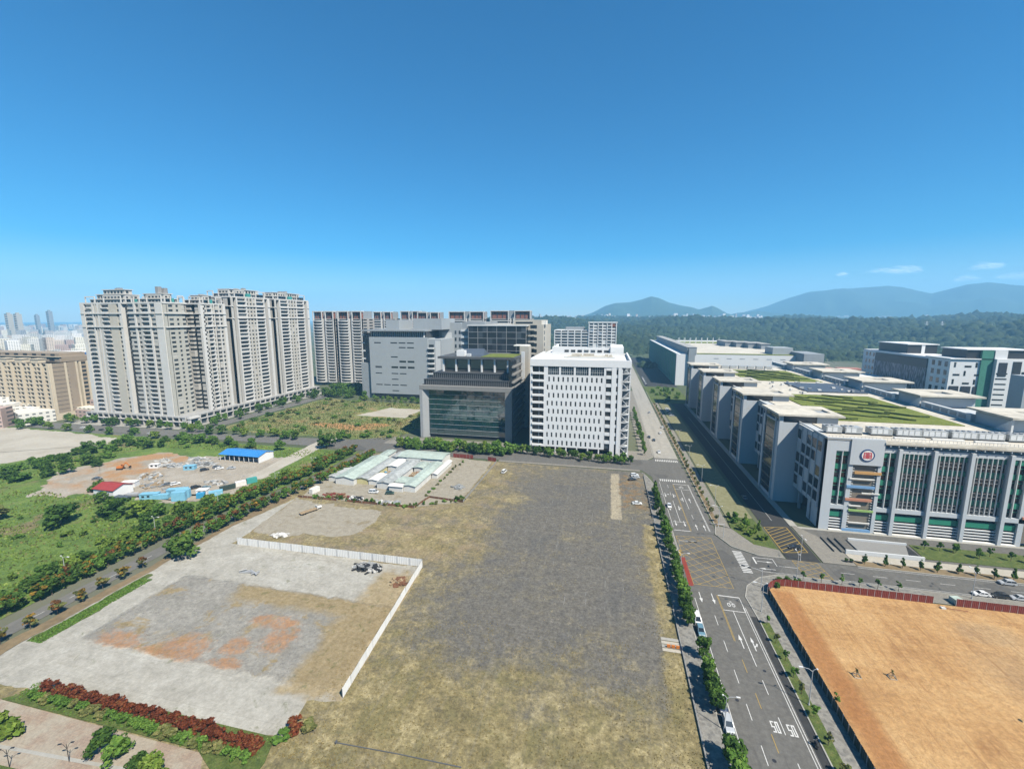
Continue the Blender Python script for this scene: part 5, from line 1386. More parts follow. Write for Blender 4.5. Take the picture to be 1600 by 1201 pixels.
# ------------------------------------------------------------------ green-sided fab behind it
plain('fab_green', (.035, .19, .13), .6, .12, .4)
root = thing('green_fab', 'huge low factory hall with a green ribbed side and pale flat roof', 'factory', (165, 800, 0))
piece('hall_body', root, 91, 623, 0, 149, 400, 42.5, 'white_wall')
for k in range(20):
    piece('green_side', root, 90.6, 624 + k * 19.9, .3, .5, 19.6, 42, 'fab_green'); piece('side_rib', root, 90.2, 623.6 + k * 19.9, 0, .6, .6, 42.3, 'mid_grey')
piece('side_parapet', root, 90.4, 623, 42.5, 3, 400, .9, 'pale_grey')
piece('grey_return', root, 106, 620.5, 0, 8, 2.4, 50.5, 'mid_grey')  # plain mid grey return before the louvre house
piece('louvre_house', root, 104, 622, 42.5, 12, 390, 9, 'mid_grey'); piece('louvre_roof', root, 103.5, 621.5, 51.5, 13, 391, .6, 'roof_grey'); piece('sign_panel', root, 108, 621.6, 46, 6, .3, 2.5, 'pale_grey')
piece('roof_deck', root, 117, 640, 42.55, 120, 350, .3, 'roof_pale'); piece('roof_turf', root, 117.5, 624, 42.9, 122, 14, .3, 'roof_grass'); piece('roof_turf', root, 117.5, 900, 42.9, 122, 60, .3, 'roof_grass')
for k in range(6): piece('wall_vent', root, 138 + k * 16, 622.85, 37, 6, .2, .8, 'mid_grey')
for k in range(4):
    piece('roof_hall', root, 196 + k * 12, 690 - k * 22 + 120, 42.6, 12, 60, 8, 'mid_grey'); piece('roof_hall_top', root, 195 + k * 12, 689 - k * 22 + 120, 50.6, 14, 62, .7, 'roof_grey')
piece('roof_block', root, 214, 640, 42.6, 24, 30, 9, 'cool_grey'); piece('roof_block', root, 236, 600, 0, 22, 50, 47, 'mid_grey')
for k in range(24):
    b_ = ('mast',)
    if b_ not in _cache: _cache[b_] = MB().tube([(0, 0, 0), (0, 0, 11)], [.4, .25], 5).mesh('vent_mast', 'steel_white')
    put('vent_mast', _cache[b_], root, (130 + k * 3.4, 880 + (k % 3) * 14, 42.8), world=True)

# ------------------------------------------------------------------ black and white building on the right
root = thing('black_white_building', 'white building with black window blocks and a striped dark screen on the right', 'building', (340, 520, 0))
BX, BY = 300, 464
piece('left_block', root, BX, BY, 0, 30, 138, 54, 'white_wall'); piece('rear_block', root, BX + 6, BY + 70, 54, 26, 50, 9, 'black_panel'); piece('rear_roof', root, BX + 5, BY + 69, 63, 28, 52, .8, 'white_wall'); piece('rear_pier', root, BX + 18, BY + 69.5, 54, 3, .6, 9, 'white_wall')
piece('striped_screen', root, BX - .8, BY + 28, 4, .8, 84, 39, 'striped_panel'); piece('black_band', root, BX - .9, BY + 28, 43, .9, 84, 9, 'black_panel')
for k in range(3):
    for f in range(6): piece('window', root, BX - .15, BY + 3 + k * 8, 8 + f * 7.8, .3, 3.6, 4.6, 'dark_glass')
for k in range(3):
    for f in range(6): piece('window', root, BX - .15, BY + 115 + k * 7, 8 + f * 7.8, .3, 3, 4.2, 'dark_glass')
for f in range(6):
    for k in range(3): piece('window', root, BX + 3 + k * 8, BY - .15, 9 + f * 7.6, 1.4 if (k + f) % 2 else 5, .3, 4.4 if (k + f) % 2 else 1.6, 'dark_glass')
for k in range(3): piece('black_block', root, BX + 1.5 + k * 9, BY - .5, 8, 7, .6, 22, 'black_panel')
piece('roof_fin', root, BX - 1, BY - 1, 54, 32, 32, .9, 'white_wall'); piece('white_link', root, BX + 30.05, BY + 4, 0, 6, 60, 50, 'white_wall')
piece('dark_core', root, BX + 22, BY - 1, 0, 9, 12, 62, 'dull_green'); piece('core_top', root, BX + 12, BY + 1, 55, 46, 30, 7.4, 'black_panel'); piece('core_roof', root, BX + 11, BY, 62.4, 48, 32, .8, 'white_wall'); piece('core_pier', root, BX + 31, BY - 1.5, 55, 9, 3, 7.2, 'white_wall')
piece('right_block', root, BX + 31.2, BY - 4, 0, 38, 60, 55, 'white_wall'); piece('right_slot', root, BX + 43, BY - 4.3, 34, 6, .5, 19, 'black_panel'); piece('right_slot', root, BX + 33, BY - 4.3, 40, 6, .5, 12, 'black_panel')
for f in range(9):
    piece('window', root, BX + 32, BY - 4.15, 5 + f * 4.6, 8, .3, 1.1, 'dark_glass')
    if f < 8: piece('window', root, BX + 50 + (f % 3) * 5, BY - 4.15, 6 + f * 5.8, 4.5, .3, 1.6 if f % 2 else 3.4, 'dark_glass')
root = thing('grey_annex', 'plain grey block with a dark sign panel at the right edge', 'building', (316, 378, 0))
piece('annex_body', root, 286, 372, 0, 60, 12, 50, 'cool_grey'); piece('sign_panel', root, 294, 371.7, 30, 16, .3, 14, 'black_panel')
em = MB(); c = arc(0, 0, 4, 0, 360, 24); ci = arc(0, 0, 2.9, 0, 360, 24)
for a, e, f, g2 in zip(c, c[1:], ci[1:], ci): em.quad((a[0], 0, a[1]), (e[0], 0, e[1]), (f[0], 0, f[1]), (g2[0], 0, g2[1]))
put('sign_ring', em.mesh('sign_ring', 'logo_red'), root, (302, 371.6, 37), world=True)
# low halls behind the factory
root = thing('glass_hall', 'low green-glazed hall with a white roof behind the factory', 'hall', (270, 530, 0))
piece('hall', root, 228, 520, 0, 62, 50, 26, 'dull_green'); piece('hall_roof', root, 226, 517, 26, 66, 54, 1.6, 'roof_white')
for k in range(16): piece('mullion', root, 229 + k * 4, 519.7, 0, .6, .4, 26, 'steel_white')
for (x, y, lab, mt) in ((245, 640, 'long white low roof just left of the red roofs', 'roof_white'), (285, 655, 'red-orange roof of a low shed beyond the glazed hall', 'red_roof'), (318, 660, 'smaller red-orange roof beside the black and white building', 'red_roof')):
    if mt not in MAT: plain('red_roof', (.42, .19, .14), .6, .1, .3)
    r2 = thing('far_shed', lab, 'shed', (x, y, 0)); piece('shed_wall', r2, x - 12, y, 0, 24, 16, 22, 'pale_grey'); piece('shed_roof', r2, x - 13, y - 1, 22, 26, 18, 2, mt)

# ------------------------------------------------------------------ vegetation
def leafmat(name, stops, trans=.35):
    m = bpy.data.materials.new(name); m.use_nodes = True; t = m.node_tree; t.nodes.clear()
    g = t.nodes.new('ShaderNodeNewGeometry'); oi = t.nodes.new('ShaderNodeObjectInfo')
    mx = t.nodes.new('ShaderNodeMath'); mx.operation = 'MULTIPLY_ADD'; mx.inputs[1].default_value = .72
    o2 = t.nodes.new('ShaderNodeMath'); o2.operation = 'MULTIPLY'; o2.inputs[1].default_value = .28
    t.links.new(oi.outputs['Random'], o2.inputs[0]); t.links.new(g.outputs['Random Per Island'], mx.inputs[0]); t.links.new(o2.outputs[0], mx.inputs[2])
    r = t.nodes.new('ShaderNodeValToRGB'); e = r.color_ramp.elements
    while len(e) < len(stops): e.new(.5)
    for a, (p, c) in zip(e, stops): a.position = p; a.color = (*c, 1)
    t.links.new(mx.outputs[0], r.inputs[0])
    d = t.nodes.new('ShaderNodeBsdfDiffuse'); tr = t.nodes.new('ShaderNodeBsdfTranslucent'); ms = t.nodes.new('ShaderNodeMixShader'); ms.inputs[0].default_value = trans
    t.links.new(r.outputs[0], d.inputs[0]); t.links.new(r.outputs[0], tr.inputs[0]); t.links.new(d.outputs[0], ms.inputs[1]); t.links.new(tr.outputs[0], ms.inputs[2])
    o = t.nodes.new('ShaderNodeOutputMaterial'); t.links.new(ms.outputs[0], o.inputs[0]); MAT[name] = m
leafmat('leaf_dark', [(0, (0.028, 0.060, 0.016)), (.45, (0.060, 0.116, 0.025)), (.8, (0.096, 0.166, 0.035)), (1, (0.149, 0.219, 0.052))])
leafmat('leaf_mid', [(0, (0.049, 0.096, 0.021)), (.45, (0.096, 0.184, 0.035)), (.8, (0.149, 0.254, 0.049)), (1, (0.219, 0.315, 0.070))])
leafmat('leaf_light', [(0, (.07, .115, .022)), (.45, (.13, .20, .035)), (.8, (.19, .26, .05)), (1, (.26, .32, .09))])
leafmat('leaf_dull', [(0, (0.079, 0.088, 0.035)), (.45, (0.140, 0.158, 0.052)), (.8, (0.210, 0.201, 0.079)), (1, (0.298, 0.245, 0.105))])
leafmat('leaf_gold', [(0, (.09, .065, .015)), (.4, (.17, .12, .022)), (.75, (.27, .18, .035)), (1, (.30, .14, .035))])
leafmat('leaf_rust', [(0, (.07, .035, .015)), (.45, (.14, .065, .025)), (.8, (.20, .095, .035)), (1, (.24, .15, .05))])
leafmat('leaf_red', [(0, (.05, .022, .012)), (.35, (.12, .036, .018)), (.7, (.19, .055, .026)), (.88, (.22, .10, .04)), (1, (.09, .10, .03))])
leafmat('straw', [(0, (0.128, 0.102, 0.038)), (.5, (0.230, 0.183, 0.076)), (1, (0.340, 0.281, 0.145))], .2)
plain('bark', (.13, .10, .075), .95, .25, 2.0)

def leaf_cloud(seed, n, clumps, size, flat=1.0):
    """quads scattered over clumps; clumps: list of (x, y, z, r)"""
    q = np.random.default_rng(seed); C = np.array(clumps); w = C[:, 3] ** 2; idx = q.choice(len(C), n, p=w / w.sum())
    d = q.normal(size=(n, 3)); d /= np.linalg.norm(d, axis=1)[:, None]
    rad = C[idx, 3] * (.62 + .42 * q.random(n)); p = C[idx, :3] + d * rad[:, None] * np.array((1, 1, flat))
    nr = d + q.normal(size=(n, 3)) * .45; nr /= np.linalg.norm(nr, axis=1)[:, None]
    a = np.cross(nr, q.normal(size=(n, 3))); a /= np.linalg.norm(a, axis=1)[:, None]; b = np.cross(nr, a)
    s = (size * (.55 + .8 * q.random(n)))[:, None]; k = (.6 + .5 * q.random(n))[:, None]
    V = np.stack([p - a * s - b * s * k * .5, p + a * s * .5 - b * s * k, p + a * s + b * s * k * .5, p - a * s * .4 + b * s * k], 1).reshape(-1, 3)
    m = MB(); m.v = V.tolist(); m.f = [(4 * i, 4 * i + 1, 4 * i + 2, 4 * i + 3) for i in range(n)]; return m
def clump_set(seed, shape, k):
    """clump centres for a crown one unit wide and one unit high, standing on z = 0"""
    q = random.Random(seed); out = []
    for _ in range(k):
        a = q.uniform(0, 2 * PI)
        if shape == 'round': h = q.uniform(.12, .92); r_ = .36 * math.sin(PI * min(.98, h * .9 + .08)) ** .7 * q.uniform(.35, 1.05); cr = q.uniform(.13, .22)
        elif shape == 'broad': h = q.uniform(.15, .85); r_ = .42 * math.sqrt(max(0, 1 - (h * .95) ** 2)) * q.uniform(.3, 1.05); cr = q.uniform(.12, .2)
        elif shape == 'cone': h = q.uniform(.05, .95); r_ = .34 * (1 - h * .85) * q.uniform(.3, 1); cr = .2 * (1 - h * .62)
        else: h = q.uniform(.2, .9); r_ = .3 * q.uniform(.2, 1.1); cr = q.uniform(.08, .17)
        out.append((r_ * math.cos(a), r_ * math.sin(a), h, cr))
    return out
CR = {}
def crown_mesh(key, shape, n, k, size, mat, flat=1.0, variants=3):
    CR[key] = []
    for v in range(variants):
        m = leaf_cloud(hash((len(CR), v)) % 9999, n, clump_set(len(CR) * 31 + v, shape, k), size, flat); CR[key].append(m.mesh('crown', mat))
crown_mesh('street_dark', 'round', 760, 18, .065, 'leaf_dark'); crown_mesh('street_mid', 'round', 740, 18, .065, 'leaf_mid'); crown_mesh('column_dark', 'cone', 480, 15, .08, 'leaf_dark')
crown_mesh('sapling', 'thin', 130, 8, .10, 'leaf_mid'); crown_mesh('sapling_dull', 'thin', 120, 8, .10, 'leaf_dull')
crown_mesh('broad_dark', 'broad', 1000, 24, .055, 'leaf_dark'); crown_mesh('broad_mid', 'broad', 1000, 24, .055, 'leaf_mid'); crown_mesh('broad_light', 'broad', 960, 22, .055, 'leaf_light')
crown_mesh('shrub_mid', 'broad', 260, 10, .11, 'leaf_mid'); crown_mesh('shrub_dark', 'broad', 260, 10, .11, 'leaf_dark'); crown_mesh('shrub_light', 'broad', 260, 10, .11, 'leaf_light'); crown_mesh('shrub_dull', 'broad', 240, 10, .11, 'leaf_dull')
crown_mesh('hedge_red', 'broad', 620, 13, .06, 'leaf_red'); crown_mesh('hedge_green', 'broad', 620, 13, .06, 'leaf_mid'); crown_mesh('cone_light', 'cone', 360, 14, .09, 'leaf_light'); crown_mesh('bloom_gold', 'round', 150, 8, .07, 'leaf_gold', .8); crown_mesh('bloom_rust', 'round', 150, 8, .07, 'leaf_rust', .8)
TRK = {}
def trunk_mesh(kind):
    if kind in TRK: return TRK[kind]
    b = MB(); b.tube([(0, 0, -.05), (.02, 0, .5), (0, .02, 1.0)], [.07, .05, .035], 7)
    for k in range(4):
        a = k * 1.7 + .4; b.tube([(0, 0, .62 + .06 * k), (math.cos(a) * .16, math.sin(a) * .16, .95), (math.cos(a) * .3, math.sin(a) * .3, 1.18)], [.03, .02, .008], 5)
    TRK[kind] = b.mesh('trunk', 'bark'); return TRK[kind]
vrs = random.Random(21)
def plant(name, label, cat, x, y, crown, w, h, trunk=0.0, group=None, bloom=None, z=0.0):
    """trunk: bare height below the crown; crown w wide, h high"""
    root = thing(name, label, cat, (x, y, z), group, vrs.uniform(0, 6.28))
    t = trunk + h * .45
    put('trunk', trunk_mesh('t'), root, (0, 0, 0), 0, (t * .55 if trunk else w * .3, t * .55 if trunk else w * .3, t))
    c = put('crown', vrs.choice(CR[crown]), root, (0, 0, trunk), 0, (w * vrs.uniform(.9, 1.1), w * vrs.uniform(.9, 1.1), h))
    if bloom: put('blossom', vrs.choice(CR[bloom]), c, (0, 0, .28), 0, (.95, .95, .78))
    return root
J = vrs.uniform
# kerb trees beside the vacant lot
kt = [81, 84.5, 96.5, 99.5, 102, 105, 107.5, 112.8, 125, 128.5, 132, 135, 138, 141.5, 145, 148.5, 152, 156, 160, 164.5, 169, 173.5, 178, 183, 187.5, 197, 206, 209, 212, 215.5, 219, 222.5, 226]
for i, y in enumerate(kt):
    big = y < 86; far = y > 190
    plant('street_tree', f'{ordn(i)} kerb tree beside the vacant lot, counted from the bottom of the photo', 'tree', 26.1 + J(-.4, .4) + (1.2 if y < 120 else 0), y, 'column_dark' if far else vrs.choice(('street_dark', 'street_dark', 'street_mid')), (5.6 if big else 4.6) * J(.85, 1.15), (5.4 if far else 5.0 if big else 4.2) * J(.85, 1.2), 1.3, 'kerb trees beside the vacant lot')
for i, y in enumerate(np.arange(80, 136, 6.3)):
    plant('young_tree', f'{ordn(i)} thin sapling on the verge beside the bare field, from the bottom', 'tree', 48.6 + J(-.4, .4), y + J(-1, 1), vrs.choice(('sapling', 'sapling_dull')), 2.4 * J(.8, 1.2), 2.3, 1.1, 'saplings on the verge beside the bare field')
for i, y in enumerate(np.arange(199, 470, 7.0)):
    plant('young_tree', f'{ordn(i)} sapling on the strip right of the boulevard, counted from the junction', 'tree', 49.5 + J(-.3, .3), y + J(-1.5, 1.5), vrs.choice(('sapling', 'sapling_dull', 'shrub_dull')), 2.7 * J(.8, 1.2), 2.7, 1.0, 'saplings on the strip right of the boulevard')
isl = [(57, 199, 'shrub_mid', 3, 2.6), (58.5, 193, 'broad_light', 3.6, 3.2), (61, 196, 'broad_mid', 4, 3.8), (60.5, 188.5, 'shrub_light', 3.4, 2.6), (63, 190.5, 'cone_light', 3, 4.2), (63.6, 185.5, 'shrub_light', 3.2, 2.4), (66, 186.4, 'shrub_light', 2.6, 2.2), (65.8, 194.5, 'cone_light', 2.8, 4.6), (58.6, 203, 'broad_mid', 3.6, 3.8), (62.4, 201.8, 'cone_light', 2.6, 3.8), (56.2, 205, 'shrub_dark', 2.4, 2.4)]
for i, (x, y, c, w, h) in enumerate(isl): plant('island_shrub', f'{ordn(i)} leafy shrub of the corner lawn island beside the junction', 'shrub', x, y, c, w, h, .3 if 'cone' in c else 0.0, 'shrubs on the corner lawn island', z=.12)
for i, (x, y) in enumerate(((95.4, 174.2), (102.1, 174.4), (107.4, 174.3), (112.9, 174.0), (117.9, 173.7), (124.6, 174.2), (129.6, 174), (134.4, 173.4), (140.5, 174), (146.5, 174))):
    plant('verge_tree', f'{ordn(i)} small tree from the left on the verge before the factory', 'tree', x, y, 'column_dark', 2.3 * J(.9, 1.15), 3.0 * J(.85, 1.15), 1.3, 'verge trees before the factory')
for i, (x, y) in enumerate(((68.7, 158), (74.4, 158), (80.6, 158), (85.8, 158), (91.2, 158), (97.2, 158))):
    plant('young_tree', f'{ordn(i)} slim young tree from the left behind the red fence', 'tree', x, y, 'sapling', 2.2, 2.6, 1.2, 'slim trees behind the red fence')
for i, (x, y) in enumerate(((60.5, 155.2), (63.5, 156.2), (66, 155.6), (58.6, 152.2))): plant('corner_shrub', f'{ordn(i)} dark shrub at the rounded corner of the red fence', 'shrub', x, y, 'shrub_dark', 2.8, 1.8, 0, 'shrubs at the fence corner')
lush = [(-141 + k * 3.9, 272 + J(-3.5, 4)) for k in range(21)]
for i, (x, y) in enumerate(lush): plant('garden_tree', f'{ordn(i)} lush tree from the left before the teal glass office', 'tree', x, y, vrs.choice(('broad_mid', 'broad_light', 'broad_mid', 'broad_dark')), J(7, 10.5), J(6, 8.5), .8, 'trees before the teal glass office')
for i in range(19):
    plant('street_tree', f'{ordn(i)} street tree from the left before the white office', 'tree', -58 + i * 4.1 + J(-1, 1), 279 - i * .55 + J(-1.5, 1.5), vrs.choice(('street_dark', 'street_mid', 'broad_light', 'broad_dark')), J(4.2, 6.6), J(4.2, 6), 1.2, 'street trees before the white office')
for i, y in enumerate(np.arange(292, 430, 9.5)): plant('street_tree', f'{ordn(i)} tree on the pavement right of the white office, going away', 'tree', 26.2 + J(-.8, .8), y, vrs.choice(('street_dark', 'street_mid')), J(3, 5), J(4, 6), 1.2, 'trees right of the white office')
# left road: golden-flowered trees on its far side, darker wood behind
n = 0
for y in np.arange(62, 256, 4.3):
    cx = np.interp(y, [60, 130, 168, 222, 260], [-177.5, -176.5, -173.5, -166, -165.5])
    plant('flowering_tree', f'{ordn(n)} golden-flowered tree along the far side of the left road, from the bottom', 'tree', cx + J(-1.2, .8), y + J(-1, 1), vrs.choice(('broad_dark', 'street_dark', 'broad_mid')), J(5.2, 7), J(4.2, 5.6), 1.2, 'golden-flowered trees on the far side of the left road', vrs.choice(('bloom_gold', 'bloom_gold', 'bloom_gold', 'bloom_rust'))); n += 1
n = 0
for y in list(np.arange(70, 118, 6.4)) + list(np.arange(131, 186, 5.5)) + list(np.arange(186, 256, 5)):
    cx = np.interp(y, [60, 130, 168, 222, 260], [-163, -163, -159, -149.5, -149.5])
    sm = y < 120
    plant('flowering_tree', f'{ordn(n)} flowering tree along the near side of the left road, from the bottom', 'tree', cx + J(-.6, .6), y, 'sapling_dull' if sm else vrs.choice(('broad_dark', 'broad_mid')), J(3.8, 4.8) if sm else J(5, 6.5), 3.2 if sm else J(4, 5.4), 1.2, 'rust-flowered trees on the near side of the left road', vrs.choice(('bloom_rust', 'bloom_gold', 'bloom_gold'))); n += 1
plant('big_tree', 'single big dark tree on the near side of the left road', 'tree', -155.5, 123, 'broad_dark', 10.5, 8, 1.0)
plant('big_tree', 'big round tree at the left road crossing', 'tree', -191, 262, 'broad_dark', 12, 9, 1.2)
plant('big_tree', 'second big tree just behind the left road crossing', 'tree', -192, 279, 'broad_mid', 9, 7, 1.2)
wood = [(-186 + J(-4, 3), y + J(-2, 2)) for y in np.arange(88, 172, 6.4)] + [(-196, 142), (-199, 150), (-194, 156), (-181, 180), (-177, 204), (-173, 230)]
for i, (x, y) in enumerate(wood): plant('wild_tree', 'thicket tree between green field and left road', 'tree', x, y, vrs.choice(('broad_dark', 'broad_dark', 'broad_mid', 'broad_light')), J(6, 9.5), J(4, 6.2), .3, 'thicket between the green field and the left road')
for (lab, x, y, w, h, c) in (('big dark spreading bush alone in the middle of the green field', -233, 134, 16, 9, 'broad_dark'), ('wide dark bush below the red-roofed shed', -221, 147, 14, 8, 'broad_dark'), ('small dark round bush left of the wide one below the red shed', -243, 157, 7, 5, 'broad_dark'), ('pale green tree right of the wide dark bush below the red shed', -207, 149, 12, 8, 'broad_light'), ('brownish bush at the left edge of the green field', -266, 132, 11, 7, 'shrub_dull'), ('dark bush touching the left end of the red shed', -260, 168, 10, 6, 'broad_dark')):
    plant('wild_bush', lab, 'bush', x, y, c, w, h)
rowp = [(-345, 177), (-344, 183), (-350, 193), (-346, 198), (-341, 202), (-345, 212), (-348, 222), (-344, 227), (-339, 232), (-343, 243), (-312, 234), (-306, 238), (-299, 249), (-298, 262), (-309, 185), (-305, 197), (-319, 167), (-330, 172), (-328, 185), (-322, 193), (-316, 200), (-325, 205), (-333, 195), (-338, 215), (-330, 222), (-320, 170), (-335, 168), (-312, 178), (-318, 212), (-336, 186), (-290, 254), (-283, 256), (-275, 252), (-305, 256), (-318, 250), (-326, 240), (-333, 236), (-262, 250), (-252, 246), (-243, 250)]
for i, (x, y) in enumerate(rowp): plant('wild_tree', 'wild hedgerow tree between sandy lot and work yard', 'tree', x + J(-1, 1), y + J(-1, 1), vrs.choice(('broad_dark', 'broad_mid', 'broad_dark', 'broad_mid')), J(6, 10), J(4, 6.2), .4, 'hedgerow between the sandy lot and the work yard')
def inyard(x, y): return -318 < x < -188 and 160 < y < 238
k = 0
while k < 70:
    x, y = J(-330, -182), J(48, 256)
    if inyard(x, y) or (x > -195 and 88 < y < 172): continue
    if y < 120 and x < -300: continue
    plant('field_bush', 'low bush in the green field', 'bush', x, y, vrs.choice(('shrub_mid', 'shrub_dark', 'shrub_light', 'shrub_dull')), J(2, 5), J(1.2, 2.8), 0, 'wild bushes in the green field'); k += 1
for i in range(34):
    x = -470 + i * 7.6; plant('avenue_tree', f'{ordn(i)} tree from the left along the street before the apartment towers', 'tree', x + J(-2, 2), (257 if i % 3 == 0 else 281) + J(-3, 3) - (4 if x > -330 else 0), vrs.choice(('broad_mid', 'broad_dark', 'broad_mid', 'broad_light')), J(6, 9), J(5, 7), 1.2, 'avenue trees before the towers')
for i, y in enumerate(np.arange(292, 452, 6.4)): plant('avenue_tree', f'{ordn(i)} tree along the side street of the towers, going away', 'tree', -334 + J(-1.5, 1.5) + (10 if i % 4 == 1 else 0), y, vrs.choice(('broad_mid', 'broad_dark')), J(5, 8), J(4.5, 7), 1.2, 'trees along the side street of the towers')
for i in range(26): plant('avenue_tree', 'dark green tree standing before the brown apartment block', 'tree', J(-620, -470), J(262, 280), vrs.choice(('broad_dark', 'broad_mid')), J(6, 9), J(5, 7), 1, 'trees before the brown apartment block')
for i in range(90):
    x, y = J(-308, -156), J(289, 425)
    if -232 < x < -176 and 356 < y < 400: continue
    e = y < 300 or (x < -296)
    plant('scrub_bush', 'bush in the scrub field before the grey building', 'bush', x, y, vrs.choice(('shrub_mid', 'shrub_dark', 'broad_mid', 'shrub_dull', 'shrub_dull')), J(3.5, 9) if e else J(2.5, 6.5), J(2, 5) if e else J(1.5, 3.6), 0, 'bushes in the scrub field')
for i in range(44): plant('park_tree', 'tree of the small wood at the foot of the balconied towers', 'tree', J(-330, -262), J(432, 500), vrs.choice(('broad_dark', 'broad_mid', 'broad_dark')), J(8, 13), J(7, 10), 1, 'small wood below the balconied towers')
for i in range(16): plant('park_tree', f'{ordn(i)} small tree from the left at the foot of the grey windowless building', 'tree', -264 + i * 5.5 + J(-1, 1), 432 + J(-4, 4), vrs.choice(('broad_mid', 'broad_light')), J(4, 7), J(4, 6), 1, 'trees at the foot of the grey building')
# red-topped hedge beside the concrete yard
n1 = n2 = 0
for x in np.arange(-131, -68, 1.75):
    top = np.interp(x, [-131, -100, -68], [67.6, 67.2, 66.0])
    plant('hedge_shrub', f'{ordn(n1)} red-leaved shrub from the left in the hedge beside the concrete yard', 'shrub', x + J(-.3, .3), top + J(-.3, .3), 'hedge_red', J(2.9, 4.0), J(2.1, 3.0), 0, 'red-leaved hedge shrubs', z=.15); n1 += 1
for x in np.arange(-132, -70, 2.2):
    top = np.interp(x, [-131, -100, -68], [65.4, 65.0, 63.6])
    plant('hedge_shrub', f'{ordn(n2)} green shrub from the left along the plaza side of the red hedge', 'shrub', x + J(-.3, .3), top + J(-.3, .3), vrs.choice(('hedge_green', 'hedge_green', 'shrub_dull')), J(2.6, 3.5), J(1.7, 2.5), 0, 'green hedge shrubs on the plaza side', z=.15); n2 += 1
plant('red_bush', 'red-brown bush at the corner below the white hoarding', 'bush', -64.6, 72.2, 'hedge_red', 5, 2.6); plant('weed_bush', 'green weedy bush right of the red-brown corner bush', 'bush', -61.5, 72.6, 'shrub_dull', 4.5, 2)
plant('weed_bush', 'green weedy bush below the red-brown corner bush', 'bush', -66.5, 69.4, 'shrub_mid', 4, 1.6)
for (lab, x, y, c, w, h) in (('dark spreading conifer cut by the left edge of the plaza', -124.5, 56.5, 'cone_light', 6.4, 6.2), ('bushy plaza tree with reddish twigs right of the twin lamp', -100.5, 58.2, 'broad_dark', 6.5, 4.6), ('leafy plaza tree touching the reddish-twigged one', -96.2, 58.0, 'broad_mid', 5.5, 4.0), ('yellow-green plaza tree at the bottom edge of the photo', -85, 56.4, 'broad_light', 5.2, 4.8), ('darker plaza tree left of the yellow-green one at the bottom edge', -89, 56.8, 'broad_dark', 4.6, 3.8)):
    plant('plaza_tree', lab, 'tree', x, y, c, w, h, .6, 'trees on the plaza')
for i in range(26):
    s = i / 25; x, y = (-144 + 56 * min(1, s * 1.4), 183.6) if s < .72 else (-88 + (s - .72) * 70, 185 + (s - .72) * 40)
    plant('compound_weed', 'straggly weed before the shed compound', 'weed', x + J(-1, 1), y + J(-.6, 2), vrs.choice(('shrub_dull', 'shrub_mid', 'shrub_dark')), J(1.6, 3.4), J(1, 2.2), 0, 'weeds along the shed compound')
for i in range(12): plant('compound_weed', 'weed between compound and gravel strip', 'weed', -89 + i * .1 + J(-.6, .6), 198 + i * 5 + J(-1, 1), vrs.choice(('shrub_dull', 'shrub_mid')), J(1.4, 2.8), J(1, 1.9), 0, 'weeds beside the gravel strip')
for (x, y) in ((-68.5, 197), (-70, 199), (-71.5, 197.5)): plant('compound_weed', 'dark shrub at the near corner of the gravel strip', 'shrub', x, y, 'shrub_dark', 3, 1.8, 0, 'shrubs at the corner of the gravel strip')
for (x, y, lab) in ((64.6, 115.3, 'staked young tree alone in the bare field, left one'), (73.1, 116.7, 'staked young tree alone in the bare field, right one'), (95, 108.3, 'small brown sapling near the right edge of the bare field')): plant('field_sapling', lab, 'tree', x, y, 'sapling_dull', 1.0, 1.2, .9)
plant('field_sapling', 'sapling leaning over the dark fence of the bare field', 'tree', 55.4, 104.8, 'sapling', 2.2, 2, .8)
for i in range(9): plant('lawn_tree', f'{ordn(i)} small tree from the left on the lawn before the factory', 'tree', 124 + i * 5.2, 188 + J(-2, 3), vrs.choice(('sapling', 'street_mid')), 2.8, 3.2, 1, 'small trees on the factory lawn')
for i in range(18): plant('lawn_tree', 'bush on the shaded lawn before the green-sided hall', 'bush', J(50, 84), J(490, 590), vrs.choice(('shrub_mid', 'broad_mid', 'shrub_light')), J(4, 7), J(3, 5), 0, 'bushes before the green-sided hall')

# ground cover: tufts nobody could count
def tufts(name, label, n, place, h, mat, seed, blades=2):
    q = random.Random(seed); b = MB()
    while n > 0:
        p = place(q)
        if p is None: continue
        n -= 1; x, y = p
        for _ in range(blades):
            a = q.uniform(0, PI); s = h * q.uniform(.5, 1.3); dx, dy = math.cos(a) * s * .7, math.sin(a) * s * .7; ox, oy = q.uniform(-.3, .3) * h, q.uniform(-.3, .3) * h
            lx, ly = q.uniform(-.5, .5) * s, q.uniform(-.5, .5) * s
            b.quad((x + ox - dx, y + oy - dy, .0), (x + ox + dx, y + oy + dy, .0), (x + ox + dx * .5 + lx, y + oy + dy * .5 + ly, s), (x + ox - dx * .7 + lx, y + oy - dy * .7 + ly, s * .8))
    o = b.build(name, mat); tag(o, label, 'grass', kind='stuff')
def pl_lot(q):
    x, y = q.uniform(-66, 22), 66 + 190 * q.random() ** 1.8
    v = mnoise.noise(Vector((x * .11, y * .11, 3))) + (.35 if y < 115 else -.12) + (.3 if x < -42 or x > 16 else 0)
    return (x, y) if v > q.uniform(-.1, .6) else None
tufts('dry_grass', 'dry yellow grass growing through the vacant lot', 9000, pl_lot, .16, 'straw', 3)
def pl_field(q):
    x, y = q.uniform(-340, -178), 50 + 205 * q.random() ** 1.3
    if inyard(x, y): return None
    return (x, y) if mnoise.noise(Vector((x * .07, y * .07, 9))) > q.uniform(-.6, .3) else None
tufts('field_grass', 'long green grass of the field on the left', 9000, pl_field, .5, 'leaf_light', 4)
tufts('field_weeds', 'tall straw-coloured weeds in the field on the left', 2500, pl_field, .6, 'leaf_dull', 5)
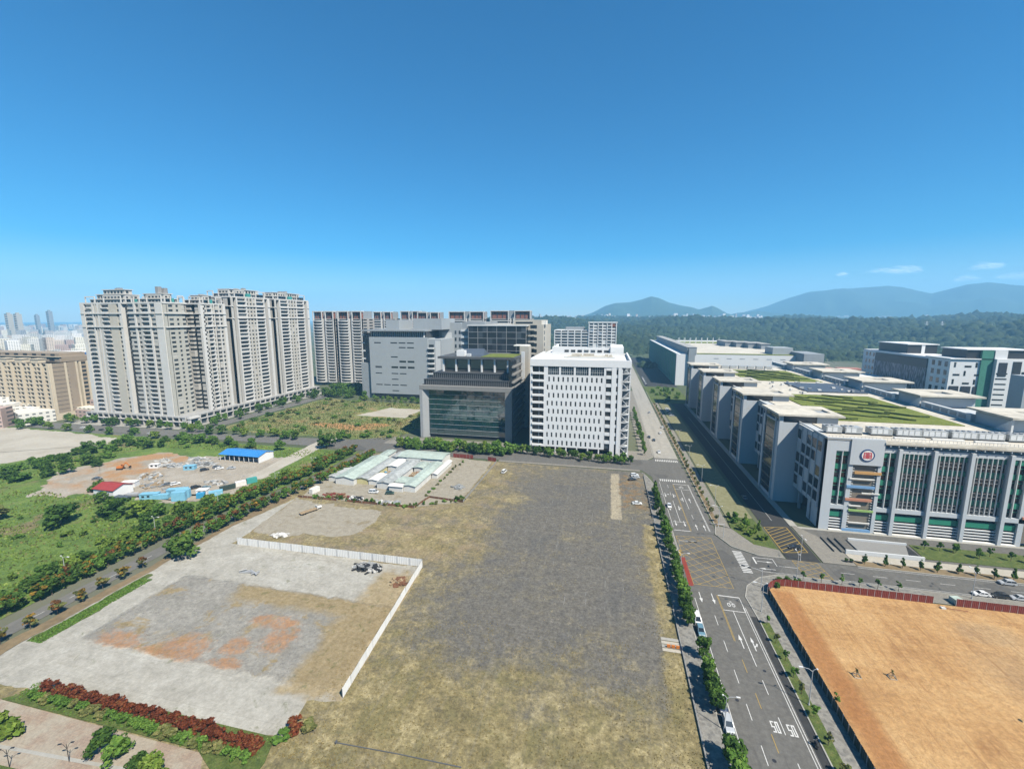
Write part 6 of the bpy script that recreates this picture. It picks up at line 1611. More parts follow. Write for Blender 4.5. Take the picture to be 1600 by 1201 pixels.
tufts('lawn_grass', 'green grass along the hedge and the roadside', 5000, lambda q: (q.uniform(-157, -152.6), q.uniform(79, 110)) if q.random() < .5 else (q.uniform(-137, -68), q.uniform(63.8, 69)), .3, 'leaf_mid', 6)
def pl_scrub(q):
    x, y = q.uniform(-308, -154), q.uniform(289, 425)
    return None if -232 < x < -176 and 356 < y < 400 else (x, y)
tufts('scrub_grass', 'dry scrub and grass before the grey building', 6000, pl_scrub, .6, 'leaf_dull', 7)

# ------------------------------------------------------------------ fences and walls
plain('hoarding_white', (.70, .70, .68), .6, .10, .7, isl=.0, streak=.4)
plain('hoarding_red', (.20, .042, .032), .6, .14, .8, streak=.3)
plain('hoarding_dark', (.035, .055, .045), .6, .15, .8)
plain('rust', (.16, .075, .04), .9, .3, 2)
def ribbed(w, h, mat, ribs=5, t_=.06):
    """a corrugated sheet panel w wide, standing on z = 0 along +x"""
    b = MB(); n = ribs * 4; pts = []
    for k in range(n + 1): pts.append((w * k / n, (t_ if k % 4 in (1, 2) else 0)))
    for (x0, y0), (x1, y1) in zip(pts, pts[1:]): b.quad((x0, y0, 0), (x1, y1, 0), (x1, y1, h), (x0, y0, h))
    return b.mesh('panel', mat)
def fence(name, label, pts, step, h, mat, ribs=5, lean=.02, cat='fence', missing=()):
    root = thing(name, label, cat, (*pts[0], 0)); n = 0
    me = None
    for (x0, y0), (x1, y1) in zip(pts, pts[1:]):
        L = math.hypot(x1 - x0, y1 - y0); k = max(1, round(L / step)); w = L / k; a = math.atan2(y1 - y0, x1 - x0)
        key = ('panel', round(w, 2), h, mat)
        if key not in _cache: _cache[key] = ribbed(w - .04, h, mat, ribs)
        pk = ('post', h, mat)
        if pk not in _cache: _cache[pk] = box_mesh('post', .12, .12, h * .97, 'steel_grey')
        for i in range(k):
            s = i / k; x, y = x0 + (x1 - x0) * s, y0 + (y1 - y0) * s; n += 1
            put('post', _cache[pk], root, (x, y, 0), a, world=True)
            if n in missing: continue
            put('panel', _cache[key], root, (x, y, .03), world=True, rot=(vrs.gauss(0, lean), vrs.gauss(0, lean * .2), a))
    return root
fence('hoarding', 'white panel hoarding running beside the dry grass toward the camera', [(-59.4, 81.3), (-63.9, 137.5)], 4.0, 2.6, 'hoarding_white', 6)
fence('hoarding', 'long white panel hoarding across the back of the concrete yard', [(-63.9, 137.6), (-143.5, 136.6)], 5.0, 3.0, 'hoarding_white', 7, .008)
fence('corrugated_fence', 'dark red corrugated fence along the back of the bare field', [(54.6, 147.5)] + arc(61.6, 145.6, 7.6, 165, 92, 6) + [(104, 153.1)], 2.0, 2.5, 'hoarding_red', 4, .012)
fence('corrugated_fence', 'dark red corrugated fence right of the field gate', [(110.2, 153.2), (190, 153.2)], 2.0, 2.5, 'hoarding_red', 4, .012)
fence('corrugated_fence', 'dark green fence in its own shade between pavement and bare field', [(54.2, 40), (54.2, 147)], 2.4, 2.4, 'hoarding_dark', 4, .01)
fence('corrugated_fence', 'short red fence piece behind the yellow-walled shed', [(-97, 261), (-83, 260.5)], 2.5, 2.6, 'hoarding_red', 4)
fence('corrugated_fence', 'short red fence piece at the far right corner of the gravel strip', [(-73, 259.5), (-67, 258)], 2.5, 2.6, 'hoarding_red', 4)
fence('mesh_fence', 'low dull fence between gravel strip and vacant lot', [(-67.6, 195), (-66.5, 257)], 2.6, 1.3, 'concrete_grey', 3, .05)
fence('mesh_fence', 'low dull fence along the near edge of the shed compound', [(-152, 182.8), (-88.4, 183.4), (-86.2, 196.4), (-67.6, 194.6)], 2.8, 1.1, 'rust', 3, .06, missing=(4, 9, 10, 17))
# low wall between lot and pavement
wall = thing('low_wall', 'low dark kerb wall between the vacant lot and the kerb trees', 'wall', (22.5, 60, 0))
for k in range(38):
    if k in (14, 15, 26): continue
    piece('wall_block', wall, 22.35, 62 + k * 5, 0, .3, 4.92, .55, 'concrete_grey'); 
for k in range(95):
    if 28 <= k <= 31: continue
    piece('fence_post', wall, 22.45, 62.5 + k * 2.0, .5, .08, .08, .8, 'steel_grey')
fld_low = thing('boundary_wall', 'thin pale wall between the kerb verge and the tower street', 'wall', (-300, 262, 0))
for k in range(12): piece('wall_block', fld_low, -420 + k * 9, 257.4, 0, 8.9, .35, 1.1, 'concrete_grey')

# ------------------------------------------------------------------ street lamps and signals
plain('lamp_grey', (.55, .56, .56), .45, .06, 2, metallic=.3)
def lamp_proto(arms):
    root = thing('street_lamp', 'street lamp', 'street lamp', (0, 0, 0))
    b = MB(); b.tube([(0, 0, 0), (0, 0, 5), (0, 0, 9.2)], [.13, .10, .07], 8); put('pole', b.mesh('pole', 'lamp_grey'), root)
    b = MB(); b.tube([(0, 0, 0), (0, 0, .5)], .22, 8); put('base', b.mesh('base', 'lamp_grey'), root)
    for s in arms:
        b = MB(); b.tube([(0, 0, 8.9), (s * .8, 0, 9.5), (s * 2.2, 0, 9.75)], [.06, .05, .045], 6); a = put('arm', b.mesh('arm', 'lamp_grey'), root)
        b = MB(); b.box(min(s * 2.1, s * 3.0), -.16, 9.66, max(s * 2.1, s * 3.0), .16, 9.82); put('lamp_head', b.mesh('lamp_head', 'steel_white'), a)
    return root
LP = lamp_proto((-1, .35)); first = [True]
def lamp(label, x, y, rz=0.0, sc=1.0, group='street lamps'):
    if first[0]: first[0] = False; LP.location = (x, y, 0); LP.rotation_euler.z = rz; LP['label'] = label; LP['group'] = group; ORG[LP.name] = (x, y, 0); return LP
    return dup(LP, (x, y, 0), rz, sc, label, group)
lamp('street lamp by the saplings beside the bare field, casting its shadow on the lanes', 48.9, 103.1)
lamp('street lamp at the left tip of the corner lawn island', 49.6, 194.2)
lamp('street lamp on the boulevard strip, second from the junction', 53.6, 219)
lamp('street lamp on the boulevard strip, third from the junction', 53.4, 249.6)
lamp('street lamp on the boulevard strip, fourth from the junction', 53.2, 288)
lamp('street lamp on the boulevard strip, fifth from the junction', 53, 328)
lamp('street lamp at the end of the access road by the yellow hatching', 73.2, 175.6 - 3.6, R(90))
lamp('street lamp behind the second red fence, nearest the field gate', 118, 158.6, R(-90))
lamp('street lamp behind the first red fence, beside the slim trees', 66.8, 158.4, R(-90))
lamp('street lamp on the pavement before the junction corner of the fence', 49.1, 137, 0)
for i, (x, y) in enumerate(((-181, 103), (-181, 134), (-176.5, 160), (-171, 190), (-168, 216))): lamp(f'{ordn(i)} street lamp along the left road among flowering trees, from the bottom', x, y, PI, .95, 'street lamps on the left road')
for i, (x, y) in enumerate(((27.8, 92), (27.6, 152), (27.4, 205))): lamp(f'{ordn(i)} street lamp among the kerb trees of the vacant lot, from the bottom', x, y, PI, .9, 'street lamps among the kerb trees')
def signal(label, x, y, arm, rz):
    root = thing('traffic_light', label, 'traffic light', (x, y, 0), 'traffic lights at the junction', rz)
    put('pole', MB().tube([(0, 0, 0), (0, 0, 6.4)], [.12, .09], 8).mesh('pole', 'lamp_grey'), root)
    a = put('mast_arm', MB().tube([(0, 0, 6.1), (arm, 0, 6.4)], [.07, .05], 6).mesh('mast_arm', 'lamp_grey'), root)
    for s in (arm * .65, arm * .97): put('signal_head', MB().box(s - .55, -.14, 5.95, s + .55, .14, 6.32).mesh('signal_head', 'black_panel'), a)
signal('traffic light reaching over the yellow box from the kerb trees', 28.9, 166, 6.0, 0)
signal('traffic light at the rounded corner of the bare field', 53.2, 150.6, -6.0, R(-20))
signal('traffic light on the corner lawn island by the crossing', 49.2, 184, -5.5, R(10))
def plaza_lamp(label, x, y):
    root = thing('plaza_lamp', label, 'lamp', (x, y, 0), 'twin-armed plaza lamps', R(25))
    put('pole', MB().tube([(0, 0, 0), (0, 0, 4.2)], [.08, .05], 8).mesh('pole', 'black_panel'), root)
    for s in (-1, 1):
        a = put('arm', MB().tube([(0, 0, 3.0), (s * .5, 0, 4.1), (s * 1.0, 0, 4.35)], .04, 6).mesh('arm', 'black_panel'), root); put('lamp_head', MB().box(s * 1.1 - .3, -.14, 4.3, s * 1.1 + .3, .14, 4.42).mesh('lamp_head', 'black_panel'), a)
plaza_lamp('dark twin-armed lamp left of the bushy plaza trees', -105.5, 55.7); plaza_lamp('dark lamp cut by the bottom left edge of the photo', -115.9, 52.2)

# ------------------------------------------------------------------ vehicles
def paint(name, col):
    t = NT(name); t.b.inputs['Coat Weight'].default_value = .6; t.b.inputs['Coat Roughness'].default_value = .06
    MAT[name] = t.out(t.mix(t.math('MULTIPLY', t.noise(3, 3), .2), col, tuple(c * .8 for c in col)), .35, spec=.5)
for nm, c in dict(car_white=(.72, .73, .73), car_silver=(.42, .44, .46), car_grey=(.13, .14, .15), car_black=(.018, .019, .021), car_blue=(.06, .14, .22), car_navy=(.025, .04, .085), car_teal=(.12, .22, .28), car_green=(.03, .07, .05)).items(): paint(nm, c)
plain('tyre', (.018, .018, .018), .9, .1, 4); plain('rim', (.4, .4, .41), .35, .05, 4, metallic=.7); plain('lamp_glass', (.75, .75, .72), .2, .02, 3, spec=.6); plain('tail_red', (.35, .01, .01), .3, .05, 3, spec=.6)
CARM = {}
def car_meshes(kind):
    L, W, H_ = {'sedan': (4.6, 1.8, 1.45), 'suv': (4.6, 1.85, 1.7), 'van': (4.9, 1.85, 1.95)}[kind]
    hw = W / 2; belt = .92 if kind == 'sedan' else 1.05
    prof = {'sedan': [(-2.3, .35), (-2.28, .75), (-2.1, .92), (-1.25, .98), (1.0, .95), (2.1, .78), (2.28, .62), (2.3, .35)], 'suv': [(-2.3, .4), (-2.3, .9), (-2.2, 1.05), (-1.9, 1.08), (1.0, 1.06), (2.05, .92), (2.28, .72), (2.3, .4)], 'van': [(-2.45, .38), (-2.45, 1.0), (-2.4, 1.1), (-2.0, 1.1), (1.5, 1.1), (2.2, .95), (2.42, .7), (2.45, .38)]}[kind]
    cab = {'sedan': [(-1.75, .97), (-1.05, 1.42), (.35, 1.45), (1.15, .96)], 'suv': [(-2.15, 1.07), (-1.85, 1.66), (.35, 1.7), (1.15, 1.06)], 'van': [(-2.35, 1.1), (-2.25, 1.9), (1.0, 1.95), (1.9, 1.06)]}[kind]
    b = MB(); n = len(prof); rows = [(1.0, 0), (1.0, .6), (.93, 1.0)]     # lower body: sides bow in at the top
    V = []
    for s in (-1, 1): V.append([(x, s * hw * (1 if z < .6 else .96), z) for x, z in prof])
    base = len(b.v)
    for s in (0, 1): b.v += V[s]
    mid = [(x, 0, z + (.03 if .5 < z else 0)) for x, z in prof]; b.v += mid
    for i in range(n - 1):
        b.f.append((base + i, base + i + 1, base + 2 * n + i + 1, base + 2 * n + i)); b.f.append((base + 2 * n + i, base + 2 * n + i + 1, base + n + i + 1, base + n + i))
    b.f.append(tuple(base + i for i in range(n))); b.f.append(tuple(base + n + i for i in reversed(range(n)))); b.f.append((base, base + n, base + 2 * n - 1, base + n - 1))
    # roof and pillars
    r = MB(); k = len(cab)
    pl = lambda s, t: [(x, s * (hw * .95 - (z - belt) * .28), z) for x, z in cab]
    lft, rgt = pl(-1, 0), pl(1, 0)
    b.quad(lft[1], lft[2], rgt[2], rgt[1])
    def strip_(p, q, w=.05):
        b.bar(p, q, w * 2, w * 2)
    for side in (lft, rgt): strip_(side[0], side[1]); strip_(side[2], side[3]); strip_(tuple((a + c) / 2 for a, c in zip(side[1], side[2])), ((side[0][0] + side[3][0]) / 2, side[0][1], side[0][2])); strip_(side[1], side[2])
    out = {'body': b}
    w1 = MB(); w1.quad(lft[2], rgt[2], rgt[3], lft[3]); out['windscreen'] = w1
    w2 = MB(); w2.quad(lft[0], rgt[0], rgt[1], lft[1]); out['rear_window'] = w2
    w3 = MB(); w3.poly(lft); out['side_window_a'] = w3
    w4 = MB(); w4.poly(rgt); out['side_window_b'] = w4
    wh = MB(); wh.tube([(0, -.11, 0), (0, .11, 0)], .32, 12); out['wheel'] = wh
    rm = MB(); rm.tube([(0, -.125, 0), (0, .125, 0)], .19, 8); out['rim'] = rm
    hl = MB(); hl.box(-.05, -.2, -.08, .05, .2, .08); out['light'] = hl
    M = dict(body=b.mesh('body', 'car_white'), windscreen=w1.mesh('windscreen', 'dark_glass'), rear=w2.mesh('rear_window', 'dark_glass'), sa=w3.mesh('side_window', 'dark_glass'), sb=w4.mesh('side_window', 'dark_glass'), wheel=wh.mesh('wheel', 'tyre'), rim=rm.mesh('rim', 'rim'), hl=hl.mesh('headlight', 'lamp_glass'), tl=hl.mesh('tail_light', 'tail_red'), L=L, hw=hw, z=prof[1][1] - .12)
    return M
def car(label, x, y, rz, col, kind='sedan', group='cars', z=0.02, sc=1.0):
    """rz = 0: the car points along +x"""
    if kind not in CARM: CARM[kind] = car_meshes(kind)
    M = CARM[kind]; root = thing('parked_car' if 'parked' in label else 'car', label, 'car', (x, y, z), group, rz, sc)
    o = put('body', M['body'], root); o.material_slots[0].link = 'OBJECT'; o.material_slots[0].material = MAT[col]
    for k, nm in (('windscreen', 'windscreen'), ('rear', 'rear_window'), ('sa', 'side_window'), ('sb', 'side_window')): put(nm, M[k], root)
    for sx in (-1, 1):
        for sy in (-1, 1):
            w = put('wheel', M['wheel'], root, (sx * M['L'] * .3, sy * (M['hw'] - .1), .32)); put('rim', M['rim'], w)
            put('headlight' if sx > 0 else 'tail_light', M['hl'] if sx > 0 else M['tl'], root, (sx * (M['L'] / 2 - .04), sy * (M['hw'] - .32), M['z']))
    return root
UP, DN = R(90), R(-90)
gk = 'cars parked along the boulevard'
car('white car parked by the kerb trees just ahead of the teal car', 28.9, 128.6, DN, 'car_white', 'van', gk)
car('teal-blue car parked alone before the gate in the lot wall', 28.9, 123.4, DN, 'car_teal', 'suv', gk)
car('white car parked half hidden under kerb trees, lower boulevard', 28.9, 105.2, DN, 'car_white', 'sedan', gk)
car('navy car parked behind the lower kerb trees', 28.8, 98.3, DN, 'car_navy', 'suv', gk)
car('grey-blue car parked nearest the bottom of the photo', 28.9, 93.2, DN, 'car_silver', 'suv', gk)
car('white car driving on the boulevard beside the tall kerb trees', 31.4, 211.6, DN, 'car_white', 'sedan', 'cars driving')
car('dark car crossing the yellow hatching of the access road', 74.8, 181.2, R(185), 'car_black', 'sedan', 'cars driving')
car('grey car in the shade of the access road beside the lit lawn', 69.8, 230, UP, 'car_grey', 'sedan', 'cars driving')
car('silver car parked by the verge at the right edge before the factory', 136, 170.6, R(180), 'car_silver', 'suv', 'cars parked on the cross street')
gf = 'cars parked behind the red fence'
for lab, x, c, kd in (('white car parked behind the red fence, leftmost there', 122.4, 'car_white', 'sedan'), ('black car parked behind the red fence, second from the left', 127.4, 'car_black', 'suv'), ('silver car parked behind the red fence, third from the left', 132.6, 'car_silver', 'sedan'), ('grey car parked behind the red fence at the right edge', 138, 'car_grey', 'suv')): car(lab, x, 161.4, R(180), c, kd, gf)
gl = 'cars parked in the vacant lot'
car('white car parked alone near the right edge of the vacant lot', 16.4, 211, R(5), 'car_white', 'sedan', gl)
car('silver car parked by the kerb at the far right lot corner', 17.8, 247.5, R(20), 'car_silver', 'sedan', gl); car('white car parked behind the silver one at the far lot corner', 17.4, 251, R(15), 'car_white', 'suv', gl); car('dark car parked in front at the far right lot corner', 15.8, 243.8, R(20), 'car_black', 'sedan', gl)
car('white van parked near the back left of the asphalt', -57.6, 240.3, R(80), 'car_white', 'van', gl)
gy = 'cars in the work yard'
for lab, x, y, a, c, kd in (('black car parked before the blue-roofed shed', -233.5, 205, 60, 'car_black', 'suv'), ('grey car parked just behind the black car by the blue shed', -231, 211, 65, 'car_grey', 'sedan'), ('black car parked in the middle of the work yard', -213.6, 181.4, 65, 'car_black', 'suv'), ('teal-grey car parked right of the black yard car', -208, 182.2, 65, 'car_teal', 'sedan'), ('white car parked among rubble right of the red shed', -229, 183, 60, 'car_white', 'suv'), ('grey car parked left of the white car among rubble', -232.6, 181.8, 60, 'car_grey', 'sedan'), ('grey car parked alone behind the red shed', -280, 180, 20, 'car_grey', 'sedan'), ('white car parked on the right of the work yard by the blue shed', -227, 209, 40, 'car_white', 'sedan'), ('silver car parked furthest right before the blue shed', -220.5, 211, 30, 'car_silver', 'sedan')):
    car(lab, x, y, R(a), c, kd, gy, .04)
car('white car parked before the green-roofed compound sheds', -117, 196, R(10), 'car_white', 'van', 'cars by the compound', .04); car('dark pickup parked right of the white compound car', -108, 196.4, R(15), 'car_green', 'suv', 'cars by the compound', .04)
for lab, x, y, a, c in (('white car far up the boulevard, right lane', 42.6, 352, 90, 'car_white'), ('dark car far up the boulevard, left lane', 35.6, 330, -90, 'car_black'), ('silver car far up the boulevard beyond the others', 41, 430, 90, 'car_silver'), ('white car parked by the far strip of saplings', 46.2, 372, 90, 'car_white'), ('dark car parked by the pavement right of the white office', 32.9, 338, -90, 'car_black'), ('white car just past the far crossing', 36, 300, -90, 'car_white')): car(lab, x, y, R(a), c, 'sedan', 'cars far up the boulevard', .04)
for i in range(6): car(f'{ordn(i)} car from the left on the street before the towers', -420 + i * 24 + J(-4, 4), 266 + J(-3, 3), R(0 if i % 2 else 180), vrs.choice(('car_white', 'car_silver', 'car_black')), 'sedan', 'cars on the tower street', .04)
for i in range(7): car(f'{ordn(i)} car parked along the shaded fab road, going away', 52.8, 612 + i * 13, UP, vrs.choice(('car_white', 'car_silver', 'car_black')), 'sedan', 'cars along the fab road', .05)
for i in range(5): car(f'{ordn(i)} car parked at the forecourt beyond the access road, going away', 60 + J(-.5, .5), 420 + i * 8, R(8), vrs.choice(('car_white', 'car_silver', 'car_grey')), 'sedan', 'cars at the forecourt', .13)

# a scooter rider on the boulevard
sc_ = thing('scooter', 'dark scooter with a rider near the double white line', 'scooter', (45.9, 92.2, .02), None, UP)
for sx in (-.62, .62): put('wheel', MB().tube([(sx, -.06, .26), (sx, .06, .26)], .26, 10).mesh('wheel', 'tyre'), sc_)
b = MB(); b.prism([(-.75, -.16), (.2, -.16), (.2, .16), (-.75, .16)], .42, .72); b.prism([(-.1, -.14), (.45, -.14), (.45, .14), (-.1, .14)], .28, .38); put('body', b.mesh('body', 'car_black'), sc_)
put('seat', MB().box(-.7, -.15, .73, .15, .15, .82).mesh('seat', 'tyre'), sc_); put('front_shield', MB().bar((.42, 0, .35), (.6, 0, 1.0), .32, .06).mesh('front_shield', 'car_black'), sc_); put('handlebar', MB().tube([(.55, -.34, 1.04), (.6, 0, 1.02), (.55, .34, 1.04)], .025, 6).mesh('handlebar', 'steel_grey'), sc_)
def skin_body(name, label, joints, edges, radii, mat, loc, rz):
    me = bpy.data.meshes.new(name); me.from_pydata(joints, edges, []); o = bpy.data.objects.new(name, me); COL.objects.link(o)
    m = o.modifiers.new('skin', 'SKIN'); 
    for v, r_ in zip(me.skin_vertices[0].data, radii): v.radius = (r_, r_)
    me.skin_vertices[0].data[0].use_root = True
    s = o.modifiers.new('sub', 'SUBSURF'); s.levels = 1; s.render_levels = 2
    me.materials.append(MAT[mat]); o.location = loc; o.rotation_euler.z = rz; tag(o, label, 'person'); ORG[o.name] = loc
    return o
plain('dark_cloth', (.03, .032, .04), .9, .2, 3); plain('skin_tone', (.42, .26, .18), .6, .05, 3); plain('helmet', (.08, .08, .085), .25, .05, 3, spec=.6)
jn = [(-.25, 0, .93), (-.2, 0, 1.15), (-.12, 0, 1.42), (-.06, 0, 1.55), (0, 0, 1.68), (-.13, .2, 1.42), (.12, .26, 1.16), (.5, .3, 1.08), (-.13, -.2, 1.42), (.12, -.26, 1.16), (.5, -.3, 1.08), (-.2, .11, .9), (.22, .16, .86), (.2, .15, .42), (.34, .15, .36), (-.2, -.11, .9), (.22, -.16, .86), (.2, -.15, .42), (.34, -.15, .36)]
ed = [(0, 1), (1, 2), (2, 3), (3, 4), (2, 5), (5, 6), (6, 7), (2, 8), (8, 9), (9, 10), (0, 11), (11, 12), (12, 13), (13, 14), (0, 15), (15, 16), (16, 17), (17, 18)]
rd = [.15, .15, .16, .07, .11, .075, .055, .04, .075, .055, .04, .1, .085, .06, .05, .1, .085, .06, .05]
pr = skin_body('person', 'rider in dark clothes and a helmet sitting on the scooter', jn, ed, rd, 'dark_cloth', (45.9, 92.2, .02), UP)
hm = MB()
for i in range(7):
    for j in range(12):
        a0, a1 = PI * i / 12, PI * (i + 1) / 12; p0, p1 = 2 * PI * j / 12, 2 * PI * (j + 1) / 12
        f_ = lambda a, p_: (math.sin(a) * math.cos(p_) * .15, math.sin(a) * math.sin(p_) * .14, math.cos(a) * .16)
        hm.quad(f_(a0, p0), f_(a1, p0), f_(a1, p1), f_(a0, p1))
put('helmet', hm.mesh('helmet', 'helmet', True), pr, (.01, 0, 1.72))

# ------------------------------------------------------------------ sheds, containers and site gear
plain('blue_roof', (.035, .22, .55), .4, .10, .5, spec=.5); plain('red_tile', (.30, .045, .04), .55, .12, .6); plain('mint_roof', (.40, .47, .42), .6, .32, .5, streak=.2); plain('grey_roof', (.38, .40, .39), .6, .34, .5); plain('yellow_wall', (.52, .47, .24), .8, .1, .4); plain('pale_wall', (.60, .60, .57), .8, .1, .4)
plain('container_blue', (.20, .45, .60), .5, .12, .6); plain('tarp_blue', (.05, .30, .52), .5, .15, 1); plain('machine_orange', (.52, .17, .035), .5, .12, 1); plain('scrap', (.30, .31, .31), .8, .35, .8, isl=.35); plain('scrap_pale', (.52, .51, .48), .8, .3, .8, isl=.3); plain('timber', (.34, .25, .15), .9, .3, 1.2, isl=.25)
def gable(name, label, x0, x1, y0, y1, h, rise, roof, wall_, cat='shed', open_front=False, ridge_x=True, grp=None):
    root = thing(name, label, cat, ((x0 + x1) / 2, (y0 + y1) / 2, 0), grp); ym, xm = (y0 + y1) / 2, (x0 + x1) / 2; ov = .5
    if open_front:
        for k in range(9): piece('post', root, x0 + (x1 - x0 - .25) * k / 8, y0, 0, .25, .25, h, 'steel_white')
        piece('rear_wall', root, x0, y1 - .3, 0, x1 - x0, .2, h, wall_)
        b = MB(); b.poly([(x1, y0, 0), (x1, y1, 0), (x1, y1, h), (x1, ym, h + rise), (x1, y0, h)]); b.build('end_wall', 'white_wall', root)
        for k in range(6): piece('stored_goods', root, x0 + 2 + k * 4.2, y0 + 3, 0, 2.6, 3, 1.2 + (k % 3) * .5, 'scrap')
    else:
        if ridge_x: poly = [[(x, y0, h), (x, y1, h), (x, ym, h + rise)] for x in (x0, x1)]
        b = MB(); b.box(x0, y0, 0, x1, y1, h); b.build('wall', wall_, root)
        b = MB()
        if ridge_x:
            for x in (x0, x1): b.poly([(x, y0, h), (x, y1, h), (x, ym, h + rise)])
        else:
            for y in (y0, y1): b.poly([(x0, y, h), (x1, y, h), (xm, y, h + rise)])
        b.build('gable', wall_, root)
    t_ = .14
    if ridge_x: halves = [[(x0 - ov, y0 - ov, h - .1), (x1 + ov, y0 - ov, h - .1), (x1 + ov, ym, h + rise), (x0 - ov, ym, h + rise)], [(x0 - ov, ym, h + rise), (x1 + ov, ym, h + rise), (x1 + ov, y1 + ov, h - .1), (x0 - ov, y1 + ov, h - .1)]]
    else: halves = [[(x0 - ov, y0 - ov, h - .1), (xm, y0 - ov, h + rise), (xm, y1 + ov, h + rise), (x0 - ov, y1 + ov, h - .1)], [(xm, y0 - ov, h + rise), (x1 + ov, y0 - ov, h - .1), (x1 + ov, y1 + ov, h - .1), (xm, y1 + ov, h + rise)]]
    for q in halves:
        b = MB(); lo = [(p[0], p[1], p[2] + .02) for p in q]; up = [(p[0], p[1], p[2] + t_) for p in q]; b.v = lo + up
        b.f = [(4, 5, 6, 7), (3, 2, 1, 0), (0, 1, 5, 4), (1, 2, 6, 5), (2, 3, 7, 6), (3, 0, 4, 7)]
        ro = b.build('roof', roof, root)
        n_ = 10; r2 = MB()
        for k in range(1, n_):      # standing seams
            s = k / n_
            if ridge_x: a_, c_ = [tuple(q[0][i] + (q[1][i] - q[0][i]) * s for i in range(3)), tuple(q[3][i] + (q[2][i] - q[3][i]) * s for i in range(3))]
            else: a_, c_ = [tuple(q[0][i] + (q[3][i] - q[0][i]) * s for i in range(3)), tuple(q[1][i] + (q[2][i] - q[1][i]) * s for i in range(3))]
            r2.bar((a_[0], a_[1], a_[2] + t_), (c_[0], c_[1], c_[2] + t_), .1, .08)
        r2.build('roof_seams', roof, ro)['kind'] = 'stuff'
    return root
gable('blue_shed', 'long open shed with a bright blue metal roof', -241, -212, 223, 236, 4.2, 1.6, 'blue_roof', 'white_wall', open_front=True)
gable('red_shed', 'white shed with a dark red hipped roof in the work yard', -255, -242, 161.5, 171, 4.0, 1.8, 'red_tile', 'white_wall')
piece('solar_panel', bpy.data.objects['red_shed'], -241.5, 160.6, .05, 8, 3, 1.2, 'solar_blue')
gs = 'metal-roofed sheds of the compound'
gable('compound_shed', 'long mint-roofed shed at the left of the compound', -144, -133, 203, 242, 3.6, 1.2, 'mint_roof', 'pale_wall', 'shed', False, False, gs)
gable('compound_shed', 'grey-roofed shed with a yellow side wall beside the mint one', -132.8, -126.5, 206, 240, 3.2, .6, 'grey_roof', 'yellow_wall', 'shed', False, False, gs)
gable('compound_shed', 'wide mint-roofed shed across the back of the compound', -127, -97.5, 243, 257, 4.2, 1.0, 'mint_roof', 'pale_wall', 'shed', False, True, gs)
gable('compound_shed', 'grey-roofed shed in the middle of the compound', -118.5, -110.5, 202, 238, 3.4, .7, 'grey_roof', 'pale_wall', 'shed', False, False, gs)
gable('compound_shed', 'mint-roofed shed at the right of the compound', -102.5, -96, 201, 240, 3.4, .6, 'mint_roof', 'pale_wall', 'shed', False, False, gs)
gable('compound_shed', 'small pale shed in the court of the compound', -109.5, -103.5, 206, 214, 3.0, .5, 'mint_roof', 'pale_wall', 'shed', False, True, gs)
gable('compound_shed', 'low white shed closing the front of the compound court', -110.3, -102.7, 200, 204, 3.0, .4, 'roof_white', 'pale_wall', 'shed', False, True, gs)
for k_, (x0_, x1_, y0_, y1_, rf, lab_) in enumerate(((-150.5, -145.5, 206, 222, 'grey_roof', 'narrow grey lean-to at the left edge of the compound'), (-126, -120, 228, 241, 'roof_white', 'white-roofed shed in the left compound court'), (-119.5, -111, 239.5, 242.5, 'grey_roof', 'thin grey roof linking the compound sheds'), (-95.6, -92.5, 222, 246, 'roof_white', 'white lean-to along the right of the compound'), (-109.6, -104, 229, 239, 'mint_roof', 'small mint-roofed shed in the right compound court'), (-141, -135, 244, 256, 'mint_roof', 'mint-roofed shed at the far left compound corner'), (-125.8, -120.5, 206, 216, 'roof_white', 'white-roofed shed at the mouth of the compound court'), (-132, -128, 244, 255, 'grey_roof', 'small grey shed beside the wide back shed'))):
    gable('compound_shed', lab_, x0_, x1_, y0_, y1_, 2.8 + (k_ % 3) * .4, .4, rf, 'pale_wall', 'shed', False, (x1_ - x0_) > (y1_ - y0_), gs)
for k_, (x_, y_, w_, d_, h_, mt_, lab_) in enumerate(((-251, 176, 7, 4, 2.6, 'white_wall', 'white site cabin behind the red shed'), (-224, 165.5, 8, 3, 2.6, 'container_blue', 'pale blue site cabin left of the blue stack'), (-203, 176, 5, 3.4, 2.4, 'white_wall', 'white site cabin behind the tarpaulined box'), (-244, 205, 6, 3, 2.4, 'container_blue', 'pale blue cabin among the scrap rows'), (-268, 203, 5, 3, 2.2, 'white_wall', 'white cabin beside the left scrap heap'), (-215, 172.5, 9, 3, 3.0, 'container_blue', 'long pale blue cabin behind the near containers'))):
    r_ = thing('site_cabin', lab_, 'cabin', (x_, y_, .03), 'site cabins in the work yard', R(22)); put('body', MB().box(-w_ / 2, -d_ / 2, 0, w_ / 2, d_ / 2, h_).mesh('body', mt_), r_); put('roof', MB().box(-w_ / 2 - .2, -d_ / 2 - .2, h_, w_ / 2 + .2, d_ / 2 + .2, h_ + .2).mesh('roof', 'container_blue' if k_ % 2 else 'roof_white'), r_)
    for q_ in range(2): put('window', MB().box(-w_ / 2 + 1 + q_ * 2.4, -d_ / 2 - .04, 1.0, -w_ / 2 + 2.2 + q_ * 2.4, -d_ / 2, 2.0).mesh('window', 'dark_glass'), r_)
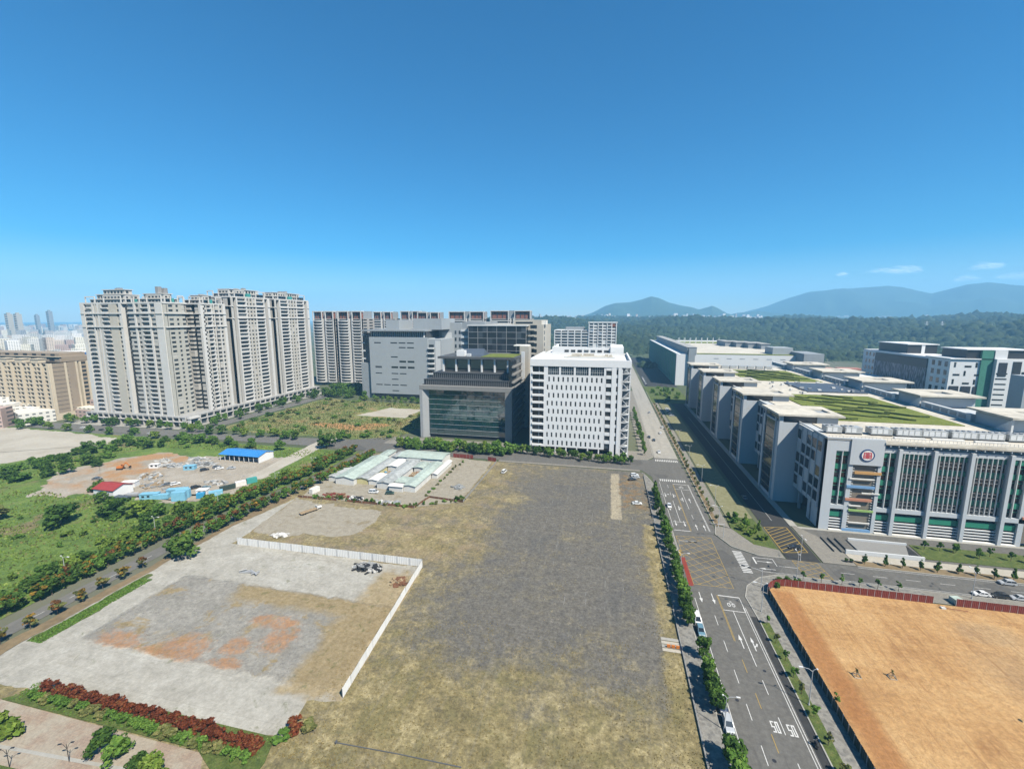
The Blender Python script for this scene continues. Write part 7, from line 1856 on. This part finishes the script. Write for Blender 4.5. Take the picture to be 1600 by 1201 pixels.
def container(label, x, y, rz, mat, l=6.0, h=2.6, grp='containers and tarps in the work yard'):
    root = thing('container', label, 'container', (x, y, .03), grp, R(rz))
    put('body', MB().box(-l / 2, -1.2, .1, l / 2, 1.2, h).mesh('body', mat), root)
    for k in range(10): put('rib', _cache.setdefault(('crib', h, mat), MB().box(-.05, -1.26, .15, .05, 1.26, h - .1).mesh('rib', mat)), root, (-l / 2 + .4 + k * (l - .8) / 9, 0, 0))
    put('door', MB().box(l / 2, -1.1, .15, l / 2 + .05, 1.1, h - .1).mesh('door', mat), root)
for lab, x, y, a, m_, l, h in (('pale blue container left of the tall blue stack', -218, 166.4, 20, 'container_blue', 7, 2.4), ('tall pale blue cabin at the near edge of the work yard', -207, 166.5, 25, 'container_blue', 6, 4.6), ('second pale blue cabin behind the tall one', -208.5, 170, 25, 'container_blue', 6, 4.4), ('bright blue tarpaulined box right of the cabins', -199.5, 171.6, 30, 'tarp_blue', 3.4, 2.6), ('pale blue container right of the tarpaulined box', -194.6, 175.6, 45, 'container_blue', 6, 2.6), ('dark container behind the pale blue one', -195.5, 183.6, 55, 'hoarding_dark', 7, 2.2), ('teal container near the right corner of the work yard', -190.6, 194.6, 55, 'teal_glassy', 5, 2.8), ('white container beside the teal one', -193, 189.6, 55, 'roof_white', 5, 2.6), ('grey flat container right of the red shed', -236.4, 166.4, 15, 'steel_grey', 6, 1.2), ('blue-grey container beside the near junction of the left road', -147.6, 190, 80, 'roof_white', 5, 2.6)):
    container(lab, x, y, a, m_, l, h)
def heap(name, label, cat, x, y, w, d, n, mats, h=1.0, grp=None, seed=0):
    """a heap of loose boards, slabs and scrap, each piece a part"""
    q = random.Random(seed + int(x)); root = thing(name, label, cat, (x, y, .03), grp)
    for k in range(n):
        a, b_, c = q.uniform(1.0, 4.2), q.uniform(.5, 2.0), q.uniform(.1, .7)
        r_ = math.sqrt(q.random()); th = q.uniform(0, 6.28)
        me = _cache.setdefault(('scrap', k % 12, mats[k % len(mats)]), MB().box(-a / 2, -b_ / 2, 0, a / 2, b_ / 2, c).mesh('scrap_piece', mats[k % len(mats)]))
        put('scrap_piece', me, root, (r_ * math.cos(th) * w / 2, r_ * math.sin(th) * d / 2, q.uniform(0, h) * (1 - r_)), rot=(q.uniform(-.25, .25), q.uniform(-.25, .25), q.uniform(0, 3.1)))
    return root
gh = 'heaps of scrap in the work yard'
for i, (lab, x, y, w, d, n, m_) in enumerate((('pale grey scrap heap in the middle left of the work yard', -262, 208, 16, 8, 46, ('scrap_pale', 'scrap')), ('long pale scrap row before the blue shed', -246, 214, 22, 9, 60, ('scrap_pale', 'scrap')), ('timber and scrap heap behind the red shed', -256, 190, 16, 10, 50, ('timber', 'scrap', 'scrap_pale')), ('grey scrap heap right of the red shed', -240, 180, 14, 9, 46, ('scrap', 'scrap_pale', 'timber')), ('scrap row beside the parked yard cars', -222, 178, 14, 5, 34, ('scrap', 'timber')), ('grey sacks and scrap in the middle right of the yard', -209, 190, 14, 6, 30, ('scrap', 'scrap_pale')), ('white scrap heap at the far left of the yard', -274, 214, 10, 6, 24, ('scrap_pale',)), ('pale scrap by the back edge of the yard', -256, 222, 18, 5, 30, ('scrap_pale', 'scrap')), ('rubble heap near the containers', -226, 170, 10, 4, 22, ('scrap', 'timber')))): heap('scrap_heap', lab, 'scrap', x, y, w, d, n, m_, 1.2, gh, i)
heap('scrap_heap', 'dark and white debris heap by the back hoarding of the concrete yard', 'scrap', -83, 132.5, 10, 5, 60, ('scrap_pale', 'scrap', 'dark_void'), 1.2, None, 3)
heap('scrap_heap', 'white bags dumped on dry grass above the hoarding', 'scrap', -131.5, 146, 7, 3, 26, ('roof_white', 'scrap_pale'), .8, None, 4)
heap('scrap_heap', 'brown debris beside the hoarding corner', 'scrap', -67, 127, 6, 5, 24, ('timber', 'rust'), .6, None, 5)
heap('scrap_heap', 'reddish debris at the near left of the shed compound', 'scrap', -133, 188, 14, 5, 46, ('hoarding_red', 'timber', 'rust'), 1.4, None, 6)
heap('scrap_heap', 'white sacks beside the reddish compound debris', 'scrap', -122, 187.4, 8, 4, 26, ('roof_white', 'dark_void', 'scrap'), 1.2, None, 7)
heap('scrap_heap', 'mixed goods in the compound court', 'scrap', -122.5, 222, 6, 18, 60, ('scrap', 'timber', 'tarp_blue', 'scrap_pale'), 1.5, None, 8)
heap('scrap_heap', 'stored timber in the right compound court', 'scrap', -106.5, 224, 5, 14, 40, ('timber', 'hoarding_red', 'scrap'), 1.2, None, 9)
heap('scrap_heap', 'grey pipes on the gravel strip right of the compound', 'scrap', -76, 212, 6, 6, 20, ('scrap',), .4, None, 10)
heap('scrap_heap', 'grey rubble in the weeds before the compound', 'scrap', -103, 186, 14, 3, 34, ('scrap_pale', 'scrap'), .7, None, 11)
# excavator
ex = thing('excavator', 'orange excavator on the bare soil left of the work yard', 'excavator', (-285, 196, .03), None, R(20))
for s in (-1, 1): put('track', MB().prism([(-1.7, s * 1.1 - .28), (1.7, s * 1.1 - .28), (1.7, s * 1.1 + .28), (-1.7, s * 1.1 + .28)], 0, .8).mesh('track', 'tyre'), ex)
put('house', MB().box(-1.6, -1.2, .9, 1.3, 1.2, 2.0).mesh('house', 'machine_orange'), ex); cb = put('cab', MB().box(.1, .2, 2.0, 1.4, 1.2, 2.9).mesh('cab', 'machine_orange'), ex); put('cab_window', MB().box(.3, .15, 2.15, 1.45, 1.25, 2.75).mesh('cab_window', 'dark_glass'), cb)
put('boom', MB().bar((1.1, -.2, 1.8), (3.4, -.2, 4.2), .45).mesh('boom', 'machine_orange'), ex); put('stick', MB().bar((3.4, -.2, 4.2), (5.2, -.2, 2.0), .35).mesh('stick', 'machine_orange'), ex); put('bucket', MB().prism([(4.9, -.7), (5.8, -.7), (5.8, .3), (4.9, .3)], 1.0, 2.0).mesh('bucket', 'tyre'), ex)
# low-bed trailer on the gravel pad, beams on the yard
tl = thing('low_trailer', 'flat low-bed trailer standing on the pale gravel pad', 'trailer', (-134.7, 168.3, .05), None, R(62))
put('deck', MB().box(-4, -1.2, .75, 4, 1.2, .95).mesh('deck', 'timber'), tl); put('gooseneck', MB().box(4, -.5, .9, 6.2, .5, 1.4).mesh('gooseneck', 'roof_white'), tl); put('headboard', MB().box(3.7, -1.2, .95, 3.95, 1.2, 2.2).mesh('headboard', 'roof_white'), tl)
for sx in (-3, -1.9):
    for s in (-1, 1): put('wheel', MB().tube([(sx, s * 1.0 - .2, .45), (sx, s * 1.0 + .2, .45)], .45, 12).mesh('wheel', 'tyre'), tl)
put('support_leg', MB().box(5, -.2, 0, 5.2, .2, .9).mesh('support_leg', 'steel_grey'), tl)
pp = thing('steel_beam_pile', 'dark steel beams lying on the concrete yard', 'beams', (-122.6, 120.5, .03), None, R(-5))
for k in range(5): put('beam', MB().bar((-3.5 + k * .8, -1 + k * .5, .2 + .12 * k), (3.2 + k * .2, 1.2 - k * .5, .25 + .12 * k), .35).mesh('beam', 'steel_grey'), pp)
put('cross_piece', MB().bar((-3.8, -.8, .7), (-2.2, 1, .7), .3).mesh('cross_piece', 'scrap_pale'), pp); put('cross_piece', MB().bar((2, -1, .7), (3.4, 1.2, .8), .3).mesh('cross_piece', 'steel_grey'), pp)
# dark pole standing for a shadow line on the grass, notice boards, stakes, bin
o = thing('shadow_line_pole', 'long thin pole coloured dark as a shadow line on the dry grass', 'pole', (-54, 70.8, 0)); put('shaft', MB().tube([(-54.1, 71, .14), (-40, 71.6, .12), (-26.3, 71.8, .14)], .11, 7).mesh('shaft', 'charcoal'), o, (54, -70.8, 0)); put('base_plate', MB().box(-54.4, 70.7, 0, -54.1, 71.3, .5).mesh('base_plate', 'charcoal'), o, (54, -70.8, 0))
o = thing('barrier_boards', 'pale gate boards and orange barriers lying beside the lot entrance', 'barrier', (19.5, 116, 0))
for k in range(4): put('board', MB().box(17.3, 113.6 + k * 1.4, .05 + .01 * k, 22.4, 114.7 + k * 1.4, .12 + .01 * k).mesh('board', ('sand', 'kerb_stone')[k % 2]), o, (-19.5, -116, 0))
for k in range(3): put('orange_barrier', MB().box(18.6 + k * 1.2, 115, .2, 19.5 + k * 1.2, 115.3, 1.0).mesh('orange_barrier', 'machine_orange'), o, (-19.5, -116, 0))
for (x, y, lab) in ((64.6, 115.3, 'wooden stake frame round the left field sapling'), (73.1, 116.7, 'wooden stake frame round the right field sapling')):
    o = thing('stake_frame', lab, 'frame', (x, y, 0), 'stake frames in the bare field')
    for k in range(4):
        a = R(45 + 90 * k); put('stake', MB().bar((math.cos(a) * 1.1, math.sin(a) * 1.1, 0), (math.cos(a) * .15, math.sin(a) * .15, 1.5), .09).mesh('stake', 'timber'), o); a2 = a + R(90)
        put('rail', MB().bar((math.cos(a) * 1.1, math.sin(a) * 1.1, .1), (math.cos(a2) * 1.1, math.sin(a2) * 1.1, .1), .1).mesh('rail', 'roof_pale'), o)
container('mint green bin at the gate of the bare field', 111.4, 155.0, 10, 'mint_roof', 2.6, 1.8, None)
o = thing('gate_bar', 'dark red gate bar lying across the field entrance', 'gate', (108, 150.4, 0)); put('bar', MB().bar((104.6, 151.8, .5), (106.2, 150.6, .5), .12).mesh('bar', 'hoarding_red'), o, (-108, -150.4, 0)); put('bar', MB().bar((106.2, 150.6, .5), (111.4, 150.2, .5), .12).mesh('bar', 'hoarding_red'), o, (-108, -150.4, 0)); put('block', MB().box(104.8, 150.6, 0, 106, 151.4, .5).mesh('block', 'roof_white'), o, (-108, -150.4, 0))
# ramp down to the factory basement
rp = thing('ramp_walls', 'pale concrete walls of the basement ramp before the factory', 'wall', (105, 187, 0))
piece('side_wall', rp, 92.5, 181.2, 0, 26, .6, 1.6, 'pale_grey'); piece('side_wall', rp, 98.5, 192.6, 0, 20.5, .5, 1.2, 'pale_grey'); b = MB(); b.prism([(98, 182), (118.6, 182), (118.6, 192.4), (98, 192.4)], .02, .5); b.build('ramp_deck', 'concrete_grey', rp); b = MB(); b.poly([(114, 182, .52), (118.6, 182, .52), (118.6, 192.4, .52)]); b.build('ramp_mouth', 'dark_void', rp)
for k in range(3): piece('rail', rp, 88.6 + k * 2.6, 181.6, 0, .16, 11.5, .7, 'charcoal')
for (x, lab) in ((89.6, 'left one'), (91.2, 'right one')):
    o = thing('planter', f'dark round planter on the corner before the factory ramp, {lab}', 'planter', (x, 174.6, .13)); put('pot', MB().tube([(0, 0, 0), (0, 0, .7)], [.5, .6], 10).mesh('pot', 'black_panel'), o); put('plant', CR['shrub_dark'][0], o, (0, 0, .6), 0, (1.3, 1.3, 1.0))

mh = MB(); c_ = arc(0, 0, .42, 0, 360, 16)[:-1]; mh.v = [(x, y, 0) for x, y in c_]; mh.f = [tuple(range(16))]; MH = mh.mesh('manhole_cover', 'black_panel')
for (x, y) in ((36.2, 87), (32.8, 101), (42.2, 112), (36.4, 131), (39, 154), (34, 172), (48, 165), (60, 165), (86, 165.5), (33, 204), (42.6, 207), (36, 231), (40, 262), (38.5, 76.5), (110, 164)): mark(MH, x, y)
# ------------------------------------------------------------------ far landmarks
def far_tower(label, px, dist, w, d, h, mat, mat2=None):
    p = dirpt(px, 497, dist, 0); root = thing('far_tower', label, 'tower', (p.x, p.y, 0)); root.rotation_euler.z = 0
    piece('shaft', root, p.x - w / 2, p.y - d / 2, 0, w, d, h, mat); piece('roof_house', root, p.x - w / 4, p.y - d / 4, h, w / 2, d / 2, h * .05, mat)
    for f in range(int(h / 9)): piece('window_band', root, p.x - w * .4, p.y - d / 2 - .4, 6 + f * 9, w * .8, .4, 3, 'dark_glass')
far_tower('pair of pale far towers on the left horizon, left one', 14, 2700, 17, 17, 108, 'beige_wall'); far_tower('pair of pale far towers on the left horizon, right one', 28, 2700, 17, 17, 108, 'beige_wall')
far_tower('tallest dark far tower standing alone on the left horizon', 78, 3400, 18, 18, 128, 'mid_grey'); far_tower('small dark far tower left of the tallest one', 58, 3500, 15, 15, 108, 'mid_grey')
def pylon(label, px, dist, h, zb):
    p = dirpt(px, 497, dist, 0); root = thing('power_pylon', label, 'pylon', (p.x, p.y, zb), 'power pylons on the wooded hills')
    for sx in (-1, 1):
        for sy in (-1, 1): put('leg', MB().bar((sx * 4, sy * 4, 0), (sx * .8, sy * .8, h), .7).mesh('leg', 'steel_white'), root)
    for k in range(3): put('cross_arm', MB().bar((-7, 0, h * (.68 + .12 * k)), (7, 0, h * (.68 + .12 * k)), .7).mesh('cross_arm', 'steel_white'), root)
    for k in range(4): z0, z1 = h * k / 5, h * (k + 1) / 5; put('brace', MB().bar((-3.6 * (1 - k / 6), -2, z0), (3.4 * (1 - k / 6), -2, z1), .5).mesh('brace', 'steel_white'), root)
pylon('left of two close power pylons on the wooded hills', 1449, 2200, 42, 38); pylon('right of two close power pylons on the wooded hills', 1473, 2200, 42, 38); pylon('power pylon on the wooded ridge further left', 1396, 2600, 40, 52); pylon('faint power pylon nearest the right edge', 1551, 2100, 38, 34)
for lab, px, dist, w in (('white warehouse roof among the trees, left one', 1270, 3000, 90), ('white warehouse roof among the trees, right one', 1305, 3000, 80), ('long thin white viaduct on the wooded ridge', 1385, 3400, 330), ('white roof among the trees below the city, left', 1089, 3600, 60), ('white roof among the trees below the city, right', 1116, 3600, 60)):
    p = dirpt(px, 500, dist, 0); a_ = math.atan2(p.x, p.y); zz = hill_z(a_, dist) + 16
    r_ = thing('far_roof', lab, 'building', (p.x, p.y, zz - 14)); r_.rotation_euler.z = -a_; put('wall', MB().box(-w / 2, -15, 0, w / 2, 15, 12).mesh('wall', 'white_wall'), r_); put('roof', MB().prism([(-w / 2 - 1, -16), (w / 2 + 1, -16), (w / 2 + 1, 16), (-w / 2 - 1, 16)], 12, 14).mesh('roof', 'roof_white'), r_)

# ------------------------------------------------------------------ small clouds over the far range
cm = bpy.data.materials.new('cloud_vapour'); cm.use_nodes = True; ct = cm.node_tree; ct.nodes.clear()
dn_, tn_, mn_, on_ = (ct.nodes.new('ShaderNode' + k) for k in ('BsdfDiffuse', 'BsdfTransparent', 'MixShader', 'OutputMaterial'))
dn_.inputs[0].default_value = (.86, .87, .88, 1); mn_.inputs[0].default_value = .028
tl_ = ct.nodes.new('ShaderNodeBsdfTranslucent'); tl_.inputs[0].default_value = (.86, .87, .88, 1); ad_ = ct.nodes.new('ShaderNodeAddShader'); ct.links.new(dn_.outputs[0], ad_.inputs[0]); ct.links.new(tl_.outputs[0], ad_.inputs[1])
ct.links.new(tn_.outputs[0], mn_.inputs[1]); ct.links.new(ad_.outputs[0], mn_.inputs[2]); ct.links.new(mn_.outputs[0], on_.inputs[0]); MAT['cloud_vapour'] = cm
def cloud(label, px, py, w, h, seed):
    """many thin nested puffs of vapour, so that the edge is soft"""
    q = random.Random(seed); c = dirpt(px, py, 19500); bm = bmesh.new(); a_ = math.atan2(c.x, c.y)
    for k in range(26):
        m = bmesh.ops.create_icosphere(bm, subdivisions=2, radius=1.0); t_ = q.uniform(-.85, .85)
        r_ = h * q.uniform(.22, .62) * math.exp(-t_ * t_ * 1.2); oz = q.uniform(-.15, .45) * h * math.exp(-t_ * t_ * 2); oy = q.uniform(-1, 1) * h
        for v in m['verts']:
            n_ = 1 + .45 * mnoise.noise(v.co * 1.6 + Vector((seed, k * 3.1, 0)))
            v.co = Vector((v.co.x * r_ * 1.7 * n_ + t_ * w * .45, v.co.y * r_ * n_ + oy, max(v.co.z, -.45) * r_ * n_ * .8 + oz))
    for f_ in bm.faces: f_.smooth = True
    me = bpy.data.meshes.new('cloud'); bm.to_mesh(me); bm.free(); me.materials.append(cm)
    o = bpy.data.objects.new('cloud', me); COL.objects.link(o); o.location = c; o.rotation_euler.z = -a_; tag(o, label, 'cloud', 'small white clouds over the far mountains'); ORG[o.name] = tuple(c)
cloud('brightest small white cloud over the dip of the far range', 1413, 425, 900, 330, 1); cloud('flat white cloud left of the brightest one', 1376, 424, 1100, 190, 2); cloud('small white cloud at the right above the far summit', 1541, 418, 800, 260, 3); cloud('small cloud just above the right far summit', 1510, 437, 620, 230, 4); cloud('faint small cloud at the right edge above the range', 1583, 432, 800, 210, 5); cloud('tiny faint cloud left of the others', 1316, 429, 300, 150, 6)

# ------------------------------------------------------------------ things that still share a label: tell them apart by their place
bpy.context.view_layer.update()
by = {}
for o in COL.objects:
    if o.parent is None and 'label' in o.keys() and o.get('kind') in (None, 'thing') and o.get('category'): by.setdefault(o['label'], []).append(o)
ci = cam.matrix_world.inverted()
def sx_(o): p = ci @ o.matrix_world.translation; return p.x / max(.1, -p.z)
for lab, os_ in by.items():
    if len(os_) > 1:
        for i, o in enumerate(sorted(os_, key=sx_)): o['label'] = f'{lab}, {ordn(i)} from the left'
